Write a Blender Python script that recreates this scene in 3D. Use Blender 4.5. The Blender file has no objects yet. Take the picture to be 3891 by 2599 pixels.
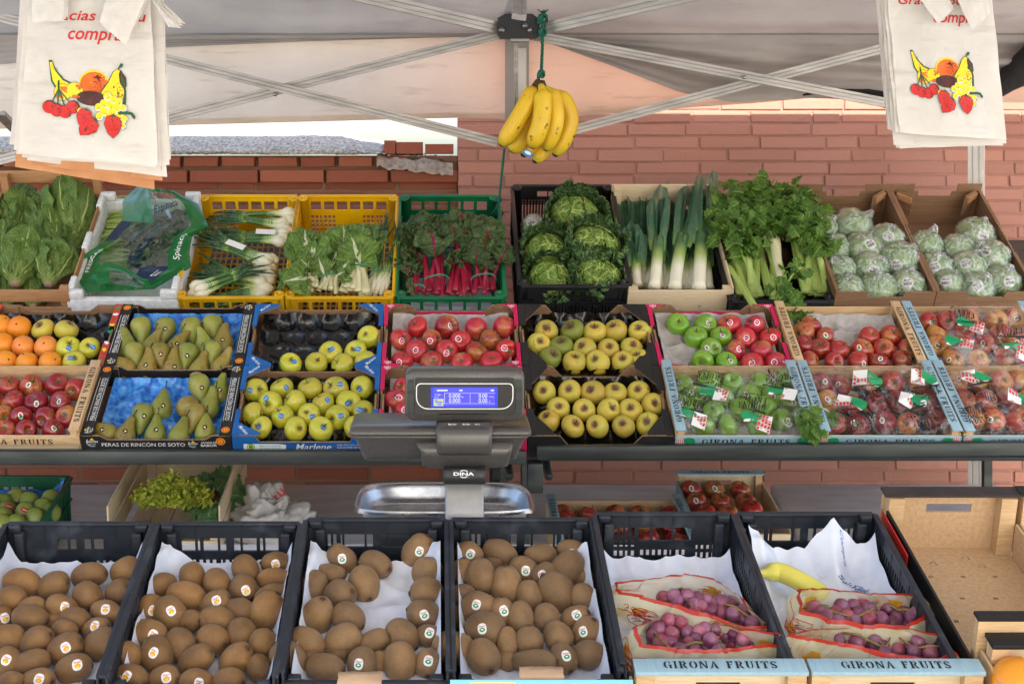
import bpy, bmesh, math, random
from mathutils import Vector, Matrix, Euler, noise
from mathutils.bvhtree import BVHTree
from mathutils import geometry
R = math.radians
sc = bpy.context.scene
rnd = random.Random(7)

# ---------------------------------------------------------------- camera, sky, sun, exposure
cam_d = bpy.data.cameras.new('camera'); cam = bpy.data.objects.new('camera', cam_d)
sc.collection.objects.link(cam); sc.camera = cam
EYE = 1.7
cam.location = (0, 0, EYE); cam.rotation_euler = (R(90), 0, 0)
cam_d.sensor_width = 36; cam_d.lens = 50; cam_d.clip_start = .05; cam_d.clip_end = 5000
cam_d.shift_x = .0739; cam_d.shift_y = -.185
SUN_EL, SUN_AZ = 37.5, 12         # azimuth: degrees the sun stands to the right of straight behind the camera
w = bpy.data.worlds.new('World'); sc.world = w; w.use_nodes = True
wt = w.node_tree; bg = wt.nodes['Background']
sky = wt.nodes.new('ShaderNodeTexSky'); sky.sky_type = 'NISHITA'; sky.sun_disc = False
sky.sun_elevation = R(SUN_EL); sky.sun_rotation = R(180 - SUN_AZ); sky.air_density = 1.0; sky.dust_density = 2.0; sky.ozone_density = 1.
wt.links.new(sky.outputs[0], bg.inputs[0]); bg.inputs[1].default_value = .15
sl = bpy.data.lights.new('sun', 'SUN'); sl.energy = 4.5; sl.angle = R(.5); sl.color = (1, .93, .82)
so = bpy.data.objects.new('sun', sl); sc.collection.objects.link(so)
sdir = Vector((math.sin(R(SUN_AZ)) * math.cos(R(SUN_EL)), -math.cos(R(SUN_AZ)) * math.cos(R(SUN_EL)), math.sin(R(SUN_EL))))
so.rotation_euler = sdir.to_track_quat('Z', 'Y').to_euler(); so.location = (3, -6, 8)
sc.view_settings.view_transform = 'Standard'; sc.view_settings.look = 'None'
sc.view_settings.exposure = 1.6; sc.view_settings.gamma = 1

# ---------------------------------------------------------------- measuring: the photo is taken at 50 mm from 1.7 m
F, CX, CY = 3260., 1000., 350.
CAM = Vector((0, 0, EYE))
def wp(px, py, Y): return Vector(((px - CX) / F * Y, Y, EYE - (py - CY) / F * Y))
class Plane:
    def __init__(s, Y, Z, deg):
        s.o = Vector((0, Y, Z)); t = s.t = R(deg)
        s.v = Vector((0, math.cos(t), math.sin(t))); s.n = Vector((0, -math.sin(t), math.cos(t)))
        s.rot = Matrix.Rotation(t, 4, 'X')
    def hit(s, px, py, w=0):
        d = Vector(((px - CX) / F, 1, -(py - CY) / F))
        return CAM + d * ((s.o + s.n * w - CAM).dot(s.n) / d.dot(s.n))
    def loc(s, px, py, w=0):
        p = s.hit(px, py, w); return Vector((p.x, (p - s.o).dot(s.v), w))
    def M(s, a=0, b=0, w=0): return Matrix.Translation(s.o + Vector((a, 0, 0)) + s.v * b + s.n * w) @ s.rot
TP = Plane(4.60, 1.213, 33)     # rims of the back row of crates
MP = Plane(3.88, .920, 30.5)    # rims of the fruit boxes on the middle shelf
FP = Plane(2.442, .802, 17)     # rims of the black crates in front
LP = Plane(4.70, .607, 9.5)     # the low grey table top
# picture regions the measurements were read in: offset and scale
ZR = {'R1': (0, 687.6, .2569), 'R2': (542.9, 687.6, .2954), 'R3': (1176.2, 687.6, .2569), 'R4': (1628.6, 687.6, .306),
      'B1': (0, 1025.4, .3458), 'B2': (603.2, 1025.4, .3459), 'B3': (1266.7, 1025.4, .3459), 'B4': (1683.5, 1025.4, .3458),
      'T1': (0, 386, .2569), 'T2': (573, 386, .2569), 'T3': (1146, 386, .2569), 'T4': (1628.6, 386, .306),
      'A1': (0, 0, .501), 'A2': (1115.9, 0, .5243)}
def Z(r, x, y): o = ZR[r]; return o[0] + x * o[2], o[1] + y * o[2]

# ---------------------------------------------------------------- mesh helpers
class MB:
    def __init__(s): s.v = []; s.f = []; s.m = []; s.s = []; s.u = []
    def add(s, vs, fs, m=0, sm=False, M=None, uv=None):
        n = len(s.v)
        for i, p in enumerate(vs):
            p = Vector(p)
            s.v.append(M @ p if M else p); s.u.append(uv[i] if uv else (0, 0))
        for i, f in enumerate(fs):
            s.f.append(tuple(n + k for k in f)); s.m.append(m[i] if isinstance(m, list) else m); s.s.append(sm)
        return s
    def box(s, x0, x1, y0, y1, z0, z1, m=0, M=None, bev=0):
        if bev <= 0:
            vs = [(x, y, z) for z in (z0, z1) for y in (y0, y1) for x in (x0, x1)]
            return s.add(vs, [(0, 2, 3, 1), (4, 5, 7, 6), (0, 1, 5, 4), (2, 6, 7, 3), (0, 4, 6, 2), (1, 3, 7, 5)], m, False, M)
        bm = bmesh.new(); bmesh.ops.create_cube(bm, size=1)
        for v in bm.verts: v.co = Vector(((x0 + x1) / 2 + v.co.x * (x1 - x0), (y0 + y1) / 2 + v.co.y * (y1 - y0), (z0 + z1) / 2 + v.co.z * (z1 - z0)))
        bmesh.ops.bevel(bm, geom=bm.edges[:], offset=bev, segments=2, profile=.5, affect='EDGES')
        bm.verts.index_update()
        s.add([v.co.copy() for v in bm.verts], [[v.index for v in f.verts] for f in bm.faces], m, True, M); bm.free(); return s
    def prism(s, poly, c0, c1, m=(0, 0, 0), M=None):
        n = len(poly); A = sum(poly[i][0] * poly[(i + 1) % n][1] - poly[(i + 1) % n][0] * poly[i][1] for i in range(n))
        if A < 0: poly = poly[::-1]
        if isinstance(m, int): m = (m, m, m)
        vs = [(a, b, c0) for a, b in poly] + [(a, b, c1) for a, b in poly]
        fs = [tuple(range(n - 1, -1, -1)), tuple(range(n, 2 * n))] + [(i, (i + 1) % n, n + (i + 1) % n, n + i) for i in range(n)]
        return s.add(vs, fs, [m[0], m[1]] + [m[2]] * n, False, M)
    def tube(s, pts, r, k=8, m=0, M=None, cap=True, flat=1., up=None):
        pts = [Vector(p) for p in pts]; n = len(pts)
        rs = r if isinstance(r, (list, tuple)) else [r] * n
        vs = []; fs = []; uv = []; prev = up
        for i, p in enumerate(pts):
            t = (pts[min(i + 1, n - 1)] - pts[max(i - 1, 0)]).normalized()
            if prev is None: prev = Vector((0, 0, 1)) if abs(t.z) < .9 else Vector((1, 0, 0))
            b = t.cross(prev)
            b = b.normalized() if b.length > 1e-6 else t.orthogonal().normalized()
            nn = b.cross(t).normalized(); prev = nn
            for j in range(k):
                a = 2 * math.pi * j / k
                vs.append(p + b * math.cos(a) * rs[i] + nn * math.sin(a) * rs[i] * flat); uv.append((j / k, i / (n - 1)))
        for i in range(n - 1):
            for j in range(k): fs.append((i * k + j, i * k + (j + 1) % k, (i + 1) * k + (j + 1) % k, (i + 1) * k + j))
        if cap: fs += [tuple(range(k - 1, -1, -1)), tuple((n - 1) * k + j for j in range(k))]
        return s.add(vs, fs, m, True, M, uv)
    def lathe(s, prof, k=20, m=0, M=None, fn=None):
        vs = []; fs = []; uv = []; n = len(prof)
        for i, (r, z) in enumerate(prof):
            for j in range(k):
                a = 2 * math.pi * j / k; p = Vector((r * math.cos(a), r * math.sin(a), z))
                vs.append(fn(p, a, i / (n - 1)) if fn else p); uv.append((j / k, i / (n - 1)))
        for i in range(n - 1):
            for j in range(k): fs.append((i * k + j, (i + 1) * k + j, (i + 1) * k + (j + 1) % k, i * k + (j + 1) % k))
        fs = [f[::-1] for f in fs] if prof[0][1] < prof[-1][1] else fs
        return s.add(vs, fs, m, True, M, uv)
    def grid(s, fn, nu, nv, m=0, M=None, sm=True, mf=None):
        vs = []; uv = []; fs = []; ms = []
        for j in range(nv + 1):
            for i in range(nu + 1): vs.append(fn(i / nu, j / nv)); uv.append((i / nu, j / nv))
        for j in range(nv):
            for i in range(nu):
                fs.append((j * (nu + 1) + i, j * (nu + 1) + i + 1, (j + 1) * (nu + 1) + i + 1, (j + 1) * (nu + 1) + i))
                ms.append(mf((i + .5) / nu, (j + .5) / nv) if mf else m)
        return s.add(vs, fs, ms, sm, M, uv)
    def holes(s, W, H, hs, t, M=None, m=0, fn=None):
        """a panel W x H, t thick (along +z of M) with rectangular holes [(x0,x1,y0,y1)]"""
        xs = sorted({0, W, *[v for h in hs for v in h[:2]]}); ys = sorted({0, H, *[v for h in hs for v in h[2:]]})
        xs = [x for x in xs if 0 <= x <= W]; ys = [y for y in ys if 0 <= y <= H]
        def full(i, j):
            if i < 0 or j < 0 or i >= len(xs) - 1 or j >= len(ys) - 1: return False
            x, y = (xs[i] + xs[i + 1]) / 2, (ys[j] + ys[j + 1]) / 2
            return not any(h[0] < x < h[1] and h[2] < y < h[3] for h in hs)
        idx = {}; vs = []; fs = []
        def V(i, j, k):
            if (i, j, k) not in idx:
                idx[(i, j, k)] = len(vs); p = Vector((xs[i], ys[j], t * k)); vs.append(fn(p) if fn else p)
            return idx[(i, j, k)]
        for i in range(len(xs) - 1):
            for j in range(len(ys) - 1):
                if not full(i, j): continue
                fs.append((V(i, j, 1), V(i + 1, j, 1), V(i + 1, j + 1, 1), V(i, j + 1, 1)))
                fs.append((V(i, j, 0), V(i, j + 1, 0), V(i + 1, j + 1, 0), V(i + 1, j, 0)))
                if not full(i - 1, j): fs.append((V(i, j, 0), V(i, j, 1), V(i, j + 1, 1), V(i, j + 1, 0)))
                if not full(i + 1, j): fs.append((V(i + 1, j, 0), V(i + 1, j + 1, 0), V(i + 1, j + 1, 1), V(i + 1, j, 1)))
                if not full(i, j - 1): fs.append((V(i, j, 0), V(i + 1, j, 0), V(i + 1, j, 1), V(i, j, 1)))
                if not full(i, j + 1): fs.append((V(i, j + 1, 0), V(i, j + 1, 1), V(i + 1, j + 1, 1), V(i + 1, j + 1, 0)))
        return s.add(vs, fs, m, False, M)
    def mesh(s, name, mats):
        me = bpy.data.meshes.new(name); me.from_pydata([tuple(p) for p in s.v], [], s.f)
        for m in (mats if isinstance(mats, (list, tuple)) else [mats]): me.materials.append(m)
        me.polygons.foreach_set('material_index', s.m); me.polygons.foreach_set('use_smooth', s.s)
        ul = me.uv_layers.new(name='UVMap'); lv = [0] * len(me.loops); me.loops.foreach_get('vertex_index', lv)
        ul.data.foreach_set('uv', [c for i in lv for c in s.u[i]]); me.update(); return me

def link(name, me, parent=None, M=None):
    o = bpy.data.objects.new(name, me); sc.collection.objects.link(o)
    if parent: o.parent = parent
    if M is not None: o.matrix_local = M
    return o
def obj(name, mb, mats, parent=None, M=None): return link(name, mb.mesh(name, mats), parent, M)
def tag(o, label, cat, group=None):
    o['label'] = label; o['category'] = cat
    if group: o['group'] = group
    return o
def empty(name, label, cat, M=None, group=None):
    o = link(name, None, None, M); o.empty_display_size = .05; return tag(o, label, cat, group)
def struct(o): o['kind'] = 'structure'; return o
def stuff(o): o['kind'] = 'stuff'; return o
TR = Matrix.Translation
def fr(o, x, y, z=None):
    """a frame: origin o, x axis, y axis"""
    x = Vector(x).normalized(); y = Vector(y); z = x.cross(y).normalized(); y = z.cross(x)
    m = Matrix((x, y, z)).transposed().to_4x4(); m.translation = Vector(o); return m
ORD = ['first', 'second', 'third', 'fourth', 'fifth', 'sixth', 'seventh', 'eighth', 'ninth', 'tenth', 'eleventh', 'twelfth',
       'thirteenth', 'fourteenth', 'fifteenth', 'sixteenth', 'seventeenth', 'eighteenth', 'nineteenth', 'twentieth']
_tx = {}
def text2d(body, bold=0., shear=0.):
    k = (body, bold, shear)
    if k not in _tx:
        c = bpy.data.curves.new('lettering', 'FONT'); c.body = body; c.offset = bold; c.shear = shear; c.resolution_u = 3
        c.align_x = 'CENTER'; c.align_y = 'CENTER'
        o = bpy.data.objects.new('lettering', c); sc.collection.objects.link(o)
        me = o.evaluated_get(bpy.context.evaluated_depsgraph_get()).to_mesh()
        vs = [v.co.xy.copy() for v in me.vertices]; fs = [tuple(p.vertices) for p in me.polygons]
        bpy.data.objects.remove(o); bpy.data.curves.remove(c)
        x0, x1 = min(v.x for v in vs), max(v.x for v in vs); y0, y1 = min(v.y for v in vs), max(v.y for v in vs)
        _tx[k] = ([((v.x - (x0 + x1) / 2) / (x1 - x0), (v.y - (y0 + y1) / 2) / (y1 - y0)) for v in vs], fs, (x1 - x0) / (y1 - y0))
    return _tx[k]
def put_text(mb, body, M, w=None, h=None, m=0, bold=0., shear=0., fn=None, c=0):
    vs, fs, asp = text2d(body, bold, shear)
    if w is None: w = h * asp
    if h is None: h = w / asp
    f = fn or (lambda a, b: Vector((a, b, c)))
    mb.add([f(x * w, y * h) for x, y in vs], fs, m, False, M)
# a slab-serif stencil alphabet for the wooden crates
def _arc(cx, cy, rx, ry, w, a0, a1, n=8):
    o = []; i = []
    for k in range(n + 1):
        a = R(a0 + (a1 - a0) * k / n); o.append((cx + rx * math.cos(a), cy + ry * math.sin(a))); i.append((cx + (rx - w) * math.cos(a), cy + (ry - w * .45) * math.sin(a)))
    return o + i[::-1]
def _r(x0, x1, y0, y1): return [(x0, y0), (x1, y0), (x1, y1), (x0, y1)]
def _st(x, w=.2): return [_r(x, x + w, 0, 1)]
STEN = {
 'I': (.36, [_r(.08, .28, .1, .9), _r(0, .36, 0, .1), _r(0, .36, .9, 1)]),
 'O': (.84, [_arc(.40, .5, .40, .5, .22, 100, 260), _arc(.44, .5, .40, .5, .22, -80, 80)]),
 'G': (.84, [_arc(.40, .5, .40, .5, .22, 100, 260), _arc(.44, .5, .36, .5, .16, 25, 80), _r(.58, .8, 0, .42), _r(.48, .88, .42, .5)]),
 'R': (.86, [_r(.08, .3, .1, .9), _r(0, .38, 0, .1), _r(0, .3, .9, 1), _arc(.36, .73, .4, .27, .22, -85, 85), [(.36, .44), (.54, .46), (.86, .0), (.62, 0)]]),
 'N': (.88, [_r(.06, .18, .1, .9), _r(0, .26, 0, .1), [(.05, 1), (.28, 1), (.82, 0), (.62, 0)], _r(.7, .82, .1, 1), _r(.62, .9, .9, 1)]),
 'A': (.9, [[(.05, 0), (.17, 0), (.45, .8), (.4, 1)], [(.44, 1), (.52, 1), (.86, 0), (.6, 0)], _r(.24, .5, .28, .36), _r(0, .26, 0, .08), _r(.54, .9, 0, .08)]),
 'F': (.7, [_r(.08, .3, .1, .9), _r(0, .38, 0, .1), _r(0, .3, .9, 1), [(.36, .9), (.66, .72), (.68, 1), (.36, 1)], _r(.36, .56, .46, .56)]),
 'U': (.86, [_r(.08, .3, .3, .9), _r(0, .38, .9, 1), _arc(.42, .32, .34, .32, .2, 180, 262), _arc(.46, .32, .3, .32, .12, 278, 360), _r(.64, .76, .32, .9), _r(.56, .84, .9, 1)]),
 'T': (.78, [_r(.28, .5, .1, .86), _r(.18, .6, 0, .1), [(0, 1), (.35, 1), (.35, .9), (.12, .88), (.04, .68), (0, .68)], [(.43, 1), (.78, 1), (.78, .68), (.74, .68), (.66, .88), (.43, .9)]]),
 'S': (.66, [_arc(.33, .73, .33, .27, .2, 20, 170), [(0, .72), (.22, .72), (.64, .32), (.64, .24), (.44, .26), (0, .6)], _arc(.31, .27, .33, .27, .2, 200, 350), _r(.56, .62, .68, .95), _r(.02, .08, .05, .32)]),
 ' ': (.45, [])}
def stencil(mb, body, M, w, h, m=0, fn=None):
    tot = sum(STEN[c][0] + .2 for c in body) - .2; x = 0
    for c in body:
        a, ps = STEN[c]
        for p in ps:
            tri = geometry.tessellate_polygon([[Vector((q[0], q[1], 0)) for q in p]])
            pts = [((x + q[0]) / tot * w - w / 2, q[1] * h - h / 2) for q in p]
            tri = [t if sum(pts[t[i]][0] * pts[t[(i + 1) % 3]][1] - pts[t[(i + 1) % 3]][0] * pts[t[i]][1] for i in range(3)) > 0 else t[::-1] for t in tri]
            mb.add([fn(*q) if fn else (q[0], q[1], 0) for q in pts], tri, m, False, M)
        x += a + .2
def blob(n, rx, ry, cx=0, cy=0, rot=0, wob=0, seed=0):
    o = []
    for k in range(n):
        a = 2 * math.pi * k / n; q = 1 + wob * math.sin(a * 3 + seed) + wob * .6 * math.sin(a * 5 + seed * 2)
        x, y = rx * q * math.cos(a), ry * q * math.sin(a)
        o.append((cx + x * math.cos(rot) - y * math.sin(rot), cy + x * math.sin(rot) + y * math.cos(rot)))
    return o
def poly2d(mb, poly, m, fn, M=None, sub=0):
    tri = geometry.tessellate_polygon([[Vector((q[0], q[1], 0)) for q in poly]])
    if not sub: mb.add([fn(*q) for q in poly], tri, m, False, M); return
    st = [[Vector(poly[k][:2]) for k in t] for t in tri]; vs = []; fs = []
    while st:
        t = st.pop(); L = [(t[i] - t[(i + 1) % 3]).length for i in range(3)]; k = L.index(max(L))
        if L[k] > sub:
            c = (t[k] + t[(k + 1) % 3]) / 2; st.append([t[k], c, t[(k + 2) % 3]]); st.append([c, t[(k + 1) % 3], t[(k + 2) % 3]])
        else: fs.append((len(vs), len(vs) + 1, len(vs) + 2)); vs += [fn(p.x, p.y) for p in t]
    mb.add(vs, fs, m, False, M)
# ---------------------------------------------------------------- materials
def lin(r, g, b):
    f = lambda c: (c / 255 / 12.92) if c / 255 <= .04045 else ((c / 255 + .055) / 1.055) ** 2.4
    return (f(r), f(g), f(b), 1)
class NT:
    def __init__(s, name):
        s.m = bpy.data.materials.new(name); s.m.use_nodes = True; s.t = s.m.node_tree
        s.b = s.t.nodes['Principled BSDF']; s.out = s.t.nodes['Material Output']
    def n(s, typ, **kw):
        nd = s.t.nodes.new('ShaderNode' + typ)
        for k, v in kw.items():
            if k[0] == 'i' and k[1:].isdigit(): s.set(nd.inputs[int(k[1:])], v)
            elif k in nd.inputs: s.set(nd.inputs[k], v)
            elif k.replace('_', ' ') in nd.inputs: s.set(nd.inputs[k.replace('_', ' ')], v)
            else: setattr(nd, k, v)
        return nd
    def set(s, inp, v):
        if isinstance(v, bpy.types.NodeSocket): s.t.links.new(v, inp)
        elif isinstance(v, bpy.types.Node): s.t.links.new(v.outputs[0], inp)
        else: inp.default_value = v
    def tc(s, out='Object'): return s.n('TexCoord').outputs[out]
    def map(s, vec, sc_=(1, 1, 1), loc=(0, 0, 0)): return s.n('Mapping', Vector=vec, Scale=sc_, Location=loc).outputs[0]
    def noise(s, vec, scale, detail=4, rough=.5, dist=0):
        return s.n('TexNoise', Vector=vec, Scale=scale, Detail=detail, Roughness=rough, Distortion=dist).outputs[0]
    def ramp(s, f, stops):
        nd = s.n('ValToRGB', Fac=f); e = nd.color_ramp.elements
        while len(e) < len(stops): e.new(.5)
        for i, (p, c) in enumerate(stops): e[i].position = p; e[i].color = c if len(c) == 4 else (*c, 1)
        return nd.outputs[0]
    def fr(s, f, a, b): return s.n('MapRange', i0=f, i1=a, i2=b).outputs[0]
    def mix(s, f, a, b):
        nd = s.n('Mix', data_type='RGBA'); s.set(nd.inputs[0], f); s.set(nd.inputs[6], a); s.set(nd.inputs[7], b); return nd.outputs[2]
    def math(s, op, a, b=0.): return s.n('Math', operation=op, i0=a, i1=b).outputs[0]
    def rand(s): return s.n('ObjectInfo').outputs['Random']
    def bump(s, h, strength=.3, dist=.002):
        s.set(s.b.inputs['Normal'], s.n('Bump', Height=h, Strength=strength, Distance=dist).outputs[0])
    def done(s, col=None, rough=.5, metal=0., coat=0., spec=.5, sheen=0., sss=0.):
        if col is not None: s.set(s.b.inputs['Base Color'], col)
        s.set(s.b.inputs['Roughness'], rough); s.set(s.b.inputs['Metallic'], metal); s.set(s.b.inputs['Coat Weight'], coat)
        s.set(s.b.inputs['Coat Roughness'], .12); s.set(s.b.inputs['Specular IOR Level'], spec); s.set(s.b.inputs['Sheen Weight'], sheen)
        if sss: s.set(s.b.inputs['Subsurface Weight'], sss); s.set(s.b.inputs['Subsurface Radius'], (.01, .008, .005)); s.set(s.b.inputs['Subsurface Scale'], 1.)
        return s.m
    def rvec(s, out='Object'):
        """object coordinates shifted by a per-object random amount"""
        v = s.n('VectorMath', operation='SCALE', i0=(13.1, 7.7, 5.3)); s.set(v.inputs['Scale'], s.rand())
        return s.n('VectorMath', operation='ADD', i0=s.tc(out), i1=v.outputs[0]).outputs[0]
def simple(name, c, c2=None, scale=30, rough=.5, bump=0., metal=0., st=(1, 1, 1), coat=0., spec=.5, lo=.35, hi=.65, bs=None, vary=0., sheen=0., detail=5, r2=None):
    t = NT(name); v = t.map(t.rvec(), st)
    col = c
    nz = t.noise(v, scale, detail)
    if c2: col = t.mix(t.fr(nz, lo, hi), c, c2)
    if vary:
        h = t.n('HueSaturation', Color=col); t.set(h.inputs['Value'], t.n('MapRange', i0=t.rand(), i3=1 - vary, i4=1 + vary).outputs[0]); col = h.outputs[0]
    if bump: t.bump(t.noise(v, bs or scale * 3, 4), bump)
    rg = t.n('MapRange', i0=nz, i1=.3, i2=.7, i3=rough, i4=r2).outputs[0] if r2 else rough
    return t.done(col, rg, metal, coat, spec, sheen)
M = {}
K = lin(14, 14, 16)
M['plastic_black'] = simple('black_plastic', lin(30, 36, 46), lin(70, 78, 90), 22, .42, .2, bs=60, r2=.6, lo=.52, hi=.85, detail=10)
M['plastic_black2'] = simple('black_crate_plastic', lin(18, 19, 21), lin(30, 31, 34), 10, .4, .1, bs=60, r2=.55)
M['yellow'] = simple('yellow_plastic', lin(236, 186, 0), lin(214, 160, 4), 9, .42, .08, bs=40)
M['green'] = simple('green_plastic', lin(8, 118, 72), lin(5, 96, 58), 9, .42, .08, bs=40)
M['green2'] = simple('dark_green_plastic', lin(10, 100, 66), lin(6, 78, 50), 9, .45)
M['foam'] = simple('white_foam', lin(232, 232, 232), lin(212, 213, 214), 60, .8, .5, bs=250)
M['paper'] = simple('white_paper', lin(222, 228, 242), lin(206, 212, 230), 18, .8, .35, bs=25)
M['newsprint'] = simple('paper_print', lin(40, 100, 170), None, rough=.8)
M['kraft'] = simple('brown_cardboard', lin(142, 108, 80), lin(124, 92, 66), 8, .85, .25, st=(1, 1, 25), bs=30)
M['kraft_l'] = simple('pale_cardboard', lin(178, 150, 122), lin(160, 130, 102), 10, .85, .15)
M['kraft_e'] = simple('cardboard_edge', lin(176, 146, 112), lin(96, 70, 48), 300, .9, .6)
M['bag_brown'] = simple('kraft_paper', lin(205, 150, 104), lin(186, 128, 84), 14, .8, .3)
M['blk_card'] = simple('black_printed_card', lin(22, 21, 22), lin(34, 32, 32), 15, .55, .12, bs=80)
M['blue_card'] = simple('blue_printed_card', lin(14, 104, 178), lin(10, 88, 160), 12, .5, .1)
M['pink_card'] = simple('pink_printed_card', lin(214, 22, 92), lin(192, 14, 76), 12, .5, .1)
M['red_card'] = simple('red_printed_card', lin(206, 76, 56), lin(170, 50, 40), 40, .55, .1)
M['white'] = simple('white_print', lin(240, 240, 238), None, rough=.6)
M['black'] = simple('black_print', lin(16, 16, 18), None, rough=.6)
M['orange_p'] = simple('orange_print', lin(244, 170, 24), None, rough=.5)
M['red_p'] = simple('red_print', lin(206, 34, 30), None, rough=.5)
M['green_p'] = simple('green_print', lin(10, 150, 92), None, rough=.5)
M['dkgreen_p'] = simple('dark_green_print', lin(18, 84, 50), None, rough=.5)
M['yellow_p'] = simple('yellow_print', lin(248, 214, 24), None, rough=.5)
M['ora2_p'] = simple('deep_orange_print', lin(232, 112, 20), lin(214, 84, 12), 40, .5)
M['blue_p'] = simple('blue_print', lin(36, 124, 196), None, rough=.5)
M['pink_p'] = simple('pink_print', lin(214, 40, 100), None, rough=.5)
M['brown_p'] = simple('dark_brown_print', lin(58, 22, 20), lin(90, 30, 30), 60, .5)
M['navy_p'] = simple('navy_print', lin(18, 40, 74), None, rough=.4)
def wood(name, c, c2, s=9):
    t = NT(name); v = t.map(t.rvec(), (1.2, 1.2, 1.2)); d = t.map(t.rvec(), (2, 26, 26))
    g = t.noise(d, s, 6, .6, .6)
    k = t.n('TexVoronoi', Vector=v, Scale=9.).outputs[0]
    col = t.mix(t.fr(g, .3, .72), c, c2); col = t.mix(t.fr(k, .09, .02), col, lin(120, 78, 44))
    t.bump(g, .25, .001); return t.done(col, .68)
M['wood'] = wood('pale_wood', lin(222, 190, 148), lin(190, 152, 108))
M['wood2'] = wood('aged_wood', lin(190, 142, 98), lin(150, 104, 66))
M['wood3'] = wood('white_wood', lin(226, 208, 176), lin(206, 182, 146))
def wood_y(name, c, c2):
    t = NT(name); d = t.map(t.rvec(), (26, 2, 26)); g = t.noise(d, 8, 6, .6, .6)
    t.bump(g, .2, .001); return t.done(t.mix(t.fr(g, .3, .72), c, c2), .65)
M['ply_blue'] = wood_y('pale_blue_painted_board', lin(158, 190, 204), lin(140, 174, 190))
M['wood_y'] = wood_y('pale_wood_lengthwise', lin(220, 188, 146), lin(188, 150, 106))
M['mdf'] = simple('hardboard', lin(206, 174, 136), lin(192, 158, 120), 120, .8, .3, bs=200)
M['brown_strip'] = simple('dusty_dark_strip', lin(60, 50, 48), lin(44, 38, 38), 30, .7, .2)
M['alu'] = simple('aluminium', lin(176, 172, 168), lin(150, 147, 144), 6, .42, .05, metal=.55, st=(1, 1, 8))
M['alu_w'] = simple('white_aluminium', lin(210, 206, 200), lin(192, 188, 182), 8, .4, .05, metal=.25)
M['steel'] = simple('brushed_steel', lin(176, 178, 182), lin(146, 148, 152), 5, .3, .08, metal=1, st=(1, 30, 30), r2=.42)
M['steel_pan'] = simple('pan_steel', lin(190, 190, 192), lin(160, 160, 164), 14, .22, .1, metal=1, bs=30, r2=.36)
M['shelf'] = simple('galvanised_bar', lin(72, 76, 74), lin(40, 46, 46), 5, .42, .15, metal=.6, st=(1, 6, 6), lo=.3, hi=.75)
M['table'] = simple('grey_table_top', lin(226, 228, 232), lin(204, 206, 212), 6, .55, .2, st=(1, 4, 4), bs=80)
M['concrete'] = simple('concrete', lin(206, 200, 190), lin(128, 124, 118), 90, .95, 1., bs=160, lo=.36, hi=.68)
M['mortar'] = simple('mortar', lin(170, 156, 140), lin(120, 104, 92), 40, .95, 1., bs=120)
M['asphalt'] = simple('pale_paving', (.42, .40, .36, 1), (.50, .48, .44, 1), 30, .9, .5, bs=120)
M['scale_body'] = simple('grey_metallic_plastic', lin(94, 91, 88), lin(84, 81, 79), 200, .36, .06, metal=.35, bs=500, coat=.2)
M['scale_dark'] = simple('dark_grey_plastic', lin(42, 42, 44), lin(50, 50, 52), 100, .45, .06)
M['silver'] = simple('silver_paint', lin(186, 184, 182), lin(176, 174, 172), 60, .36, .04, metal=.45)
M['gloss_black'] = simple('gloss_black_panel', lin(12, 12, 15), None, rough=.12)
M['rubber'] = simple('rubber_pad', lin(60, 60, 62), None, rough=.6)
def emis(name, c, s):
    t = NT(name); t.set(t.b.inputs['Emission Color'], c); t.set(t.b.inputs['Emission Strength'], s); return t.done(lin(10, 10, 20), .2)
M['lcd'] = emis('lcd_blue', lin(20, 60, 240), .40)
M['lcd2'] = emis('lcd_violet', lin(78, 74, 235), .40)
M['lcd_t'] = emis('lcd_text', lin(200, 205, 255), .45)
M['lcd_y'] = emis('lcd_yellow', lin(190, 200, 150), .40)
M['rope'] = simple('green_rope', lin(8, 110, 88), lin(6, 76, 62), 150, .7, .8, st=(1, 1, 1), bs=400)
M['tie'] = simple('green_rubber_band', lin(60, 150, 120), None, rough=.6)
M['blackcloth'] = simple('black_cloth', lin(28, 26, 26), lin(16, 15, 15), 60, .95, .8, bs=150)
def fabric(name, c, c2, transl, rough=.8):
    t = NT(name); v = t.tc(); n1 = t.noise(v, 3, 6); n2 = t.noise(t.map(v, (1, 1, 6)), 6, 5)
    col = t.mix(t.fr(n1, .35, .7), c, c2); col = t.mix(t.math('MULTIPLY', t.fr(n2, .6, .8), .35), col, lin(120, 100, 86))
    t.bump(t.noise(t.map(v, (1, 1, 3)), 12, 5), .5, .01); m = t.done(col, rough)
    tr = t.n('BsdfTranslucent', Color=col); mx = t.n('MixShader', i0=transl, i1=t.b.outputs[0], i2=tr.outputs[0])
    t.t.links.new(mx.outputs[0], t.out.inputs[0]); return m
M['roof'] = fabric('canopy_roof_cloth', lin(176, 172, 168), lin(156, 152, 150), .20)
M['valance'] = fabric('canopy_valance_cloth', lin(240, 226, 210), lin(226, 208, 190), .5)
M['bagplastic'] = fabric('white_bag_plastic', lin(238, 234, 228), lin(228, 224, 218), .25, .4)
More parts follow.
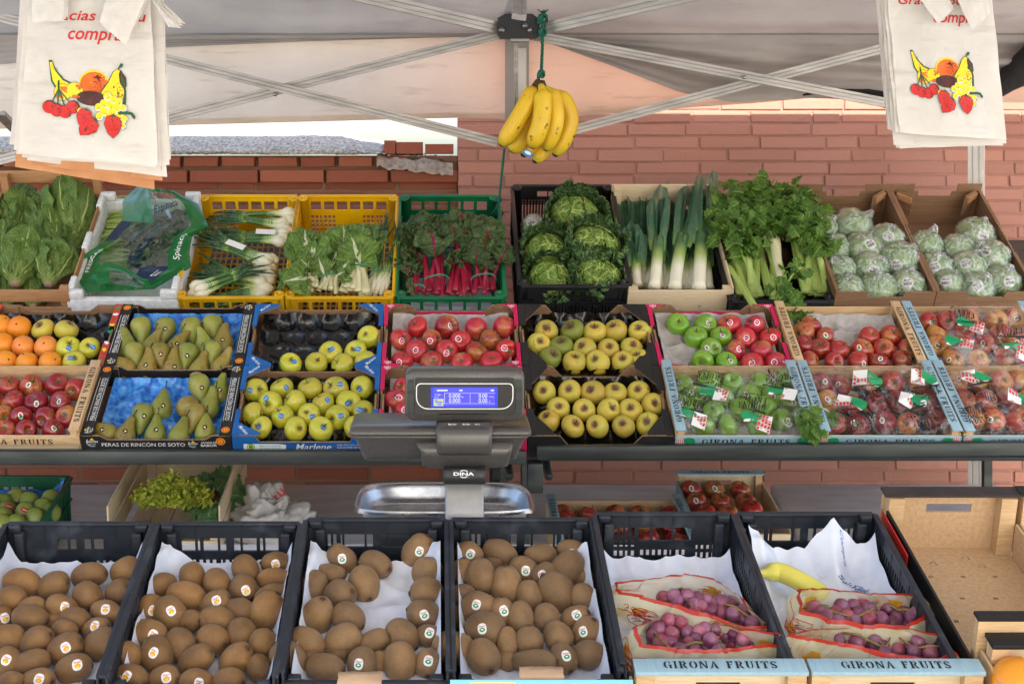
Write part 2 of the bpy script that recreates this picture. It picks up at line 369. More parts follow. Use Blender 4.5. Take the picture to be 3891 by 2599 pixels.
# fruit skins
def apple(name, base, blush, blush_amt, streak=1., dots=None, stemcol=None, stem_r=.3, rough=.3, spots=0., coat=.3, yel=None):
    t = NT(name); o = t.tc(); rv = t.rvec()
    big = t.noise(rv, 14, 2); stv = t.map(rv, (110, 110, 9)); st = t.noise(stv, 1, 5, .6)
    col = base
    if yel: col = t.mix(t.fr(t.noise(rv, 22, 3), .4, .65), base, yel)
    if blush:
        f = t.math('ADD', t.math('MULTIPLY', big, 1.6), t.math('MULTIPLY', st, .7 * streak))
        f = t.math('ADD', f, t.math('MULTIPLY', t.rand(), .35))
        f = t.fr(f, 1.5 - blush_amt, 2.0 - blush_amt); col = t.mix(f, col, blush)
        col = t.mix(t.math('MULTIPLY', t.fr(st, .5, .68), .45 * streak), col, lin(120, 14, 24))
    if dots:
        d = t.n('TexVoronoi', Vector=rv, Scale=330.).outputs[0]; col = t.mix(t.math('MULTIPLY', t.fr(d, .16, .08), .8), col, dots)
    xyz = t.n('SeparateXYZ', Vector=o)
    rad = t.math('SQRT', t.math('ADD', t.math('MULTIPLY', xyz.outputs[0], xyz.outputs[0]), t.math('MULTIPLY', xyz.outputs[1], xyz.outputs[1])))
    nd = t.math('ADD', rad, t.math('MULTIPLY', t.math('SUBTRACT', t.noise(t.map(rv, (70, 70, 70)), 2.2, 5, .7), .5), stem_r * .05))
    if stemcol: col = t.mix(t.fr(nd, stem_r * .034, stem_r * .018), col, stemcol)
    if spots:
        sp = t.noise(rv, 45, 4, .6); col = t.mix(t.math('MULTIPLY', t.fr(sp, .62, .70), spots), col, lin(112, 66, 34))
    h = t.n('HueSaturation', Color=col); t.set(h.inputs['Value'], t.n('MapRange', i0=t.rand(), i3=.85, i4=1.1).outputs[0]); t.set(h.inputs['Hue'], t.n('MapRange', i0=t.rand(), i3=.492, i4=.508).outputs[0])
    t.bump(t.noise(rv, 60, 3), .08, .002)
    return t.done(h.outputs[0], rough, coat=coat)
M['golden'] = apple('golden_apple_skin', lin(186, 184, 50), None, 0, dots=lin(140, 130, 50), stemcol=lin(130, 118, 44), stem_r=.3, yel=lin(206, 190, 64))
M['reineta'] = apple('russet_apple_skin', lin(188, 174, 66), None, 0, dots=lin(92, 66, 30), stemcol=lin(118, 84, 56), stem_r=.46, rough=.45, spots=.8, coat=.05, yel=lin(206, 172, 66))
M['reineta_g'] = apple('green_russet_apple_skin', lin(132, 142, 50), None, 0, dots=lin(80, 70, 34), stemcol=lin(104, 84, 52), stem_r=.6, rough=.5, spots=.3, coat=.05)
M['pinklady'] = apple('pink_red_apple_skin', lin(206, 150, 76), lin(192, 40, 58), .84, .7, dots=lin(222, 120, 90), stemcol=lin(120, 90, 50), stem_r=.3, rough=.3)
M['fuji'] = apple('streaked_red_apple_skin', lin(190, 136, 62), lin(164, 36, 40), .62, .9, dots=lin(214, 140, 80), stemcol=lin(120, 100, 50), stem_r=.35, rough=.25)
M['fuji_l'] = apple('pale_streaked_apple_skin', lin(206, 156, 76), lin(184, 58, 56), .40, 1., dots=lin(222, 160, 100), stemcol=lin(120, 100, 50), stem_r=.35, rough=.25)
M['royal'] = apple('dark_red_apple_skin', lin(166, 104, 50), lin(140, 22, 34), .78, .8, dots=lin(190, 120, 70), stemcol=lin(120, 90, 50), stem_r=.3, rough=.22, coat=.4)
M['granny'] = apple('green_apple_skin', lin(110, 158, 34), None, 0, dots=lin(176, 206, 120), stemcol=lin(110, 120, 50), stem_r=.25, rough=.2, coat=.5, yel=lin(128, 170, 48))
def pearm(name, c, c2, rus):
    t = NT(name); rv = t.rvec(); col = t.mix(t.fr(t.noise(rv, 20, 3), .35, .65), c, c2)
    f = t.fr(t.noise(rv, 34, 6, .68), .5, .66); col = t.mix(t.math('MULTIPLY', f, rus), col, lin(124, 86, 36))
    d = t.n('TexVoronoi', Vector=rv, Scale=420.).outputs[0]; col = t.mix(t.math('MULTIPLY', t.fr(d, .25, .12), .7), col, lin(84, 74, 30))
    h = t.n('HueSaturation', Color=col); t.set(h.inputs['Value'], t.n('MapRange', i0=t.rand(), i3=.85, i4=1.12).outputs[0])
    t.bump(t.noise(rv, 150, 4), .15, .002); return t.done(h.outputs[0], .42, coat=.12)
M['pear'] = pearm('green_pear_skin', lin(128, 138, 52), lin(154, 152, 64), .45)
M['pear2'] = pearm('russet_pear_skin', lin(134, 130, 52), lin(152, 126, 56), .8)
M['pear3'] = pearm('smooth_green_pear_skin', lin(134, 150, 62), lin(150, 158, 76), .15)
def kiwim(name, c, c2):
    t = NT(name); rv = t.rvec(); n1 = t.noise(rv, 1.3, 4); col = t.mix(t.fr(n1, .3, .7), c, c2)
    f = t.noise(t.map(rv, (1, 1, .45)), 26, 4, .7); col = t.mix(t.math('MULTIPLY', t.fr(f, .48, .72), .55), col, lin(178, 142, 98))
    z = t.n('SeparateXYZ', Vector=t.tc()).outputs[2]; zz = t.math('ABSOLUTE', z)
    col = t.mix(t.math('MULTIPLY', t.fr(zz, .93, .99), .6), col, lin(96, 66, 42))
    h = t.n('HueSaturation', Color=col); t.set(h.inputs['Value'], t.n('MapRange', i0=t.rand(), i3=.74, i4=1.2).outputs[0])
    t.bump(f, .5, .003); return t.done(h.outputs[0], .46, sheen=.10, spec=.5)
M['kiwi_g'] = kiwim('golden_brown_kiwi_skin', lin(142, 102, 50), lin(118, 80, 38))
M['kiwi'] = kiwim('brown_fuzzy_kiwi_skin', lin(142, 108, 68), lin(118, 88, 54))
def citrus(name, c, c2, c3):
    t = NT(name); rv = t.rvec(); col = t.mix(t.fr(t.noise(rv, 12, 2), .35, .65), c, c2); col = t.mix(t.math('MULTIPLY', t.fr(t.noise(rv, 18, 2), .55, .7), .7), col, c3)
    v = t.n('TexVoronoi', Vector=rv, Scale=500.).outputs[0]; t.bump(v, .25, .002); return t.done(col, .38, coat=.15)
M['orange'] = citrus('orange_peel', lin(238, 140, 20), lin(240, 154, 36), lin(232, 128, 24))
M['grapefruit'] = citrus('pink_orange_peel', lin(234, 130, 48), lin(236, 148, 60), lin(214, 74, 56))
M['tomato'] = simple('orange_tomato_skin', lin(226, 92, 20), lin(216, 70, 14), 20, .25, coat=.5)
def banm():
    t = NT('banana_peel'); rv = t.rvec(); uv = t.tc('UV'); vv = t.n('SeparateXYZ', Vector=uv).outputs[1]
    col = t.mix(t.fr(t.noise(rv, 10, 3), .35, .65), lin(240, 200, 40), lin(230, 184, 38))
    e = t.math('ABSOLUTE', t.math('SUBTRACT', vv, .5)); col = t.mix(t.math('MULTIPLY', t.fr(e, .36, .5), .75), col, lin(150, 160, 50))
    col = t.mix(t.fr(vv, .965, .985), col, lin(52, 36, 22)); s = t.noise(t.map(rv, (1, 1, .6)), 46, 4, .6); col = t.mix(t.fr(s, .65, .70), col, lin(70, 42, 16))
    s2 = t.noise(t.map(rv, (1, 1, .3)), 14, 6, .7); col = t.mix(t.math('MULTIPLY', t.fr(s2, .63, .72), .8), col, lin(90, 56, 20))
    t.bump(t.noise(rv, 50, 3), .1, .003); return t.done(col, .42, coat=.08)
M['banana'] = banm()
M['banana_g'] = simple('greenish_banana_peel', lin(226, 214, 96), lin(206, 208, 92), 14, .4, .06, bs=40, coat=.1)
M['stem'] = simple('brown_stem', lin(92, 68, 40), lin(60, 44, 26), 200, .8)
M['grape'] = simple('purple_grape_skin', lin(108, 40, 70), lin(150, 100, 128), 60, .34, .05, vary=.25, coat=.15, r2=.5)
M['grape_r'] = simple('red_grape_skin', lin(146, 42, 66), lin(168, 108, 128), 60, .34, .05, vary=.2, coat=.15, r2=.5)
M['gstem'] = simple('grape_stalk', lin(150, 130, 70), lin(120, 96, 50), 100, .7)
def leafm(name, c, c2, vein, mid=.035, nv=9, veinw=.5, rough=.45, bump=.5, tip=None, base=None, transl=.2):
    t = NT(name); x = t.n('SeparateXYZ', Vector=t.tc('UV')); u, v = x.outputs[0], x.outputs[1]; rv = t.rvec()
    a = t.math('ABSOLUTE', t.math('SUBTRACT', u, .5))
    col = t.mix(t.fr(t.noise(rv, 25, 4), .35, .65), c, c2)
    if base: col = t.mix(t.fr(v, .35, .02), col, base)
    q = t.math('SUBTRACT', t.math('MULTIPLY', v, nv), t.math('MULTIPLY', a, nv * .9)); q = t.math('ADD', q, t.math('MULTIPLY', t.noise(rv, 40, 2), .6))
    sv = t.math('ABSOLUTE', t.math('SUBTRACT', t.math('FRACT', q), .5)); side = t.math('MULTIPLY', t.fr(sv, .09, .02), veinw)
    vo = t.n('TexVoronoi', feature='DISTANCE_TO_EDGE', Vector=rv, Scale=90.).outputs[0]
    side = t.math('MAXIMUM', side, t.math('MULTIPLY', t.fr(vo, .06, .01), veinw * .6))
    mw = t.n('MapRange', i0=v, i3=mid * 1.6, i4=mid * .25).outputs[0]
    m2 = t.math('GREATER_THAN', mw, a); f = t.math('MAXIMUM', side, m2); col = t.mix(f, col, vein)
    h = t.math('SUBTRACT', t.math('ADD', t.fr(vo, 0, .25), t.noise(rv, 60, 4)), t.math('MULTIPLY', f, 1.))
    t.bump(h, bump, .004); m = t.done(col, rough)
    tr = t.n('BsdfTranslucent', Color=col); mx = t.n('MixShader', i0=transl, i1=t.b.outputs[0], i2=tr.outputs[0]); t.t.links.new(mx.outputs[0], t.out.inputs[0])
    return m
M['romaine'] = leafm('romaine_leaf', lin(84, 114, 44), lin(108, 136, 58), lin(176, 194, 110), .028, 8, .14, base=lin(150, 170, 90))
M['chard'] = leafm('green_chard_leaf', lin(74, 114, 28), lin(108, 146, 46), lin(222, 228, 190), .06, 6, .3, .36)
M['redchard'] = leafm('red_chard_leaf', lin(52, 84, 42), lin(84, 112, 58), lin(140, 24, 56), .035, 6, .2, .24, .5)
M['spinach'] = leafm('spinach_leaf', lin(38, 84, 32), lin(54, 104, 42), lin(90, 130, 66), .03, 7, .3)
M['celeryleaf'] = leafm('celery_leaf', lin(54, 98, 24), lin(100, 140, 46), lin(150, 178, 90), .03, 5, .3, transl=.3)
M['escarole'] = leafm('escarole_leaf', lin(90, 140, 74), lin(116, 164, 94), lin(190, 214, 160), .05, 8, .4)
M['frisee'] = leafm('frisee_leaf', lin(226, 228, 84), lin(190, 208, 66), lin(224, 226, 150), .1, 5, .2)
M['chardstalk'] = simple('white_chard_stalk', lin(226, 222, 184), lin(200, 196, 146), 30, .45, .1, st=(1, .1, 1))
M['redstalk'] = simple('red_chard_stalk', lin(168, 22, 56), lin(120, 14, 44), 25, .3, .15, st=(3, .2, 3), vary=.2)
M['celerystalk'] = simple('celery_stalk', lin(156, 182, 84), lin(180, 200, 116), 26, .4, .4, st=(8, .2, 8), bs=120)
def leekm(name, white, mid, green, lo, hi):
    t = NT(name); v = t.n('SeparateXYZ', Vector=t.tc('UV')).outputs[1]; rv = t.rvec()
    s = t.noise(t.map(rv, (160, 6, 160)), 1.2, 3)
    f = t.math('ADD', v, t.math('MULTIPLY', t.math('SUBTRACT', s, .5), .06))
    col = t.ramp(f, [(0, white), (lo, white), ((lo + hi) / 2, mid), (hi, green)])
    col = t.mix(t.math('MULTIPLY', t.fr(s, .55, .7), .25), col, lin(210, 220, 170)); t.bump(s, .3, .001); return t.done(col, .36)
M['leek'] = leekm('leek_skin', lin(238, 234, 214), lin(160, 184, 100), lin(70, 112, 70), .35, .8)
M['leekleaf'] = leekm('leek_blade', lin(110, 146, 76), lin(80, 122, 86), lin(66, 108, 84), .05, .4)
M['onion'] = leekm('spring_onion_skin', lin(236, 232, 208), lin(190, 204, 130), lin(64, 106, 48), .28, .62)
M['oniontop'] = leekm('spring_onion_top', lin(150, 176, 90), lin(70, 112, 44), lin(34, 72, 36), .03, .3)
def savoym(name, c, c2, vein, sc_):
    t = NT(name); rv = t.rvec(); col = t.mix(t.fr(t.noise(rv, 18, 3), .35, .65), c, c2)
    d = t.noise(rv, 30, 2); dv = t.n('VectorMath', operation='ADD', i0=rv, i1=t.n('VectorMath', operation='SCALE', i0=t.n('TexNoise', Vector=rv, Scale=30.).outputs[1], i3=.02).outputs[0]).outputs[0]
    e = t.n('TexVoronoi', feature='DISTANCE_TO_EDGE', Vector=dv, Scale=sc_).outputs[0]
    e2 = t.n('TexVoronoi', feature='DISTANCE_TO_EDGE', Vector=dv, Scale=sc_ * 2.4).outputs[0]
    f = t.math('MAXIMUM', t.fr(e, .07, .02), t.math('MULTIPLY', t.fr(e2, .06, .01), .5)); col = t.mix(t.math('MULTIPLY', f, .85), col, vein)
    t.bump(t.math('ADD', t.fr(e, 0, .3), t.math('MULTIPLY', t.fr(e2, 0, .3), .6)), .8, .008); return t.done(col, .5)
M['savoy'] = savoym('savoy_head_leaf', lin(120, 150, 52), lin(92, 130, 46), lin(190, 204, 120), 26.)
M['savoy_o'] = savoym('savoy_outer_leaf', lin(48, 86, 42), lin(66, 106, 50), lin(130, 160, 96), 44.)
def icem():
    t = NT('iceberg_leaf'); rv = t.rvec(); uv = t.map(t.tc('UV'), (5, 2.2, 1)); w1 = t.math('ADD', t.math('MULTIPLY', t.noise(uv, 1.8, 6, .7, 2.5), .6), t.math('MULTIPLY', t.noise(rv, 34, 5, .65), .4)); big = t.noise(rv, 16, 3)
    col = t.mix(t.fr(w1, .35, .68), lin(96, 150, 66), lin(194, 216, 158)); col = t.mix(t.math('MULTIPLY', t.fr(big, .5, .72), .6), col, lin(72, 132, 56))
    e = t.n('TexVoronoi', feature='DISTANCE_TO_EDGE', Vector=t.map(t.tc('UV'), (7, 2.2, 1)), Scale=1.4).outputs[0]; col = t.mix(t.math('MULTIPLY', t.fr(e, .05, .0), .6), col, lin(226, 234, 204))
    t.bump(t.math('ADD', w1, t.fr(e, 0, .2)), .6, .006); return t.done(col, .45)
M['iceberg'] = icem()
def film(name, tint, gl=.12, rough=.06, bs=40, bstr=.6, fk=.35, wh=.0):
    t = NT(name); rv = t.rvec(); h = t.noise(t.map(rv, (1, .5, 1)), bs, 5, .6, 1.)
    bp = t.n('Bump', Height=h, Strength=bstr, Distance=.01)
    tr = t.n('BsdfTransparent', Color=tint); g = t.n('BsdfGlossy', Roughness=rough); t.set(g.inputs['Normal'], bp.outputs[0])
    fz = t.n('LayerWeight', Blend=.35); t.set(fz.inputs['Normal'], bp.outputs[0])
    f = t.math('ADD', t.math('MULTIPLY', fz.outputs[0], fk), gl)
    rd = t.math('SUBTRACT', 1., t.math('ABSOLUTE', t.math('SUBTRACT', t.math('MULTIPLY', t.noise(t.map(rv, (1, .6, 1), (3, 1, 7)), bs * .8, 3, .6, .8), 2.), 1.))); rd = t.math('MULTIPLY', t.fr(rd, .90, 1.), wh)
    df = t.n('BsdfDiffuse', Color=(.9, .92, .95, 1))  # white diffuse ridges, highlights painted onto the creases of the film
    mx = t.n('MixShader', i0=f, i1=tr.outputs[0], i2=g.outputs[0]); m2 = t.n('MixShader', i0=rd, i1=mx.outputs[0], i2=df.outputs[0]); t.t.nodes.remove(t.b); t.t.links.new(m2.outputs[0], t.out.inputs[0]); return t.m
M['film'] = film('clear_film', (1, 1, 1, 1), .05, .05, 11, .9, .26, .09)
M['wrap'] = film('clinging_film', (.99, .99, .99, 1), .10, .06, 50, 1., .55, .45)
M['bagfilm'] = film('printed_bag_film', (.62, .78, .68, 1), .05, .07, 14, .7, .22)
M['filmg'] = film('green_printed_film', lin(24, 150, 70), .12, .12, 40, .6)
def gbag(name, c, tr_):
    t = NT(name); rv = t.rvec(); t.bump(t.noise(rv, 30, 5), .6, .006); m = t.done(c, .28, coat=.3)
    tl = t.n('BsdfTranslucent', Color=c); tp = t.n('BsdfTransparent', Color=(1, 1, 1, 1))
    a = t.n('MixShader', i0=.35, i1=t.b.outputs[0], i2=tl.outputs[0]); b = t.n('MixShader', i0=tr_, i1=a.outputs[0], i2=tp.outputs[0]); t.t.links.new(b.outputs[0], t.out.inputs[0]); return m
M['gbag'] = gbag('pale_yellow_bag_film', lin(254, 248, 206), .5)
M['gbag_r'] = gbag('red_printed_bag_edge', lin(214, 60, 40), .05)
M['gbag_y'] = gbag('yellow_printed_grapes', lin(226, 166, 30), .1)
M['greenbag'] = gbag('green_bag_film', lin(20, 124, 58), .06)
M['greenbag_l'] = gbag('pale_green_bag_film', lin(90, 160, 130), .15)
M['graytray'] = simple('grey_pulp_tray', lin(188, 182, 180), lin(170, 164, 162), 60, .9, .4, bs=200)
M['blacktray'] = simple('black_plastic_tray', lin(10, 10, 12), lin(18, 18, 20), 20, .16, .25, bs=50)
M['bluetray'] = simple('blue_plastic_tray', lin(12, 86, 186), lin(90, 168, 236), 40, .2, .5, bs=70)
def brickm(name, cs, mort, dirt):
    t = NT(name); o = t.tc(); uv = t.n('SeparateXYZ', Vector=t.tc('UV')); k = uv.outputs[0]; mo = uv.outputs[1]
    col = t.ramp(k, [(0, cs[0]), (.5, cs[1]), (1, cs[2])]); n1 = t.noise(o, 3, 5); n2 = t.noise(t.map(o, (1, 1, 2.5)), 40, 6, .65)
    col = t.mix(mo, col, mort); col = t.mix(t.math('MULTIPLY', t.fr(n2, .58, .75), dirt), col, mort); col = t.mix(t.math('MULTIPLY', t.fr(n1, .45, .7), .3), col, cs[3])
    sp = t.noise(o, 130, 3, .7); col = t.mix(t.math('MULTIPLY', t.fr(sp, .68, .74), .5), col, lin(200, 190, 180))
    t.bump(t.noise(o, 110, 6, .7), .55, .004); return t.done(col, .82)
M['brick_p'] = brickm('painted_brick', [lin(160, 112, 95), lin(168, 118, 101), lin(176, 124, 106), lin(160, 122, 112)], lin(162, 117, 102), .6)
M['brick_r'] = brickm('red_brick', [lin(142, 76, 54), lin(160, 90, 64), lin(176, 104, 76), lin(128, 72, 54)], lin(150, 116, 96), .4)
# ---------------------------------------------------------------- ground and walls
g = MB(); g.add([(-300, -300, 0), (300, -300, 0), (300, 300, 0), (-300, 300, 0)], [(0, 1, 2, 3)])
struct(obj('ground', g, M['asphalt']))
WY = 5.6
def bricks(x0, x1, z0, z1, y, seed, course=.0505, L=.243, joint=.009, depth=.10, lo=0., skip=None):
    rr = random.Random(seed); mb = MB(); r = 0; z = z0
    while z < z1:
        x = x0 - (L * .5 if r % 2 else 0) - rr.uniform(0, .05); h = course - joint
        while x < x1:
            l = L + rr.uniform(-.02, .02)
            if rr.random() < .12: l *= .5
            a, b = max(x, x0), min(x + l - joint, x1)
            if b - a > .015 and not (skip and skip(a, b, z)):
                d = rr.uniform(-.002, .004); k = rr.random(); j = [rr.uniform(-.0022, .0022) for _ in range(8)]; e = .0025
                f = [(a + j[0], z + j[1]), (b + j[2], z + j[3]), (b + j[4], z + h + j[5]), (a + j[6], z + h + j[7])]
                vs = [(p[0] + (e if i in (0, 3) else -e), y - d, p[1] + (e if i < 2 else -e)) for i, p in enumerate(f)] + [(p[0], y - d + e, p[1]) for p in f] + [(p[0], y + depth * .5, p[1]) for p in f]
                fs = [(0, 1, 2, 3)] + [(4 + i, 4 + (i + 1) % 4, (i + 1) % 4, i) for i in range(4)] + [(8 + i, 8 + (i + 1) % 4, 4 + (i + 1) % 4, 4 + i) for i in range(4)]
                mb.add(vs, fs, 0, False, None, [(k, lo)] * 12)
            x += l
        z += course; r += 1
    return mb
XS = (1050 - CX) / F * WY                                   # where the tall painted wall begins
wall = bricks(XS, 4.2, 0, 3.6, WY, 3)
def mort(mb, x0, x1, z0, z1, y):
    nx, nz = int((x1 - x0) / .03), int((z1 - z0) / .03)
    mb.grid(lambda u, v: Vector((x0 + (x1 - x0) * u, y + .0042 + .002 * noise.noise(Vector((u * 150, v * 90, 1))), z0 + (z1 - z0) * v)), nx, nz, 0)
    for i in range(len(mb.u) - (nx + 1) * (nz + 1), len(mb.u)): mb.u[i] = (.5, 1)
mort(wall, XS, 4.2, 0, 3.6, WY)
wall.box(XS, 4.2, WY + .03, WY + .25, 0, 3.6, 0)
tag(obj('brick_wall', wall, M['brick_p']), 'tall painted salmon pink brick wall behind the stall', 'brick wall')
# the low red wall: bricks, a rough concrete capping, broken hollow bricks where the capping ends
ZT = EYE - (352 - CY) / F * WY
lw = empty('low_brick_wall', 'low red brick wall with rough grey concrete capping and broken end', 'brick wall', TR((XS, WY, 0)))
lwM = TR((-XS, -WY, 0))
low = bricks(-5., XS - .002, 0, ZT - .117, WY + .05, 5, course=.0575, L=.275, joint=.013)
top = bricks(-5., XS - .20, ZT - .054, ZT - .002, WY + .012, 9, course=.056, L=.16, joint=.016)
second = bricks(-5., XS - .002, ZT - .116, ZT - .056, WY + .01, 12, course=.060, L=.26, joint=.011)
m1 = MB()
for q in (low,):
    m1.add(q.v, q.f, 0, False, lwM, q.u)
mort(m1, -5, XS - .004, 0, ZT - .01, WY + .05)
for i in range(len(m1.v) - len(m1.v), len(m1.v)): pass
off = len(low.v)
for i in range(off, len(m1.v)): m1.v[i] = lwM @ m1.v[i]
m1.box(-5 - XS, -.0015, .09, .30, 0, ZT - .012)
obj('wall', m1, M['brick_r'], lw)
m1 = MB(); m1.add(top.v, top.f, 0, False, lwM, top.u); m1.add(second.v, second.f, 0, False, lwM, second.u)
obj('brick_course', m1, M['brick_r'], lw)
def capf(u, v):
    x = -5 + (XS - .30 + 5) * u; n1 = noise.fractal(Vector((x * 7, v * 4, 0)), 1, 2, 5)
    th = .085; hf = .004 * noise.noise(Vector((x * 160, v * 60, 5))) + .003 * noise.noise(Vector((x * 60, v * 25, 1)))
    y0 = WY - .02
    pr = [(y0 + .03, ZT - .004), (y0 - .002, ZT - .002), (y0 - .006, ZT + .006), (y0 + .0, ZT + .014), (y0 + .05, ZT + .040), (y0 + .1, ZT + .064), (y0 + .2, ZT + .084), (y0 + .34, ZT + .088), (y0 + .36, ZT + .0)]
    f = v * (len(pr) - 1); i = min(int(f), len(pr) - 2); t = f - i
    y = pr[i][0] * (1 - t) + pr[i + 1][0] * t; z = pr[i][1] * (1 - t) + pr[i + 1][1] * t
    if u > .965: k = (u - .965) / .035; z = z - k * .05 * max(0, (z - ZT) / .09); x -= .02 * k * noise.noise(Vector((v * 20, 3, 0)))
    return Vector((x + .03 * n1 * (u > .98), y + .006 * n1 + hf, z + .005 * n1 + hf)) - Vector((XS, WY, 0))
m1 = MB(); m1.grid(capf, 700, 40); obj('capping', m1, M['concrete'], lw)
for i, (x, bw, hh) in enumerate([(-.292, .045, .052), (-.243, .105, .046), (-.130, .112, .038)]):
    m1 = MB()
    m1.holes(bw, .09, [(.012 + k_ * .028, .026 + k_ * .028, y_, y_ + .018) for k_ in range(int(bw / .03)) for y_ in (.02, .055)], hh, TR((x, .0, ZT - .002)) @ Matrix.Rotation(R(rnd.uniform(-7, 7)), 4, 'Z') @ Matrix.Rotation(R(rnd.uniform(-5, 5)), 4, 'X'))
    obj('broken_brick', m1, M['brick_r'], lw)
m1 = MB(); m1.grid(lambda u, v: Vector((-.32 + .3 * u, -.01 + .2 * v, ZT - .010 - .035 * u * (1 - v) + .014 * noise.fractal(Vector((u * 9, v * 6, 0)), 1, 2, 4) - (.045 if v == 0 else 0))), 40, 16)
obj('mortar_bed', m1, M['mortar'], lw)

# ---------------------------------------------------------------- the canopy
EY = 5.2                                                    # back eave
cn = empty('canopy', 'grey pop-up market canopy with white cloth valance and aluminium truss frame', 'canopy', TR((0, EY, 0)))
def cobj(name, mb, mats): return obj(name, mb, mats, cn, TR((0, -EY, 0)))
def lerp_pts(pts, x):
    if x <= pts[0][0]: return pts[0][1]
    for (x0, y0), (x1, y1) in zip(pts, pts[1:]):
        if x <= x1: return y0 + (y1 - y0) * (x - x0) / (x1 - x0)
    return pts[-1][1]
ROOF = [(-400, 150), (0, 150), (390, 110), (700, 97), (1130, 84), (1250, 98), (1400, 152), (1560, 214), (1680, 236), (1850, 226), (2100, 236), (2347, 200), (2700, 150)]
VAL = [(-400, 300), (0, 296), (390, 288), (1050, 271), (1180, 274), (1400, 262), (1600, 246), (1720, 238), (1900, 222), (2100, 236), (2400, 236), (2800, 230)]
def zat(py, Y=EY): return EYE - (py - CY) / F * Y
def roof_f(u, v):
    px = -500 + 3500 * u; X = (px - CX) / F * EY
    ze = zat(lerp_pts(ROOF, px)); zr = zat(88)
    # v = 0 the lower edge of the grey cloth, v = .3 the eave, v = 1 the front edge
    if v < .25:
        t = v / .25; fold = .030 * math.sin(px * .006 + t * 14 + 2 * noise.noise(Vector((px * .003, t * 2, 9)))) * (1 - abs(2 * t - 1)) * (1.3 if px > 1250 else .3)
        nz = noise.fractal(Vector((px * .0025, t * 3.2, 4)), 1, 2, 4)
        return Vector((X, EY - .012 - .03 * t * (1 if px > 1250 else .4) - fold - .055 * nz * math.sin(math.pi * t) * (1 if px > 1250 else .25), ze + (zr - ze) * t))
    t = (v - .25) / .75; Y = EY - .03 - t * 6.0  # front run out of view, carried far forward to keep sun off the stall
    rise = .36 * min(EY - Y, 2.6) - .30 * max(0, EY - Y - 2.9)
    return Vector((X * (1 - 0 * t), Y, zr + rise + .02 * math.sin(px * .006 + t * 8) * math.sin(math.pi * min(1, t * 6)) + .012 * noise.noise(Vector((px * .004, t * 9, 0)))))
m1 = MB(); m1.grid(roof_f, 140, 60); m1.grid(lambda u, v: Vector(((-1500 + 3500 * u * 1.4) / F * EY, EY - .045 + .115 * v, zat(88) + .012 - .022 * v)), 20, 3); cobj('roof_cloth', m1, M['roof'])  # second grid: eave strip added to block sun from the top of the valance
def val_f(u, v):
    px = -500 + 3500 * u; X = (px - CX) / F * EY; zb = zat(lerp_pts(VAL, px)); zt = zat(87)
    return Vector((X, EY + .012 + .02 * noise.fractal(Vector((px * .002, v * 2, 1)), 1, 2, 3) * v, zt + (zb - zt) * v))
m1 = MB(); m1.grid(val_f, 140, 14); cobj('valance', m1, M['valance'])
m1 = MB(); m1.grid(lambda u, v: val_f(u, .93 + .07 * v) - Vector((0, .004, 0)), 140, 2); cobj('hem', m1, M['valance'])
x0, x1 = (1157 - CX) / F * EY, (1212 - CX) / F * EY
m1 = MB(); m1.grid(lambda u, v: Vector((x0 + (x1 - x0) * u, EY - .012, zat(92) + (zat(274) - zat(92)) * v)), 4, 12); cobj('reinforcing_strip', m1, M['roof'])
m1 = MB(); m1.box(x0 + .045, x1 - .01, EY - .016, EY - .014, zat(236), zat(112)); cobj('pocket', m1, M['alu_w'])
BY = 5.05
def bar(a, b, Y0=BY, Y1=BY, w=.034, d=.018, name='truss_bar'):
    p, q = wp(*a, Y0), wp(*b, Y1); L = (q - p).length
    Mx = fr(p, q - p, (0, 1, 0)); mb = MB(); e = w * .16
    prof = [(-d / 2, -w / 2), (-d / 2, -w / 6 - .002), (-d / 2 + .003, -w / 6), (-d / 2 + .003, w / 6), (-d / 2, w / 6 + .002), (-d / 2, w / 2), (d / 2, w / 2), (d / 2, -w / 2)]
    n = len(prof); vs = [(0, y, z) for y, z in prof] + [(L, y, z) for y, z in prof]
    mb.add(vs, [(i, n + i, n + (i + 1) % n, (i + 1) % n) for i in range(n)] + [tuple(range(n)), tuple(range(2 * n - 1, n - 1, -1))], 0, False, Mx)
    cobj(name, mb, M['alu'])
bar((1150, 78), (-160, 408), BY + .012, BY + .012); bar((1140, 327), (-200, -10), BY - .012, BY - .012)
bar((1240, 86), (2110, 252), BY - .012, BY - .012); bar((1250, 315), (2260, 50), BY + .012, BY + .012)
bar((0, 262), (60, 322), BY - .05, BY + .2)
bar((1143, 66), (560, -70), BY - .03, 4.55, .042, .026); bar((1250, 66), (1850, -70), BY - .03, 4.55, .042, .026)
bar((1183, -40), (1183, 78), BY - .035, BY - .035, .030, .030, 'upright'); bar((1183, 92), (1183, 245), BY, BY, .014, .014, 'upright')
bar((1190, -60), (1190, 40), BY - .02, 4.5, .045, .02)
# scissor pivot bolts
for a in ((630, 217), (1706, 178)):
    p = wp(*a, BY - .024); m1 = MB(); m1.tube([p + Vector((0, -.004, 0)), p + Vector((0, .02, 0))], .007, 10); cobj('bolt', m1, M['steel'])
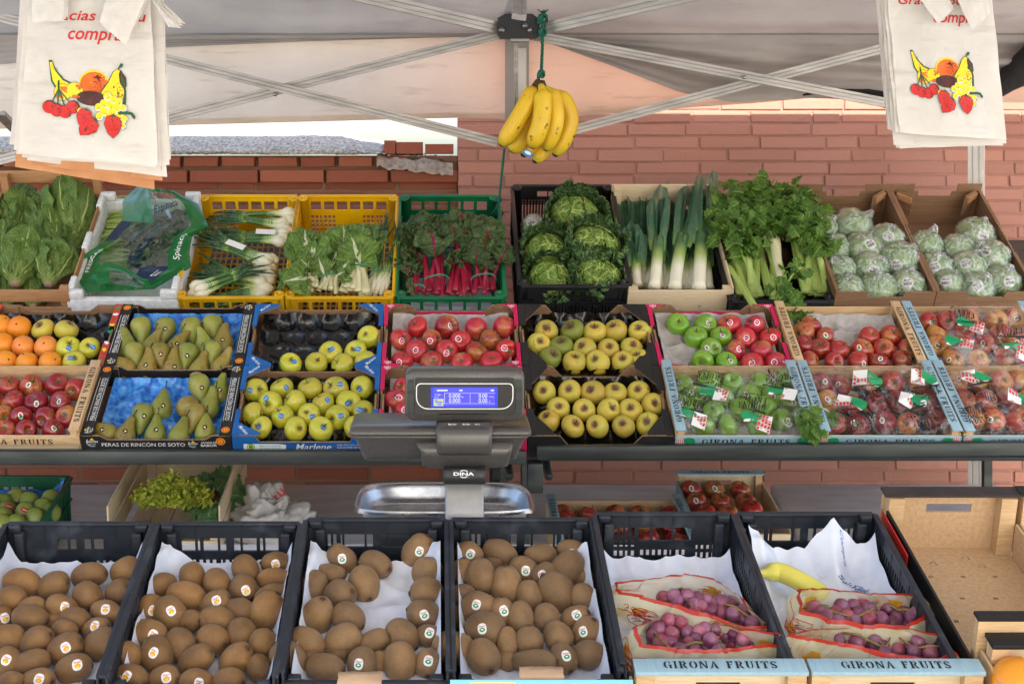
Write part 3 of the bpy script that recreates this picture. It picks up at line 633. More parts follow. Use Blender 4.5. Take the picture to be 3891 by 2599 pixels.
# black corner bracket
pts = [(1141, 42), (1158, 33), (1220, 33), (1237, 46), (1237, 84), (1228, 90), (1146, 90), (1141, 80)]
c = wp(1190, 62, BY - .06); m1 = MB()
mat_b = Matrix(((1, 0, 0, 0), (0, 0, -1, 0), (0, 1, 0, 0), (0, 0, 0, 1)))
k = (BY - .06) / F
m1.prism([((p[0] - CX) * k, EYE - (p[1] - CY) * k) for p in pts], -.0, -.035, 0, TR((0, BY - .065, 0)) @ mat_b)
cobj('bracket', m1, M['plastic_black2'])
m1 = MB(); m1.box(wp(1167, 0, BY).x, wp(1210, 0, BY).x, BY - .085, BY - .01, zat(97, BY - .07), zat(90, BY - .07), 0, None, .002); cobj('bracket_foot', m1, M['alu'])
for a in ((1150, 70), (1216, 70), (1204, 60)):
    p = wp(*a, BY - .08); m1 = MB(); m1.tube([p, p + Vector((0, .02, 0))], .011, 6); m1.tube([p + Vector((0, -.006, 0)), p + Vector((0, .02, 0))], .006, 8); cobj('bolt', m1, M['steel'])
# posts
def post(px, Y, name='post', w=.052):
    x = (px - CX) / F * Y; mb = MB(); z1 = zat(88)
    pr = [(-w / 2, -w / 2), (-w / 2 + .012, -w / 2), (-w / 2 + .015, -w / 2 + .004), (-.010, -w / 2 + .004), (-.008, -w / 2), (.008, -w / 2), (.010, -w / 2 + .004), (w / 2 - .015, -w / 2 + .004), (w / 2 - .012, -w / 2), (w / 2, -w / 2), (w / 2, w / 2), (-w / 2, w / 2)]
    mb.prism(pr, 0, z1, 0, TR((x, Y, 0)) @ Matrix.Rotation(R(-28), 4, 'Z')); mb.box(x - .05, x + .05, Y - .05, Y + .05, 0, .008); cobj(name, mb, M['alu_w'])
post(2238, 5.16); post(-140, 5.16); post(2600, -.7); post(-2000, -.7)
# black cloth rolled under the eave
def roll(pts, rads, Y):
    mb = MB(); P = [wp(x, y, Y) for x, y in pts]; 
    mb.tube(P, [r * Y / F for r in rads], 14); 
    for i, v in enumerate(mb.v): mb.v[i] = v + Vector((0, .02, .02)) * noise.noise(v * 14) + Vector((0, 0, .008)) * noise.noise(v * 50)
    cobj('rolled_cloth', mb, M['blackcloth'])
roll([(1840, 218), (1880, 210), (1930, 213), (1985, 220), (2040, 232), (2110, 246), (2180, 240), (2240, 222), (2290, 200), (2330, 165), (2370, 130), (2450, 90)], [2, 9, 14, 17, 18, 17, 18, 22, 26, 32, 34, 34], 5.12)

# ---------------------------------------------------------------- tables and the stepped shelf
def local_box(mb, P, x0, x1, b0, b1, w0, w1, m=0, bev=0): mb.box(x0, x1, b0, b1, w0, w1, m, P.M(), bev)
# low grey tables
gaps = [(-900, 596), (606, 1750), (1764, 2286)]
lt = []
for i, (a, b) in enumerate(gaps):
    mb = MB(); pa = LP.hit(a, 1108); pb = LP.hit(b, 1108)
    t = empty('folding_table', ['grey folding table top under the endive crate', 'grey folding table top behind the weighing scale', 'empty grey folding table top beside the hardboard tray'][i], 'table', LP.M((pa.x + pb.x) / 2, 0, -.03), 'grey tables under the shelf')
    wdt = pb.x - pa.x; local = MB()
    vs = []
    local.box(-wdt / 2, wdt / 2, -1.25, -.0, -.03, .03, 0, None, .012); obj('table_top', local, M['table'], t)
    for sx in (-1, 1):
        for yy in (-1.1, -.12):
            z = t.matrix_basis @ Vector((sx * (wdt / 2 - .1), yy, 0)); mb = MB(); mb.tube([z + Vector((0, 0, -.02)), Vector((z.x, z.y, 0))], .014, 10)
            o = obj('leg', mb, M['shelf'], t, t.matrix_basis.inverted())
# display shelf (two bays)
def bay(px0, px1, y0, y1, label):
    Y = 3.845; p0, p1 = wp(px0, y0, Y), wp(px1, y1, Y)
    t = empty('display_shelf', label, 'shelf', TR((p0.x, Y, p0.z)), 'stepped display shelves')
    inv = TR((-p0.x, -Y, -p0.z)); d = (p1 - p0).normalized(); L = (p1 - p0).length; Mx = fr(p0, d, (0, 1, 0))
    hgt = .037
    mb = MB(); mb.box(0, L, 0, .03, -hgt, 0, 0, Mx, .003); obj('front_rail', mb, M['shelf'], t, inv)
    mb = MB(); mb.box(p0.x, p1.x, .012, .66, -.092, -.078, 0, MP.M()); obj('shelf_board', mb, M['shelf'], t, inv)
    mb = MB(); mb.box(p0.x, p1.x, .02, .66, -.25, -.236, 0, TP.M()); obj('upper_board', mb, M['shelf'], t, inv)
    for x in (p0.x + .04, p1.x - .04):
        mb = MB(); mb.box(x - .018, x + .018, 4.93, 4.97, 0, .98 + .1); obj('post', mb, M['shelf'], t, inv)
        mb = MB(); mb.box(x - .014, x + .014, 4.74, 4.765, 0.0, 1.12); obj('post', mb, M['shelf'], t, inv)
        mb = MB(); mb.tube([(x, 3.95, .80), (x, 4.95, 1.0)], .012, 6); obj('brace', mb, M['shelf'], t, inv)
    return t
bay(-900, 1206, 1034, 1034, 'long dark metal display shelf under the pear and blue apple boxes')
bay(1231, 3000, 1024, 1008, 'dark metal display shelf bay under the film covered crates')
# visible shelf uprights beside the scale and at the far end
sp = empty('shelf_support', 'galvanised angle upright under the shelf joint behind the scale', 'shelf support', TR((wp(1205, 0, 4.1).x, 4.1, 0)))
mb = MB(); mb.box(-.011, .011, -.012, .012, 0, .98); obj('upright', mb, M['shelf'], sp)
mb = MB(); mb.box(-.06, -.035, .30, .33, 0, .98); obj('rear_upright', mb, M['shelf'], sp)
mb = MB(); mb.box(-.01, .03, -.26, -.20, .78, .86, 0, None, .003); obj('clamp', mb, M['shelf'], sp)
sp = empty('shelf_support', 'galvanised upright under the shelf end near the canopy post', 'shelf support', TR((wp(2262, 0, 4.3).x, 4.3, 0)))
mb = MB(); mb.box(-.012, .012, -.012, .012, 0, .93); obj('upright', mb, M['shelf'], sp)
# front stand
st = empty('front_stand', 'sloping front counter under the black kiwi and grape crates', 'counter', TR((0, 2.7, 0)))
inv = TR((0, -2.7, 0)); mb = MB(); mb.box(-1.4, 1.4, -.02, .56, -.205, -.185, 0, FP.M()); obj('counter_board', mb, M['table'], st, inv)
mb = MB(); mb.box(-.75, .75, 2.98, 3.45, .73, .75); obj('back_board', mb, M['table'], st, inv)
for x in (-1.3, 0, 1.3):
    for y, z in ((2.55, .60), (2.95, .72)):
        mb = MB(); mb.box(x - .02, x + .02, y - .02, y + .02, 0, z); obj('leg', mb, M['shelf'], st, inv)
for x in (-.7, .7):
    mb = MB(); mb.box(x - .02, x + .02, 3.38, 3.42, 0, .73); obj('leg', mb, M['shelf'], st, inv)
# ---------------------------------------------------------------- crates and boxes (local: x across, y from front to back, z from base to rim)
def rim(P, x, b, H): return P.M(x, b, -H)
# wall frames: outside face towards the outside, (a, b) = along the wall and up
def wframe(side, W, D):
    if side == 'front': return fr((-W / 2, 0, 0), (1, 0, 0), (0, 0, 1)), W      # z of the frame = -y (outward)
    if side == 'back': return fr((W / 2, D, 0), (-1, 0, 0), (0, 0, 1)), W
    if side == 'left': return fr((-W / 2, D, 0), (0, -1, 0), (0, 0, 1)), D
    return fr((W / 2, 0, 0), (0, 1, 0), (0, 0, 1)), D
def lattice(L, H, style):
    hs = []
    if style == 'veg':                                         # light vegetable crate: a row of wide slots, then a fine mesh
        n = max(4, round(L / .058)); a0 = .035; st_ = (L - 2 * a0) / n
        for i in range(n): hs.append((a0 + i * st_ + .005, a0 + (i + 1) * st_ - .005, H - .058, H - .022))
        m = n * 3; s2 = (L - 2 * a0) / m; y = .012; 
        while y < H - .085:
            for i in range(m):
                if not (abs(i + .5 - m / 2) < m * .18 and y > .03): hs.append((a0 + i * s2 + .0025, a0 + (i + 1) * s2 - .0025, y, y + .0145))
            y += .0185
    elif style == 'kiwi':                                      # solid walls with hand holes and slots
        c = L / 2
        hs += [(c - .075, c - .008, H - .062, H - .032), (c + .008, c + .075, H - .062, H - .032)]
        for k in range(4):
            for s in (-1, 1):
                x = c + s * (.087 + k * .0115); hs.append((x - .0035, x + .0035, H - .060, H - .032)); hs.append((x - .0035, x + .0035, H - .100, H - .078))
    elif style == 'kiwi2':
        c = L / 2; hs += [(c - .10, c - .062, H - .062, H - .032), (c - .055, c - .008, H - .062, H - .032), (c + .008, c + .055, H - .062, H - .032), (c + .062, c + .10, H - .062, H - .032)]
        for k in range(18):
            x = .03 + k * (L - .06) / 17; hs.append((x - .004, x + .004, H - .094, H - .080))
    elif style == 'solid4':
        c = L / 2; hs += [(c - .048, c - .008, H - .058, H - .034), (c + .008, c + .048, H - .058, H - .034)]
        for k in range(4): hs.append((.075 + k * .0135 - .003, .075 + k * .0135 + .003, H - .092, H - .082))
    elif style == 'grape':
        c = L / 2; hs += [(c - .060, c + .050, H - .060, H - .030)]
        for k in range(4):
            x = c + .062 + k * .012; hs += [(x - .0035, x + .0035, H - .05, H - .030), (x - .0035, x + .0035, H - .075, H - .058), (x - .0035, x + .0035, H - .096, H - .082)]
            x = c - .072 - k * .012; hs += [(x - .003, x + .003, H - .080, H - .064), (x - .003, x + .003, H - .10, H - .086)]
        for k in range(8): x = c - .045 + k * .0125; hs += [(x - .0035, x + .0035, H - .094, H - .080)]
    elif style == 'side':
        n = int((L - .1) / .014)
        for k in range(n):
            x = .05 + k * .014; hs += [(x, x + .007, H - .085, H - .055), (x, x + .007, H - .05, H - .03), (x, x + .007, .03, .06)]
    elif style == 'wide':
        c = L / 2; hs += [(c - .088, c - .035, H - .045, H - .022), (c - .028, c - .004, H - .045, H - .022), (c + .004, c + .028, H - .045, H - .022), (c + .035, c + .088, H - .045, H - .022)]
        for k in range(int((L - .05) / .011)): hs.append((.03 + k * .011, .035 + k * .011, .02, H - .058))
    return hs
def plastic_crate(name, label, cat, mat_, Mx, W, D, H, styles, group=None, hf=None, rimw=.014, corner=.03, foot=True):
    """styles: front, back, sides.  hf: a lower front wall"""
    t = empty(name, label, cat, Mx, group)
    base = MB(); n = int(W / .022); hs = [(.02 + i * (W - .04) / n + .003, .02 + (i + 1) * (W - .04) / n - .003, .02 + j * (D - .04) / 16 + .003, .02 + (j + 1) * (D - .04) / 16 - .003) for i in range(n) for j in range(16)]
    base.holes(W - .02, D - .02, hs if styles[0] == 'veg' else [], .004, TR((-W / 2 + .01, .01, 0))); obj('base', base, mat_, t)
    for side, sty in (('front', styles[0]), ('back', styles[1]), ('left', styles[2]), ('right', styles[2])):
        F_, L = wframe(side, W, D); h = (hf or H) if side == 'front' else H; mb = MB()
        lean = .018
        mb.holes(L, h, lattice(L, h, sty), .004, F_ @ TR((0, 0, -.004)), 0, lambda p: Vector((p.x + (L / 2 - p.x) * .03 * (1 - p.y / h), p.y, p.z - (1 - p.y / h) * lean * .5)))
        # rim and ribs, standing proud
        mb.box(.004, L - .004, h - .006, h + .001, -.006, rimw - .006, 0, F_, .0015)
        for yy in ((h - .064, h - .075) if sty in ('veg', 'wide') else (h - .066,)): mb.box(.008, L - .008, yy - .005, yy, -.0055, .004, 0, F_)
        nr = max(3, round(L / .058))
        for i in range(nr + 1):
            x = .03 + i * (L - .06) / nr; mb.box(x - .002, x + .002, .01, h - .007, -.0062, .003, 0, F_)
        obj('wall', mb, mat_, t)
    for sx in (-1, 1):
        for y in (0, D):
            cb = MB()
            h = (hf or H) if y == 0 else H; x = sx * (W / 2 - .004); yy = y + (.004 if y == 0 else -.004)
            if styles[0] == 'kiwi': cb.box(x - sx * .026 - .010, x - sx * .026 + .010, yy + (.006 if y == 0 else -.022), yy + (.022 if y == 0 else -.006), 0, h - .012, 0, None, .003); cb.box(x - sx * .017 - .012, x - sx * .017 + .012, yy + (.0 if y == 0 else -.016), yy + (.016 if y == 0 else .0), h - .0118, h + .0035, 0, None, .003); obj('corner_post', cb, mat_, t); continue
            pr = [(.016, 0), (.016, h - .002), (.018, h - .001), (.018, h + .003), (.012, h + .004), (.009, h + .002), (.009, h - .01), (0.0005, h - .01)]
            cb.lathe(pr, 12, 0, TR((x - sx * .012, yy + (.012 if y == 0 else -.012), 0))); obj('corner_post', cb, mat_, t)
    return t
def board(mb, M_, x0, x1, y0, y1, z0, z1, m=0): mb.box(x0, x1, y0, y1, z0, z1, m, M_, .0008)
# --- corrugated cardboard box with shaped rims
def card_box(name, label, Mx, W, D, H, kind, group=None, notch=None):
    t = empty(name, label, 'fruit box', Mx, group); T = .005
    out = {'peras': 'blk_card', 'blue': 'blue_card', 'pink': 'pink_card', 'reineta': 'blk_card', 'orange': 'red_card', 'lettuce': 'kraft'}[kind]
    inn = 'blk_card' if kind == 'peras' else 'kraft'
    mats = [M[inn], M[out], M['kraft_e']]
    fl = {'peras': .031, 'blue': .013, 'pink': .011, 'reineta': .020, 'orange': .020, 'lettuce': .010}[kind]; dr = {'peras': .014, 'blue': .022, 'pink': .024, 'reineta': .042, 'orange': .026, 'lettuce': .022}[kind]
    cw = {'peras': .05, 'blue': .062, 'pink': .075, 'reineta': .085, 'orange': .075, 'lettuce': .10}[kind]; sl_ = {'peras': .02, 'blue': .012, 'pink': .022, 'reineta': .03, 'orange': .028, 'lettuce': .004}[kind]
    mb = MB(); mb.box(-W / 2 + T, W / 2 - T, T, D - T, 0, T); obj('base', mb, M['kraft'], t)
    for side in ('front', 'back'):
        F_, L = wframe(side, W, D); d2 = dr if side == 'front' else dr * .9
        poly = [(0, 0), (L, 0), (L, H), (L - cw, H), (L - cw - sl_, H - d2), (cw + sl_, H - d2), (cw, H), (0, H)]
        mb = MB(); mb.prism(poly, -T, 0, (0, 1, 2), F_)
        if kind in ('reineta', 'orange', 'pink', 'blue', 'peras'):           # corner tabs folded inside
            for s in (0, 1):
                a = [(T, .02), (cw * .9, .02), (cw * .9, H - .003), (T, H - .003)]; a = [(L - p[0], p[1]) for p in a] if s else a
                mb.prism(a, -2 * T - .0015, -T - .001, (0, 0, 2), F_)
        obj('wall', mb, mats, t)
    for side in ('left', 'right'):
        F_, L = wframe(side, W, D); mb = MB()
        n0, n1 = L * .36, L * .64; dn = .016 if kind in ('blue', 'pink', 'reineta', 'orange') else 0
        poly = [(T, 0), (L - T, 0), (L - T, H - .001), (n1, H - .001), (n1 - .006, H - dn - .001), (n0 + .006, H - dn - .001), (n0, H - .001), (T, H - .001)] if dn else [(T, 0), (L - T, 0), (L - T, H - .001), (T, H - .001)]
        mb.prism(poly, -T, 0, (0, 1, 2), F_)
        if dn: mb.prism([(n0 + .008, H - .06), (n1 - .008, H - .06), (n1 - .010, H - dn + .012), (n0 + .010, H - dn + .012)], -T * 2.3, -T - .001, (0, 0, 2), F_)
        obj('wall', mb, mats, t)
    # flat rim flanges (the printed top strips) and the corner gussets
    for s in (-1, 1):
        mb = MB(); x0, x1 = s * (W / 2 + .001), s * (W / 2 - fl); a, b = min(x0, x1), max(x0, x1)
        if kind == 'peras': mb.box(a, b, .002, D - .002, H + .0005, H + .004, 1)
        else:
            mb.box(a, b, .002, D * .36, H + .0005, H + .004, 1); obj('flange', mb, mats, t); mb = MB(); mb.box(a, b, D * .64, D - .002, H + .0005, H + .004, 1)
        obj('flange', mb, mats, t)
        g = {'peras': 0, 'blue': .062, 'pink': .05, 'reineta': .05, 'orange': .0, 'lettuce': .0}[kind]
        if g:
            for y0, dy in ((0, 1), (D, -1)):
                gy = g * (1.7 if kind == 'reineta' else .85)
                pl = [(s * (W / 2 - fl - .0004), y0 + dy * .001), (s * (W / 2 - fl - g), y0 + dy * .001), (s * (W / 2 - fl - g), y0 + dy * .012), (s * (W / 2 - fl - g * .55), y0 + dy * gy * .55), (s * (W / 2 - fl - .0004), y0 + dy * gy)]
                if kind == 'pink': pl = [(s * (W / 2 - fl - .0004), y0 + dy * .001), (s * (W / 2 - fl - g), y0 + dy * .001), (s * (W / 2 - fl - g * .45), y0 + dy * .010), (s * (W / 2 - fl - g * .16), y0 + dy * .022), (s * (W / 2 - fl - .002), y0 + dy * gy)]
                mb = MB(); mb.prism(pl, H + .0006, H + .0036, (1, 1, 2)); obj('corner_gusset', mb, mats, t)
    z = H + .0048; tx = MB()
    TM = [M['white'], M['orange_p'], M['red_p'], M['green_p'], M['pink_p'], M['yellow_p']]
    up = lambda x, y, ang: TR((x, y, z)) @ Matrix.Rotation(R(ang), 4, 'Z')
    def ring(Mx_, r0, r1, m, c=0, n=20):
        for i in range(n):
            a, b = 2 * math.pi * i / n, 2 * math.pi * (i + 1) / n
            tx.add([(r0 * math.cos(a), r0 * math.sin(a), c), (r1 * math.cos(a), r1 * math.sin(a), c), (r1 * math.cos(b), r1 * math.sin(b), c), (r0 * math.cos(b), r0 * math.sin(b), c)], [(0, 1, 2, 3)], m, False, Mx_)
    def badge(Mx_, r):
        ring(Mx_, 0, r, 1); ring(Mx_, r * .55, r * .8, 2, .0004); put_text(tx, 'S', Mx_, None, r * .6, 2, .02, c=.0005)
    def crest(Mx_, r):
        put_text(tx, 'RINCÓN', Mx_ @ TR((0, r * .12, 0)), r * 2, None, 0, .03); put_text(tx, 'DE SOTO', Mx_ @ TR((0, -r * .5, 0)), r * 1.3, None, 0, .02)
        tx.prism([(-r * .45, r * .45), (r * .45, r * .45), (0, r * .95)], 0, .0004, 5, Mx_)
        for k in range(9):
            a = R(200 + k * 17.5 - 160 * (k > 4) + 20)
            tx.prism(blob(6, r * .11, r * .11, math.cos(a) * r * 1.0, math.sin(a) * r * 1.0), 0, .0004, 0, Mx_)
    if kind == 'peras':
        for s in (-1, 1):
            xx = s * (W / 2 - fl / 2); ang = 90 if s < 0 else -90
            put_text(tx, 'PERAS DE RINCÓN DE SOTO', up(xx, D * .5, ang), D * .60, .0155, 0, .006)
            for q in (-1, 1): tx.box(-D * .31, D * .31, q * .0112 - .0005, q * .0112 + .0005, 0, .0003, 0, up(xx, D * .5, ang))
            badge(up(xx, D * (.93 if s < 0 else .07), 0), .0115); crest(up(xx, D * (.07 if s < 0 else .93), ang), .012)
        F_, L = wframe('front', W, D); q = F_ @ TR((0, 0, .0008))
        put_text(tx, 'PERAS DE RINCÓN DE SOTO', q @ TR((L * .41, H - dr - .014, 0)), L * .56, .0155, 0, .006)
        put_text(tx, 'GRANDES EN', q @ TR((L * .85, H - dr - .008, 0)), L * .10, .006, 0, .01); put_text(tx, 'SABOR', q @ TR((L * .85, H - dr - .018, 0)), L * .11, .009, 0, .02)
        crest(q @ TR((L * .745, H - dr - .013, 0)), .012); crest(q @ TR((.028, H - .020, 0)), .015); badge(q @ TR((L - .028, H - .018, 0)), .013)
    if kind == 'blue':
        for s in (-1, 1):
            for y0, dy in ((0, 1), (D, -1)): put_text(tx, 'Marlene', up(s * (W / 2 - .030), y0 + dy * .021, s * (-52 if dy < 0 else 52)), .042, .011, 0, .004, .3)
        F_, L = wframe('front', W, D); q = F_ @ TR((0, 0, .0008))
        put_text(tx, 'Marlene', q @ TR((L * .56, H - dr - .015, .0004)), .098, .022, 0, .006, .25); put_text(tx, 'HIJA DE LOS ALPES', q @ TR((L * .82, H - dr - .009, 0)), .075, .0055, 0, .005); put_text(tx, 'DAUGHTER OF THE ALPS', q @ TR((L * .84, H - dr - .018, 0)), .090, .0055, 0, .005)
        tx.prism([(0.02, 0.001), (.135, 0), (.137, .018), (.12, .021), (.02, .021)], 0, .0004, 0, q @ TR((.01, H - dr - .026, 0)))
        ring(q @ TR((.05, H - dr - .015, .0006)), 0, .011, 3); ring(q @ TR((.05, H - dr - .015, .0010)), .006, .009, 5)
        put_text(tx, 'MELA ALTO ADIGE IGP', q @ TR((.103, H - dr - .011, .0010)), .058, .005, 3, .006); put_text(tx, 'SÜDTIROLER APFEL GGA', q @ TR((.103, H - dr - .019, .0010)), .058, .005, 3, .006)
    if kind == 'pink':
        for s in (-1, 1):
            for y0, dy in ((0, 1), (D, -1)):
                c = up(s * (W / 2 - .017), y0 + dy * .013, 0); hp = [(math.sin(k * .3491) ** 3 * .011, (13 * math.cos(k * .3491) - 5 * math.cos(k * .698) - 2 * math.cos(k * 1.047)) * .00065) for k in range(18)]
                tx.prism([(a * .95, b * .95) for a, b in hp], 0, .0004, 0, c); tx.prism([(a * .8, b * .8) for a, b in hp], 0, .0008, 4, c)
                for k in (-1, 0, 1): tx.box(-.005, .005, k * .003 - .0007, k * .003 + .0007, .0009, .0011, 0, c @ Matrix.Rotation(R(25), 4, 'Z'))
            F_, L = wframe('right' if s > 0 else 'left', W, D); put_text(tx, 'Pink Lady', F_ @ TR((L * .7, H - .03, -T - .0015)) @ Matrix.Rotation(math.pi, 4, 'Y'), .085, .016, 0, .006, .3)
        F_, L = wframe('back', W, D); q = F_ @ TR((0, 0, -T - .0012))
        tx.box(cw + sl_, L - cw - sl_, H - dr * .9 - .026, H - dr * .9 - .012, -.0006, -.0002, 0, q); tx.box(cw + sl_, L - cw - sl_, H - dr * .9 - .011, H - dr * .9 - .0005, -.0006, -.0002, 4, q)
    if kind == 'orange':
        for k in range(7):
            c = up(W / 2 - .010, .02 + k * .043 + .01 * (k % 2), 20 * k); tx.prism(blob(10, .006, .009, 0, 0, 0, .1, k), -.0004, .0002, [3, 5, 0][k % 3], c)
    if kind == 'lettuce':
        F_, L = wframe('front', W, D); q = F_ @ TR((0, 0, .0012))
        KM = len(TM); TM += [M['black'], M['red_card']]
        put_text(tx, 'CATEGORÍA', q @ TR((.075, .026, 0)), .055, .009, KM, .03); stencil(tx, 'I', q @ TR((.112, .028, 0)), .013, .018, KM)
        tx.box(.03, .125, .014, .0165, 0, .0003, KM, q); c = q @ TR((.062, .062, 0)); tx.prism(blob(12, .010, .009, 0, 0), 0, .0003, KM, c)
        for k in range(5): a = R(-58 + 30 * k) + math.pi / 2; tx.prism(blob(8, .010 if k else .008, .0024, math.cos(a) * .016, math.sin(a) * .016, a), .0, .0004, KM, c)
        for k in range(22): a = R(20 + k * 13); tx.box(-.0012, .0012, .024, .0265, 0, .0003, KM, c @ Matrix.Rotation(a, 4, 'Z')) if not 6 < k < 9 else None
        c = q @ TR((L - .05, .055, 0))
        for k in range(8): a = R(20 + k * 45); tx.prism(blob(10, .014, .0065, math.cos(a) * .022, math.sin(a) * .022, a, .08, k), 0, .0003, KM + 1, c)
        c = q @ TR((L * .5, .004, 0)); tx.prism(blob(14, .025, .010, 0, 0), 0, .0003, KM + 1, c)
    if tx.f: obj('printed_mark', tx, TM, t)
    return t
# --- wooden fruit crate with thick lettered end strips
def wood_box(name, label, Mx, W, D, H, strip='ply_blue', text=True, front='ply_blue', group=None, strips=(1, 1), fw_drop=.007):
    t = empty(name, label, 'fruit crate', Mx, group)
    mb = MB(); mb.box(-W / 2 + .006, W / 2 - .006, .005, D - .005, 0, .004); obj('base', mb, M['wood3'], t)
    for side in ('front', 'back'):
        F_, L = wframe(side, W, D); mb = MB(); mb.box(.008, L - .008, 0.004, H - fw_drop, -.004, 0, 0, F_); obj('wall', mb, M['wood'] if side == 'back' or not front else M['wood3'], t)
    for s in (-1, 1):
        mb = MB(); x = s * (W / 2 - .0045); mb.box(x - .003, x + .003, .0045, D - .0045, 0, H - .002); obj('end_board', mb, M['wood_y'], t)
        for y in (.013, D - .013):
            mb = MB(); mb.box(s * (W / 2 - .0082) - .0 if s < 0 else W / 2 - .0262, s * (W / 2 - .0262) if s < 0 else W / 2 - .0082, y - .008, y + .008, .004, H + .010); obj('corner_block', mb, M['wood'], t)
        mb = MB(); x0, x1 = sorted((s * (W / 2 - .0008), s * (W / 2 - .029))); 
        mb.box(x0, x1, -.001, D + .001, H + .0105, H + .0145, 0, None, .0008); sp_ = obj('end_strip', mb, M[strip], t)
        if text and strips[(s + 1) // 2]:
            mb = MB(); stencil(mb, 'GIRONA FRUITS', TR(((x0 + x1) / 2, D * .5, H + .0152)) @ Matrix.Rotation(R(90 if s < 0 else -90), 4, 'Z'), D * .78, .0155); obj('lettering', mb, M['black'], t)
    if front:
        F_, L = wframe('front', W, D); mb = MB(); mb.box(.001, L - .001, H - fw_drop - .034, H - fw_drop + .001, .0005, .004, 0, F_, .0006); obj('front_strip', mb, M[front], t)
        mb = MB(); q = F_ @ TR((0, 0, .0046)); stencil(mb, 'GIRONA FRUITS', q @ TR((L / 2, H - fw_drop - .0165, 0)), L * .62, .018); obj('lettering', mb, M['black'], t)
        mb = MB()
        if front == 'ply_blue':
            for s in (-1, 1):
                c = q @ TR((L / 2 + s * L * .425, H - fw_drop - .0165, 0)); logo(mb, c, .026, s)
            obj('printed_mark', mb, [M['red_p'], M['white'], M['green_p']], t)
    return t
def logo(mb, c, s, flip=1, fn=None, detail=True):
    """red and white chequer flag with a green lemon and a leaf: built as it is printed"""
    f = fn or (lambda a, b, k=0: c @ Vector((a, b, .0002 + k)))
    q = lambda pts, m, k: poly2d(mb, [(a * flip * s, b * s) for a, b in pts], m, (lambda a, b: f(a, b, k)))
    q([(0, -.55), (.85, -.55), (.85, .6), (0, .6)], 1, 0)
    for i in range(4):
        for j in range(5):
            x, y = .02 + i * .21, -.53 + j * .23; q([(x, y), (x + .13, y), (x + .19, y + .15), (x + .05, y + .17)], 0, .0003)
    q(blob(16, .62, .44, -.42, .12, R(12), .05, 2), 2, .0005); q(blob(10, .24, .13, -.62, -.30, R(35)), 1, .0007); q(blob(8, .10, .14, .12, .42), 2, .0006)
# ---------------------------------------------------------------- the two rows of fruit boxes
EDG = [-145, 185, 530, 865, 1210, 1545, 1875, 2205, 2535]
EX = [MP.loc(e, 1005).x for e in EDG]
RD, GAP = .302, .006
def mid(col, row):
    a, b = EX[col], EX[col + 1]; return (a + b) / 2, (b - a) - .004, 0 if row == 0 else RD + GAP
BOXK = {}
def midbox(col, row, kind, label, H=.076):
    x, W, b = mid(col, row); D = RD - .002
    if row == 0: H0 = H; Mx = MP.M(x, b, -H + (.016 if kind == 'girona' or kind == 'plain' else .008))
    else: Mx = rim(MP, x, b, H)
    if kind in ('girona', 'plain'):
        return wood_box('wooden_fruit_crate', label, Mx, W, D, H, 'ply_blue' if kind == 'girona' else 'wood_y', True, ('ply_blue' if kind == 'girona' else 'wood') if row == 0 else None, 'wooden apple crates')
    return card_box('cardboard_fruit_box', label, Mx, W, D, H, kind, 'cardboard fruit boxes')
midbox(0, 0, 'plain', 'bare wood crate of dark red apples below the orange box')
midbox(1, 0, 'peras', 'black printed pear box, half empty, blue tray showing, on the shelf edge')
midbox(2, 0, 'blue', 'blue printed box full of yellow green apples, on the shelf edge')
midbox(3, 0, 'pink', 'pink edged box of red apples partly hidden behind the scale')
midbox(4, 0, 'reineta', 'black cornered box of russet apples standing on the shelf edge')
midbox(5, 0, 'girona', 'pale blue edged wooden crate of film covered green apples')
midbox(6, 0, 'girona', 'pale blue edged wooden crate of film covered red apples on the shelf edge')
midbox(7, 0, 'girona', 'pale blue edged wooden crate at the shelf end, film reflecting violet sky')
midbox(0, 1, 'orange', 'box with red printed edge holding oranges and a few apples')
midbox(1, 1, 'peras', 'black printed pear box, full of pears, behind the half empty one')
midbox(2, 1, 'blue', 'blue printed box with many empty black tray cups')
midbox(3, 1, 'pink', 'pink edged box of red apples below the green crate of red chard')
midbox(4, 1, 'reineta', 'black cornered box of russet apples below the savoy cabbage crate')
midbox(5, 1, 'pink', 'pink edged box of mixed green and red apples below the leeks')
midbox(6, 1, 'plain', 'bare wood crate of red apples with half its pulp tray empty')
midbox(7, 1, 'girona', 'pale blue edged wooden crate of red apples under torn film, below the lettuces')
# trays inside them
def tray(col, row, mat_, label, nx=5, ny=4, dep=.022, z=-.039, edge=.012, rr=.036):
    x, W, b = mid(col, row); w2, d2 = W - .05, RD - .028; mb = MB(); sd = rnd.random() * 50
    cs = []
    for j in range(ny):
        for i in range(nx - (j % 2)): cs.append(((i + (.5 if j % 2 else 0)) / (nx - 1) * (w2 - 2 * rr * .9) - w2 / 2 + rr * .9, (j + .5) / ny * d2))
    def f(u, v):
        a, bb = (u - .5) * w2, v * d2; h = 0
        for cx_, cy_ in cs:
            d = math.hypot(a - cx_, bb - cy_) / rr
            if d < 1: h = max(h, (1 - d * d) ** .7)
        e = min(u, 1 - u, v * .8, (1 - v) * .8)
        up = edge * max(0, 1 - e / .05) * (1.3 + noise.noise(Vector((u * 5, v * 5, sd))))
        return Vector((a, bb + .012, -dep * h + up + .0035 * noise.noise(Vector((a * 60, bb * 60, sd))) * (1 if mat_ != 'graytray' else .3) + (.006 * noise.fractal(Vector((a * 90, bb * 90, sd)), 1, 2, 3) if h > .55 and mat_ == 'blacktray' else 0)))
    mb.grid(f, 72, 54)
    o = obj('fruit_tray', mb, M[mat_], None, MP.M(x, b, z)); return tag(o, label, 'fruit tray', 'moulded trays in the fruit boxes')
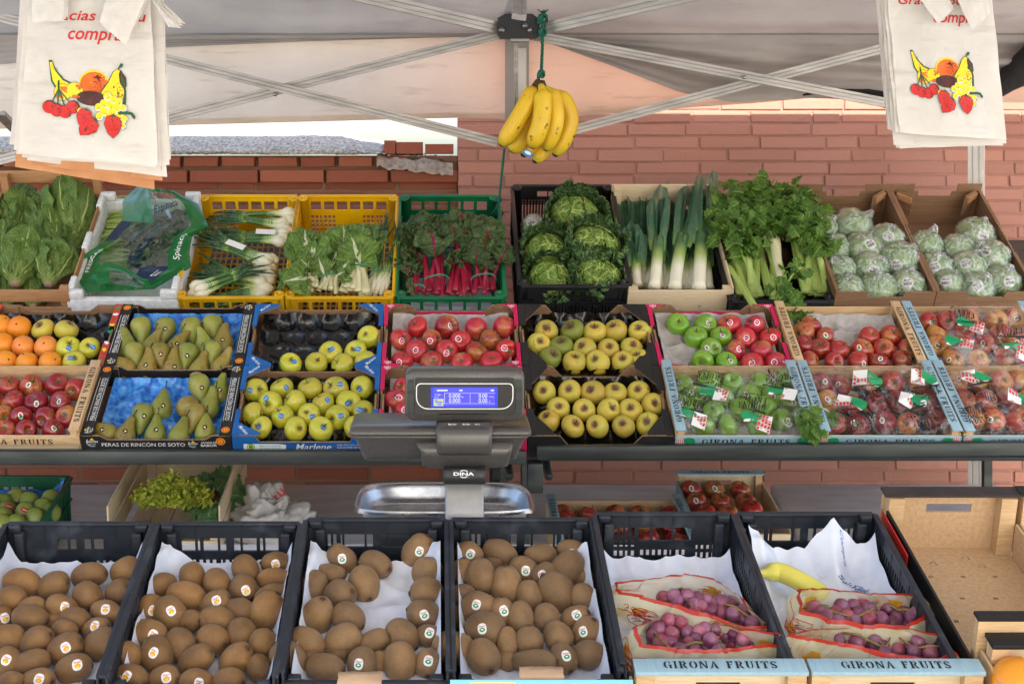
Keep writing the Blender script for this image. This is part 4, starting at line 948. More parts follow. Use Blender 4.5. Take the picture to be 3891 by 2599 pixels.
def ptray(col, row, label):
    """blue tray with pear shaped cups"""
    x, W, b = mid(col, row); w2, d2 = W - .068, RD - .03; mb = MB(); cs = []
    for j in range(3):
        for i in range(4): cs.append((((i + .5 + (.25 if j % 2 else -.1)) / 4.2) * w2 - w2 / 2, (j + .5) / 3 * d2, 1 if (i + j) % 2 else -1))
    def f(u, v):
        a, bb = (u - .5) * w2, v * d2; h = 0
        for cx_, cy_, s in cs:
            dy = (bb - cy_) / .046; wd = .034 * (1 - .38 * (dy * s + 1) * .5); d = math.hypot((a - cx_) / wd, dy)
            if d < 1: h = max(h, (1 - d * d) ** .6)
        e = min(u, 1 - u, v, 1 - v)
        return Vector((a, bb + .012, -.022 * h + .014 * max(0, 1 - e / .05) + (.002 + .004 * (h > .2)) * noise.fractal(Vector((a * 45, bb * 45, 3)), 1, 2, 3)))
    mb.grid(f, 80, 60); o = obj('fruit_tray', mb, M['bluetray'], None, MP.M(x, b, -.036)); return tag(o, label, 'fruit tray', 'moulded trays in the fruit boxes')
tray(0, 0, 'graytray', 'grey pulp tray under the dark red apples in the bare wood crate')
ptray(1, 0, 'glossy blue tray with empty pear cups in the half empty pear box'); ptray(1, 1, 'blue tray almost covered by the full layer of pears')
tray(2, 0, 'blacktray', 'black tray beneath the full layer of yellow green apples'); tray(2, 1, 'blacktray', 'glossy black plastic tray with eleven empty cups in the blue box')
tray(3, 0, 'graytray', 'grey pulp tray in the pink edged box behind the scale'); tray(3, 1, 'graytray', 'grey pulp tray under the red apples below the red chard')
tray(4, 0, 'blacktray', 'crumpled black tray under the russet apples on the shelf edge'); tray(4, 1, 'blacktray', 'black tray under the russet apples below the cabbages')
tray(5, 0, 'graytray', 'grey tray under the film covered green apples'); tray(5, 1, 'graytray', 'grey pulp tray with bare cups beside the green apples in the pink edged box')
tray(6, 0, 'blacktray', 'dark tray under the film covered red apples'); tray(6, 1, 'graytray', 'pale pulp tray with an empty rear half under red apples')
tray(7, 0, 'blacktray', 'dark tray under the violet reflecting film'); tray(7, 1, 'graytray', 'pale tray under the torn film below the lettuces')
tray(0, 1, 'blacktray', 'black tray with one empty cup beside the oranges')
# ---------------------------------------------------------------- the back row of crates
def top_x(l, r, y=690): a, b = TP.loc(l, y).x, TP.loc(r, y).x; return (a + b) / 2, b - a
DT = .575
x, W = top_x(403, 651); plastic_crate('plastic_crate', 'yellow plastic crate holding spring onion bunches', 'crate', M['yellow'], rim(TP, x, .012, .185), W, DT, .20, ('veg', 'veg', 'veg'), 'plastic vegetable crates')
x, W = top_x(653, 902); plastic_crate('plastic_crate', 'yellow plastic crate holding white stalked chard', 'crate', M['yellow'], rim(TP, x, .012, .185), W, DT, .20, ('veg', 'veg', 'veg'), 'plastic vegetable crates')
x, W = top_x(908, 1157); plastic_crate('plastic_crate', 'green plastic crate holding red chard', 'crate', M['green'], rim(TP, x, .012, .185), W, DT, .20, ('veg', 'veg', 'veg'), 'plastic vegetable crates')
x, W = top_x(1190, 1440, 665); plastic_crate('plastic_crate', 'tall black plastic crate holding savoy cabbages', 'crate', M['plastic_black2'], TP.M(x, .04, -.17), W, DT, .21, ('wide', 'wide', 'wide'), 'plastic vegetable crates')
x, W = top_x(1672, 1912, 690); plastic_crate('plastic_crate', 'low black plastic crate under the celery', 'crate', M['plastic_black2'], rim(TP, x, .0, .15), W, DT - .05, .16, ('wide', 'wide', 'wide'), 'plastic vegetable crates')
# slatted wooden crates
def slat_crate(label, Mx, W, D, H, wd, front, back, sides, posts=True, ph=None, group='slatted wooden crates'):
    """front/back/sides: list of (z0, z1) slats"""
    t = empty('wooden_crate', label, 'crate', Mx, group); T = .006
    mb = MB(); n = 5
    for i in range(n): mb.box(-W / 2 + .01 + i * (W - .02) / n + .003, -W / 2 + .01 + (i + 1) * (W - .02) / n - .003, .002, D - .002, 0, .005)
    obj('base', mb, wd[1], t)
    for side, sl_ in (('front', front), ('back', back), ('left', sides), ('right', sides)):
        F_, L = wframe(side, W, D)
        for z0, z1 in sl_:
            mb = MB(); e = 0 if side in ('front', 'back') else .0062
            mb.box(e, L - e, z0, z1, -T, 0 + (.0 if e else .0005), 0, F_, .0012); obj('slat', mb, wd[0] if side in ('front', 'back') else wd[1], t)
    for sx in (-1, 1):
        for y, h in ((.019, front[-1][1]), (D - .019, (ph or back[-1][1]))):
            mb = MB(); x = sx * (W / 2 - .0195); mb.prism([(x - .013, y - .0125), (x + .013, y - .0125), (x + .013, y + .0125), (x - .013, y + .0125)], .0055, h - .001, 0); obj('corner_block', mb, wd[0], t)
    return t
WD2 = (M['wood2'], wood_y('aged_wood_lengthwise', lin(184, 136, 92), lin(146, 100, 62))); WD3 = (M['wood3'], wood_y('white_wood_lengthwise', lin(224, 206, 174), lin(202, 178, 142)))
x, W = top_x(-95, 163); slat_crate('aged brown slatted wooden crate full of romaine lettuce', rim(TP, x, 0, .16), W, .60, .30, WD2, [(.10, .142), (.165, .212)], [(.03, .11), (.13, .18), (.225, .275)], [(.02, .09), (.11, .20)], ph=.27)
x, W = top_x(1437, 1677, 670); slat_crate('pale wooden crate of leeks', TP.M(x, .03, -.135), W, .55, .20, WD3, [(.02, .045), (.07, .162)], [(.02, .10), (.115, .205)], [(.02, .09), (.105, .172)])
# strands of wood wool under the leeks
mb = MB(); q = TP.M(x, .03, -.135)
for i in range(90):
    a = Vector((rnd.uniform(-W / 2 + .02, W / 2 - .02), -.012, .06 + rnd.uniform(-.008, .008))); pts = [a]
    for k in range(4): pts.append(pts[-1] + Vector((rnd.uniform(-.014, .014), rnd.uniform(-.006, .002), rnd.uniform(-.007, .006))))
    mb.tube([q @ p for p in pts], .0007, 4)
stuff(tag(obj('wood_wool', mb, M['wood3']), 'curly wood wool poking from the gap in the leek crate', 'wood wool'))
# white foam box
x, W = top_x(155, 408); Wf = W; xf = x
t = empty('foam_box', 'white foam box holding spinach under an opened bag', 'foam box', TP.M(x, 0, -.125), 'foam boxes')
mb = MB(); mb.box(-W / 2 + .02, W / 2 - .02, .02, DT - .02, 0, .02); obj('base', mb, M['foam'], t)
def foamwall(L, F_, cut, name='wall', ins=0):
    mb = MB(); H = .165; mb.box(ins, L - ins, 0, H - .028, -.022, 0, 0, F_, .004)
    for a, b in cut: mb.box(max(a, ins), min(b, L - ins), H - .0285, H + .004, -.022, -.0005, 0, F_, .005)
    obj(name, mb, M['foam'], t)
for side in ('front', 'back'):
    F_, L = wframe(side, W, DT); foamwall(L, F_, [(0, .055), (L - .055, L)])
for side in ('left', 'right'):
    F_, L = wframe(side, W, DT); foamwall(L, F_, [(.022, .09), (L * .42, L * .58), (L - .09, L - .022)], ins=.0225)
mb = MB(); F_, L = wframe('front', W, DT); q = F_ @ TR((L * .67, .085, .0008)) @ Matrix.Rotation(R(14), 4, 'Z')
mb.box(-.018, .018, -.009, .009, 0, .0004, 0, q); put_text(mb, '0270', q @ TR((0, 0, .0008)), .016, .008, 1, .01); obj('paper_label', mb, [M['white'], M['black']], t)
# cardboard lettuce boxes
for l, r_, lab in ((1910, 2138, 'brown cardboard box of iceberg lettuces next to the celery'), (2140, 2368, 'brown cardboard box of iceberg lettuces with a paper label, nearest the canopy post')):
    x, W = top_x(l, r_, 690); H = .15
    t = card_box('lettuce_box', lab, TP.M(x, .0, -H + .045), W, DT, H, 'lettuce', 'cardboard lettuce boxes'); t['category'] = 'lettuce box'
    F_, L = wframe('back', W, DT)
    for s in (0, 1):                                       # tall rear corners with folded tabs and a wooden block
        a = [(.0, H - .002), (.085, H - .002), (.085, H + .030), (.0, H + .030)]; a = [(L - p[0], p[1]) for p in a] if s else a
        mb = MB(); mb.prism(a, -.005, 0, (0, 1, 2), F_); obj('corner_flap', mb, [M['kraft'], M['kraft'], M['kraft_e']], t)
        c = F_ @ TR((.045 if not s else L - .045, H - .002, -.03)) @ Matrix.Rotation(R(40 if not s else -40), 4, 'Y')
        mb = MB(); mb.box(-.032, .032, -.07, .012, -.002, .003, 0, c); mb.box(-.03, .025, -.016, .006, -.012, -.0025, 1, c); obj('corner_brace', mb, [M['kraft'], M['wood2']], t)
    if r_ > 2200:
        mb = MB(); F_, L = wframe('front', W, DT); q = F_ @ TR((L * .80, .06, .0016)); mb.box(-.032, .032, -.022, .022, 0, .0004, 0, q)
        for k in range(6): mb.box(-.028, .02 - .006 * (k % 3), .015 - k * .006, .017 - k * .006, .0006, .0008, 1, q)
        obj('paper_label', mb, [M['white'], M['black']], t)
# ---------------------------------------------------------------- fruit
def lobed(seed, amp, k=5):
    def f(p, a, t):
        n_ = noise.noise(Vector((p.x * 26 + seed * 9, p.y * 26, p.z * 26))) * .05
        q = 1 + amp * math.cos(k * a) * max(0, t - .45) * 1.6 + n_ * .6
        return Vector((p.x * q, p.y * q, p.z * (1 + n_)))
    return f
def apple_mesh(seed, tall=.9):
    """unit radius .5 m scaled down by .07: built at life size, radius .036"""
    rr = random.Random(seed); prof = []; Rr = .036; n = 17
    for i in range(n + 1):
        t = math.pi * i / n; r = Rr * math.sin(t) ** .92 * (1 + .07 * math.cos(t)); z = Rr * tall * math.cos(t)
        if t < 1.57: z -= Rr * .36 * math.exp(-(math.sin(t) / .30) ** 2)
        else: z += Rr * .24 * math.exp(-(math.sin(t) / .26) ** 2)
        prof.append((max(r, .0004), z))
    mb = MB(); mb.lathe(prof, 26, 0, None, lobed(seed, .05)); sh = Matrix.Identity(4); sh[0][2] = rr.uniform(-.12, .12); sh[1][2] = rr.uniform(-.12, .12)
    mb.v = [sh @ v for v in mb.v]; return mb
APM = {k: [apple_mesh(s, t).mesh('apple', M[k]) for s, t in ((1, .9), (2, .84), (3, .97), (5, .88), (8, .93))] for k in ('golden', 'reineta', 'reineta_g', 'pinklady', 'fuji', 'fuji_l', 'royal', 'granny')}
def round_mesh(name, m, Rr, flat, seed):
    prof = [(max(.0004, Rr * math.sin(math.pi * i / 16)), Rr * flat * math.cos(math.pi * i / 16) - (Rr * .05 if i == 0 else 0)) for i in range(17)]
    mb = MB(); mb.lathe(prof, 26, 0, None, lobed(seed, .0)); return mb.mesh(name, M[m])
ORM = [round_mesh('orange', 'orange', .038, .9, 1), round_mesh('orange', 'orange', .038, .95, 2)]; GFM = [round_mesh('orange', 'grapefruit', .038, .95, 4)]
def pear_mesh(seed, m, wob):
    P = [(0, 0), (.010, .0005), (.019, .004), (.0255, .013), (.0275, .024), (.0265, .034), (.0225, .045), (.0172, .056), (.0132, .066), (.0105, .075), (.0078, .082), (.004, .0858), (.0006, .0865)]
    # finer profile
    prof = []
    for i in range(len(P) - 1):
        for k in range(2): t = k / 2; prof.append((P[i][0] * (1 - t) + P[i + 1][0] * t + .0002, P[i][1] * (1 - t) + P[i + 1][1] * t - .036))
    prof.append((.0004, P[-1][1] - .036)); mb = MB(); mb.lathe(prof, 22, 0, None, lobed(seed, .03, 3))
    for i, v in enumerate(mb.v): mb.v[i] = v + Vector((wob * max(0, v.z) ** 2 * 6, 0, 0))
    return mb.mesh('pear', M[m])
PEM = {m: [pear_mesh(s, m, w_) for s, w_ in ((1, .8), (2, -.5), (3, 1.4))] for m in ('pear', 'pear2', 'pear3')}
def kiwi_mesh(seed, m):
    prof = []
    for i in range(15):
        t = math.pi * i / 14; r = abs(math.sin(t)) ** .86; z = math.cos(t) * (1 + .0)
        prof.append((max(r, .004), z + (.05 if i == 0 else 0)))
    prof.insert(1, (.10, 1.005)); prof.append((.004, -1.0))
    def f(p, a, t):
        n_ = noise.noise(Vector((p.x * 1.2 + seed * 7, p.y * 1.2, p.z * 1.2))) * .09
        return Vector((p.x * (1 + n_) * 1.03, p.y * (1 + n_) * .96, p.z * (1 + n_ * .4)))
    mb = MB(); mb.lathe(prof, 24, 0, None, f); return mb.mesh('kiwi', M[m])
KIM = {m: [kiwi_mesh(s, m) for s in (1, 2, 3, 4)] for m in ('kiwi', 'kiwi_g')}
mb = MB(); mb.tube([(0, 0, .016), (.0006, 0, .026), (.003, .001, .036)], [.0014, .0011, .0016], 6); STEM = mb.mesh('stem', M['stem'])
mb = MB(); mb.tube([(0, 0, .048), (.001, 0, .056), (.004, .001, .066)], [.002, .0013, .002], 6); PSTEM = mb.mesh('stem', M['stem'])
mb = MB(); mb.lathe([(.0034, .0335), (.003, .0352), (.0004, .0352)], 8); OSTEM = mb.mesh('stem_button', M['stem'])
mb = MB(); mb.lathe([(.20, .965), (.16, 1.02), (.07, 1.045), (.06, 1.01), (.004, 1.0)], 10)
for i in range(len(mb.v)): mb.v[i] += Vector((noise.noise(mb.v[i] * 9), noise.noise(mb.v[i] * 9 + Vector((5, 1, 2))), noise.noise(mb.v[i] * 8))) * .05
KEND = mb.mesh('stem_end', M['stem'])
_bvh = {}
def bvh(me):
    if me.name not in _bvh: _bvh[me.name] = BVHTree.FromPolygons([v.co.copy() for v in me.vertices], [tuple(p.vertices) for p in me.polygons])
    return _bvh[me.name]
STK = [M['white'], M['red_p'], M['green_p'], M['orange_p'], M['blue_p'], M['black'], M['pink_p'], M['yellow_p']]
def sticker(o, d, size, kind, roll=0.):
    """a paper label moulded onto the skin of o where the direction d meets it"""
    me = o.data; Mi = o.matrix_basis.inverted(); tree = bvh(me); d = Vector(d).normalized()
    X = Vector((1, 0, 0)) - d * d.x; X.normalize(); Y = d.cross(X); X, Y = X * math.cos(roll) + Y * math.sin(roll), Y * math.cos(roll) - X * math.sin(roll)
    c0 = o.matrix_basis.translation
    def proj(a, b, lift=.0005):
        p = c0 + X * a + Y * b + d * .15; q = Mi @ p; dl = (Mi.to_3x3() @ (-d)).normalized()
        h, nn, i, ds = tree.ray_cast(q, dl)
        if h is None: h = Mi @ (c0 + X * a * .9 + Y * b * .9 + d * .01)
        return h - dl * (lift / Mi.to_scale()[0] * Mi.to_scale()[0] * (Mi.to_3x3() @ d).length)
    mb = MB()
    def patch(fx, m, lift, n=6): 
        mb.grid(lambda u, v: proj(*fx(u * 2 - 1, v * 2 - 1), lift), n, n, m)
    def disc(u, v, rx=1., ry=1., cx=0, cy=0): return (cx + rx * size * u * math.sqrt(1 - v * v / 2), cy + ry * size * v * math.sqrt(1 - u * u / 2))
    T_ = lambda body, w_, y, m, lift=.0012, bold=.01, sh=.0: put_text(mb, body, None, w_, None, m, bold, sh, fn=lambda a, b: proj(a, b + y, lift))
    if kind in ('zg', 'zo'):
        patch(lambda u, v: (u * size * .95 * math.sqrt(1 - .42 * v * v * abs(v)), v * size * 1.1 * math.sqrt(1 - .42 * u * u * abs(u))), 0, .0005, 8)
        patch(lambda u, v: disc(u, v, .62, .42, 0, -.25 * size), 3 if kind == 'zo' else 2, .0009)
        if kind == 'zo': patch(lambda u, v: disc(u, v, .34, .18, 0, -.42 * size), 7, .0012, 4)
        else: patch(lambda u, v: disc(u, v, .30, .16, 0, -.22 * size), 0, .0012, 4)
        T_('Zespri', size * 1.5, size * .42, 1, sh=.3)
    elif kind == 'blue':
        patch(lambda u, v: (u * size * .95 * math.sqrt(1 - .3 * v * v), v * size * .82 * math.sqrt(1 - .3 * u * u)), 4, .0005); T_('Marlene', size * 1.5, 0, 0, .0010, .01, .3)
    elif kind == 'oval':
        patch(lambda u, v: disc(u, v, .86, 1.1), 5, .0005); patch(lambda u, v: disc(u, v, .78, 1.0), 0, .0009); patch(lambda u, v: disc(u, v, .5, .3, 0, .3 * size), 1, .0013, 4); patch(lambda u, v: disc(u, v, .5, .35, 0, -.3 * size), 2, .0013, 4)
    elif kind == 'heart':
        patch(lambda u, v: disc(u, v, .95, 1.05, 0, 0), 0, .0005); patch(lambda u, v: (lambda q: (q[0] * (1 - .28 * (1 - (q[1] / size + 1) / 2)), q[1]))(disc(u, v, .74, .8)), 6, .0009); patch(lambda u, v: (u * size * .32, v * size * .1 + u * size * .12), 0, .0013, 3)
    elif kind == 'pear':
        patch(lambda u, v: disc(u, v), 5, .0005); patch(lambda u, v: disc(u, v, .3, .38, 0, .1 * size), 7, .0009, 4); patch(lambda u, v: (u * size * .62, v * size * .12 - .22 * size), 0, .0011, 3)
    elif kind == 'red':
        patch(lambda u, v: disc(u, v, 1.2, .62), 1, .0005); patch(lambda u, v: (u * size * .7, v * size * .1), 0, .0009, 3)
    elif kind == 'bar':
        patch(lambda u, v: disc(u, v, 1., 1.), 0, .0006)
        T_('Mario', size * 1.15, size * .38, 5, .0012, .02, .2)
        for k in range(9): patch(lambda u, v: (-.62 * size + k * .155 * size + u * size * (.045 if k % 3 else .07), v * size * .26 - .28 * size), 5, .0012, 1)
    return obj('sticker', mb, STK, o)
def place(name, me, p, axis, scl=1., spin=None):
    """axis: where the stem points"""
    q = Vector(axis).normalized().to_track_quat('Z', 'Y').to_matrix().to_4x4() @ Matrix.Rotation(rnd.uniform(0, 6.28) if spin is None else spin, 4, 'Z')
    sc3 = scl if isinstance(scl, tuple) else (scl,) * 3
    return link(name, me, None, TR(p) @ q @ Matrix.Diagonal((*sc3, 1)))
ROWN = {2: ['rear', 'front'], 3: ['rear', 'middle', 'front'], 4: ['rear', 'second', 'third', 'front'], 5: ['rear', 'second', 'third', 'fourth', 'front']}
def apples(region, rows, box, look, r=26, stk=None, up=.5, group=None, w=-.026, sprob=.5, kinds=None, cat='apple'):
    """rows from the back of the box to the front; an item is (x, y[, kind])"""
    for ri, row in enumerate(rows):
        row = sorted(row, key=lambda q: q[0])
        for i, it in enumerate(row):
            kind = it[2] if len(it) > 2 else rnd.choice(kinds); px, py = Z(region, it[0], it[1]) if region else it[:2]
            p = MP.hit(px, py, w); rad = r * (it[3] if len(it) > 3 else 1) * p.y / F * rnd.uniform(.96, 1.05); view = (CAM - p).normalized()
            ax = MP.n * up + view * up * .8 + Vector((rnd.uniform(-1, 1), rnd.uniform(-1, .6), rnd.uniform(-.6, 1)))
            if kind in ('orange', 'grapefruit'): o = place('orange', rnd.choice(ORM if kind == 'orange' else GFM), p, ax, rad / .038); link('stem_button', OSTEM, o); c = 'orange'
            else: o = place('apple', rnd.choice(APM[kind]), p, ax, (rad / .036, rad / .036 * rnd.uniform(.94, 1.05), rad / .036 * rnd.uniform(.92, 1.06))); link('stem', STEM, o); c = 'apple'
            lk = look[kind] if isinstance(look, dict) else look; has = False
            if stk and rnd.random() < sprob and c == 'apple':
                k = stk[kind] if isinstance(stk, dict) else stk
                if k: sd = (view + Vector((rnd.uniform(-.5, .5), 0, rnd.uniform(-.15, .55)))).normalized(); sticker(o, sd, .0088 if k != 'heart' else .0095, k, rnd.uniform(-.8, .8)); has = True
            pos = f"{ORD[i]} along {ROWN[len(rows)][ri]} row"
            if len(row) == 1: pos = f"alone in {ROWN[len(rows)][ri]} row"
            tag(o, f"{'stickered ' if has else ''}{lk}, {pos} of {box}", c, group or 'fruit in ' + box)
A = apples
A('R1', [[(10, 235, 'orange'), (170, 250, 'orange'), (385, 265, 'reineta'), (590, 275, 'reineta')], [(-170, 390, 'orange'), (25, 395, 'orange'), (205, 420, 'grapefruit'), (410, 425, 'grapefruit'), (605, 430, 'golden'), (800, 435, 'golden')], [(-160, 550, 'orange'), (50, 555, 'orange'), (240, 560, 'orange'), (450, 565, 'orange'), (660, 560, 'golden')]],
  'the orange box', {'orange': 'bright orange', 'grapefruit': 'pinkish orange', 'reineta': 'brown russeted apple', 'golden': 'green yellow apple'}, 27, {'golden': 'blue', 'reineta': None}, sprob=.9, group='fruit in the orange box')
A('R1', [[(75, 775), (280, 775), (505, 765), (690, 800), (-120, 780)], [(115, 915), (325, 915), (540, 920), (-80, 920)], [(20, 1030), (185, 1050), (405, 1055), (600, 1045)], [(45, 1165), (230, 1175), (475, 1170), (-150, 1165)]],
  'the bare crate under the oranges', 'dark red apple', 27, 'oval', kinds=['royal', 'fuji', 'fuji'], group='red apples in the bare wood crate')
A('R2', [[(1028, 295)], [(727, 410), (922, 405)], [(417, 500), (615, 495), (820, 505), (1000, 485)]], 'the mostly empty blue box', 'yellow green apple', 26.5, 'blue', kinds=['golden'], group='apples in the mostly empty blue box')
A('R2', [[(145, 705), (350, 688), (568, 688), (770, 690), (975, 682)], [(260, 805), (452, 798), (670, 812), (865, 800)], [(120, 890), (355, 912), (560, 897), (780, 915), (985, 870)], [(188, 995), (455, 1003), (650, 1003), (920, 990)]], 'the full blue box', 'yellow green apple', 28, 'blue', kinds=['golden'], sprob=.7, group='apples in the full blue box')
A('R2', [[(1400, 215), (1625, 215), (1853, 222), (2075, 215)], [(1268, 315), (1512, 312), (1735, 322), (1965, 312)], [(1392, 405), (1625, 402), (1855, 412), (2090, 397)], [(1280, 478), (1510, 492), (1750, 497), (1975, 485)]], 'the pink box under the red chard', 'pinkish red apple', 26.5, 'heart', kinds=['pinklady', 'pinklady', 'pinklady', 'fuji'], sprob=.45, group='red apples under the red chard')
A('R2', [[(1300, 690), (1500, 690), (1720, 690), (1940, 690), (2090, 700)], [(1228, 785), (1400, 790), (1620, 790), (1850, 790)], [(1300, 870), (1520, 880), (1760, 880), (2000, 870)], [(1250, 965), (1440, 985), (1560, 985), (1760, 985), (1930, 985), (2080, 980)]], 'the pink box behind the scale', 'pinkish red apple', 26.5, 'heart', kinds=['pinklady'], group='red apples behind the scale')
A('R3', [[(295, 285), (525, 280, 'reineta_g'), (728, 290), (915, 280), (1135, 290)], [(225, 400), (435, 415, 'reineta_g'), (640, 445), (850, 445), (1055, 430)], [(325, 522, 'reineta_g'), (545, 560), (757, 560), (982, 560), (1120, 545)]], 'the black cornered box under the cabbages', {'reineta': 'russet yellow apple', 'reineta_g': 'greenish russet apple'}, 27, up=1.1, kinds=['reineta'], group='russet apples under the cabbages')
A('R3', [[(275, 825), (505, 820), (715, 830), (908, 835), (1118, 825)], [(400, 970), (632, 985), (850, 985), (1050, 990), (1250, 935)], [(315, 1085), (530, 1130), (755, 1130), (988, 1130), (1205, 1110)]], 'the black cornered box at the shelf edge', 'russet yellow apple', 27.5, up=1.1, kinds=['reineta'], group='russet apples at the shelf edge')
A('R3', [[(1470, 220, 'granny'), (1712, 225, 'granny'), (1932, 225, 'pinklady'), (2160, 235, 'pinklady')], [(1628, 340, 'granny'), (1850, 335, 'granny'), (2075, 340, 'pinklady'), (2295, 345, 'pinklady')], [(1767, 450, 'granny'), (1993, 455, 'pinklady'), (2215, 455, 'pinklady')], [(1690, 548, 'granny'), (1903, 560, 'granny'), (2137, 570, 'pinklady'), (2345, 570, 'pinklady')]], 'the green and red apple box', {'granny': 'shiny green apple', 'pinklady': 'pink red apple'}, 26.5, {'granny': 'oval', 'pinklady': 'heart'}, sprob=.75, group='apples in the green and red box')
A('R3', [[(1500, 765), (1740, 745), (1955, 755), (2200, 750), (2450, 715)], [(1620, 865), (1870, 870), (2105, 860), (2330, 850)], [(1500, 960), (1790, 1000), (2030, 990), (2250, 960), (2475, 915)], [(1690, 1120), (1920, 1125), (2180, 1115), (2400, 1075)]], 'the film covered green apple crate', 'shiny green apple', 28, 'oval', kinds=['granny'], group='green apples under film', w=-.022)
A('R4', [[(755, 195), (1185, 285), (1345, 275)], [(695, 250), (855, 285), (1132, 372), (1300, 375), (1475, 372)], [(705, 345), (818, 370), (960, 385), (1108, 465), (1262, 472)], [(745, 470), (925, 472), (1428, 458)]], 'the half empty wood crate', 'streaked red apple', 25.5, 'oval', kinds=['fuji', 'royal', 'fuji'], sprob=.35, group='red apples in the half empty wood crate')
A('R4', [[(825, 635), (965, 640), (1180, 615), (1365, 620), (1560, 632)], [(875, 760), (1050, 785), (1240, 775), (1405, 762), (1625, 762)], [(935, 930), (1100, 935), (1300, 920), (1480, 925), (1690, 905)]], 'the film covered red apple crate', 'streaked red apple', 26.5, 'oval', kinds=['fuji', 'fuji_l', 'fuji_l', 'royal'], sprob=.4, group='red apples under film', w=-.022)
A('R4', [[(1630, 170), (1770, 160), (1945, 152), (2135, 162), (2300, 145)], [(1690, 265), (1905, 250), (2050, 335), (2180, 260), (2280, 310)], [(1700, 340), (1815, 445), (2000, 455), (2190, 435), (2320, 410)]], 'the torn film crate', 'streaked red apple', 26, 'oval', kinds=['fuji', 'fuji_l', 'fuji_l'], sprob=.4, group='red apples under torn film')
A('R4', [[(1840, 615), (1990, 605), (2165, 622), (2320, 605)], [(1900, 760), (2060, 765), (2230, 745), (2380, 760)], [(1965, 900), (2120, 895), (2290, 905)]], 'the end crate under violet film', 'streaked red apple', 27, 'oval', kinds=['fuji_l', 'fuji_l', 'fuji'], sprob=.4, group='red apples under violet film', w=-.022)
def pears(region, items, box, group, r=22):
    items = sorted(items, key=lambda q: q[1]); n = len(items)
    for i, it in enumerate(items):
        px, py = Z(region, it[0], it[1]); a = R(it[2]); s = it[3] if len(it) > 3 else 1
        p = MP.hit(px, py, -.022); view = (CAM - p).normalized(); U = Vector((1, 0, 0)).cross(view) * -1; U = U if U.z > 0 else -U
        ax = Vector((1, 0, 0)) * math.sin(a) + U * math.cos(a) * .75 + MP.v * math.cos(a) * .4
        if len(it) > 4: ax = it[4] * view + MP.n * .2
        k = rnd.choice(['pear', 'pear', 'pear2']); o = place('pear', rnd.choice(PEM[k]), p - ax.normalized() * .004, ax, 1.1 * r * s * p.y / F / .0275); link('stem', PSTEM, o)
        st_ = rnd.random() < .72
        if st_: sticker(o, (view + Vector((rnd.uniform(-.3, .3), 0, rnd.uniform(0, .3)))).normalized(), .0068, 'pear', rnd.uniform(-1, 1))
        dr = 'pointing down' if math.cos(a) < 0 else 'pointing up'
        pears.n = getattr(pears, 'n', {}); key = (box, dr, st_); c = pears.n[key] = pears.n.get(key, 0) + 1
        tag(o, f"pear, stem {dr}, {'black sticker' if st_ else 'no sticker'}, {ORD[c - 1]} from the back of {box}", 'pear', group)
pears('R1', [(1125, 400, -8, 1.1), (1262, 285, 165), (1350, 410, 8), (1470, 290, 180), (1582, 395, 14, .95), (1710, 290, 172), (1825, 405, -8), (1900, 265, 170), (1988, 370, -4, 1.1), (1200, 515, 172), (1320, 585, 4), (1430, 520, 172), (1540, 585, -4), (1665, 520, 190), (1780, 605, 10), (1885, 500, 180), (1985, 580, 22), (1085, 590, -48, 1.05)], 'the full pear box', 'pears in the full box')
pears('R1', [(1442, 940, 8, 1.08), (1780, 800, 170, 1.05), (1675, 950, 0, 1.1, -1), (1880, 930, 14), (1265, 1060, 180), (1390, 1165, 4), (1735, 1060, 190), (1610, 1180, 16), (1835, 1145, 2), (1130, 1180, 18), (915, 1170, -60), (1965, 800, 0)], 'the half empty pear box', 'pears in the half empty box')
# ---------------------------------------------------------------- the black crates in front, kiwis and grapes
def fpx(e, y): return FP.loc(e, y).x
FE = [(14, 352, 0, 'solid4', 0), (362, 691, 0, 'kiwi2', 0), (699, 1026, 0, 'kiwi', 0), (1031, 1358, 0, 'kiwi', 0), (1362, 1685, .006, 'grape', .012), (1690, 2012, .006, 'kiwi', .012)]
FLAB = ['dark crate of golden kiwis at the end by the green pear crate', 'dark crate of golden kiwis in front of the endive crate', 'dark crate of green kiwis with bare paper, below the scale pan', 'dark crate heaped with green kiwis, in front of the scale column', 'dark crate with two bags of grapes on flat white paper', 'dark crate holding a banana and two bags of grapes']
FD, FH = .49, .15; FB = .50
for i, (l, r_, wz, sty, by) in enumerate(FE):
    a, b = fpx(l, 1196), fpx(r_, 1196); x, W = (a + b) / 2, b - a - .002
    plastic_crate('plastic_crate', FLAB[i], 'crate', M['plastic_black'], FP.M(x, FB - FD + by + (-.015 if i < 2 else .0), -FH + wz), W, FD, FH, ('kiwi', sty, 'side'), 'dark crates along the front', .13 if i < 4 else .12, .012)
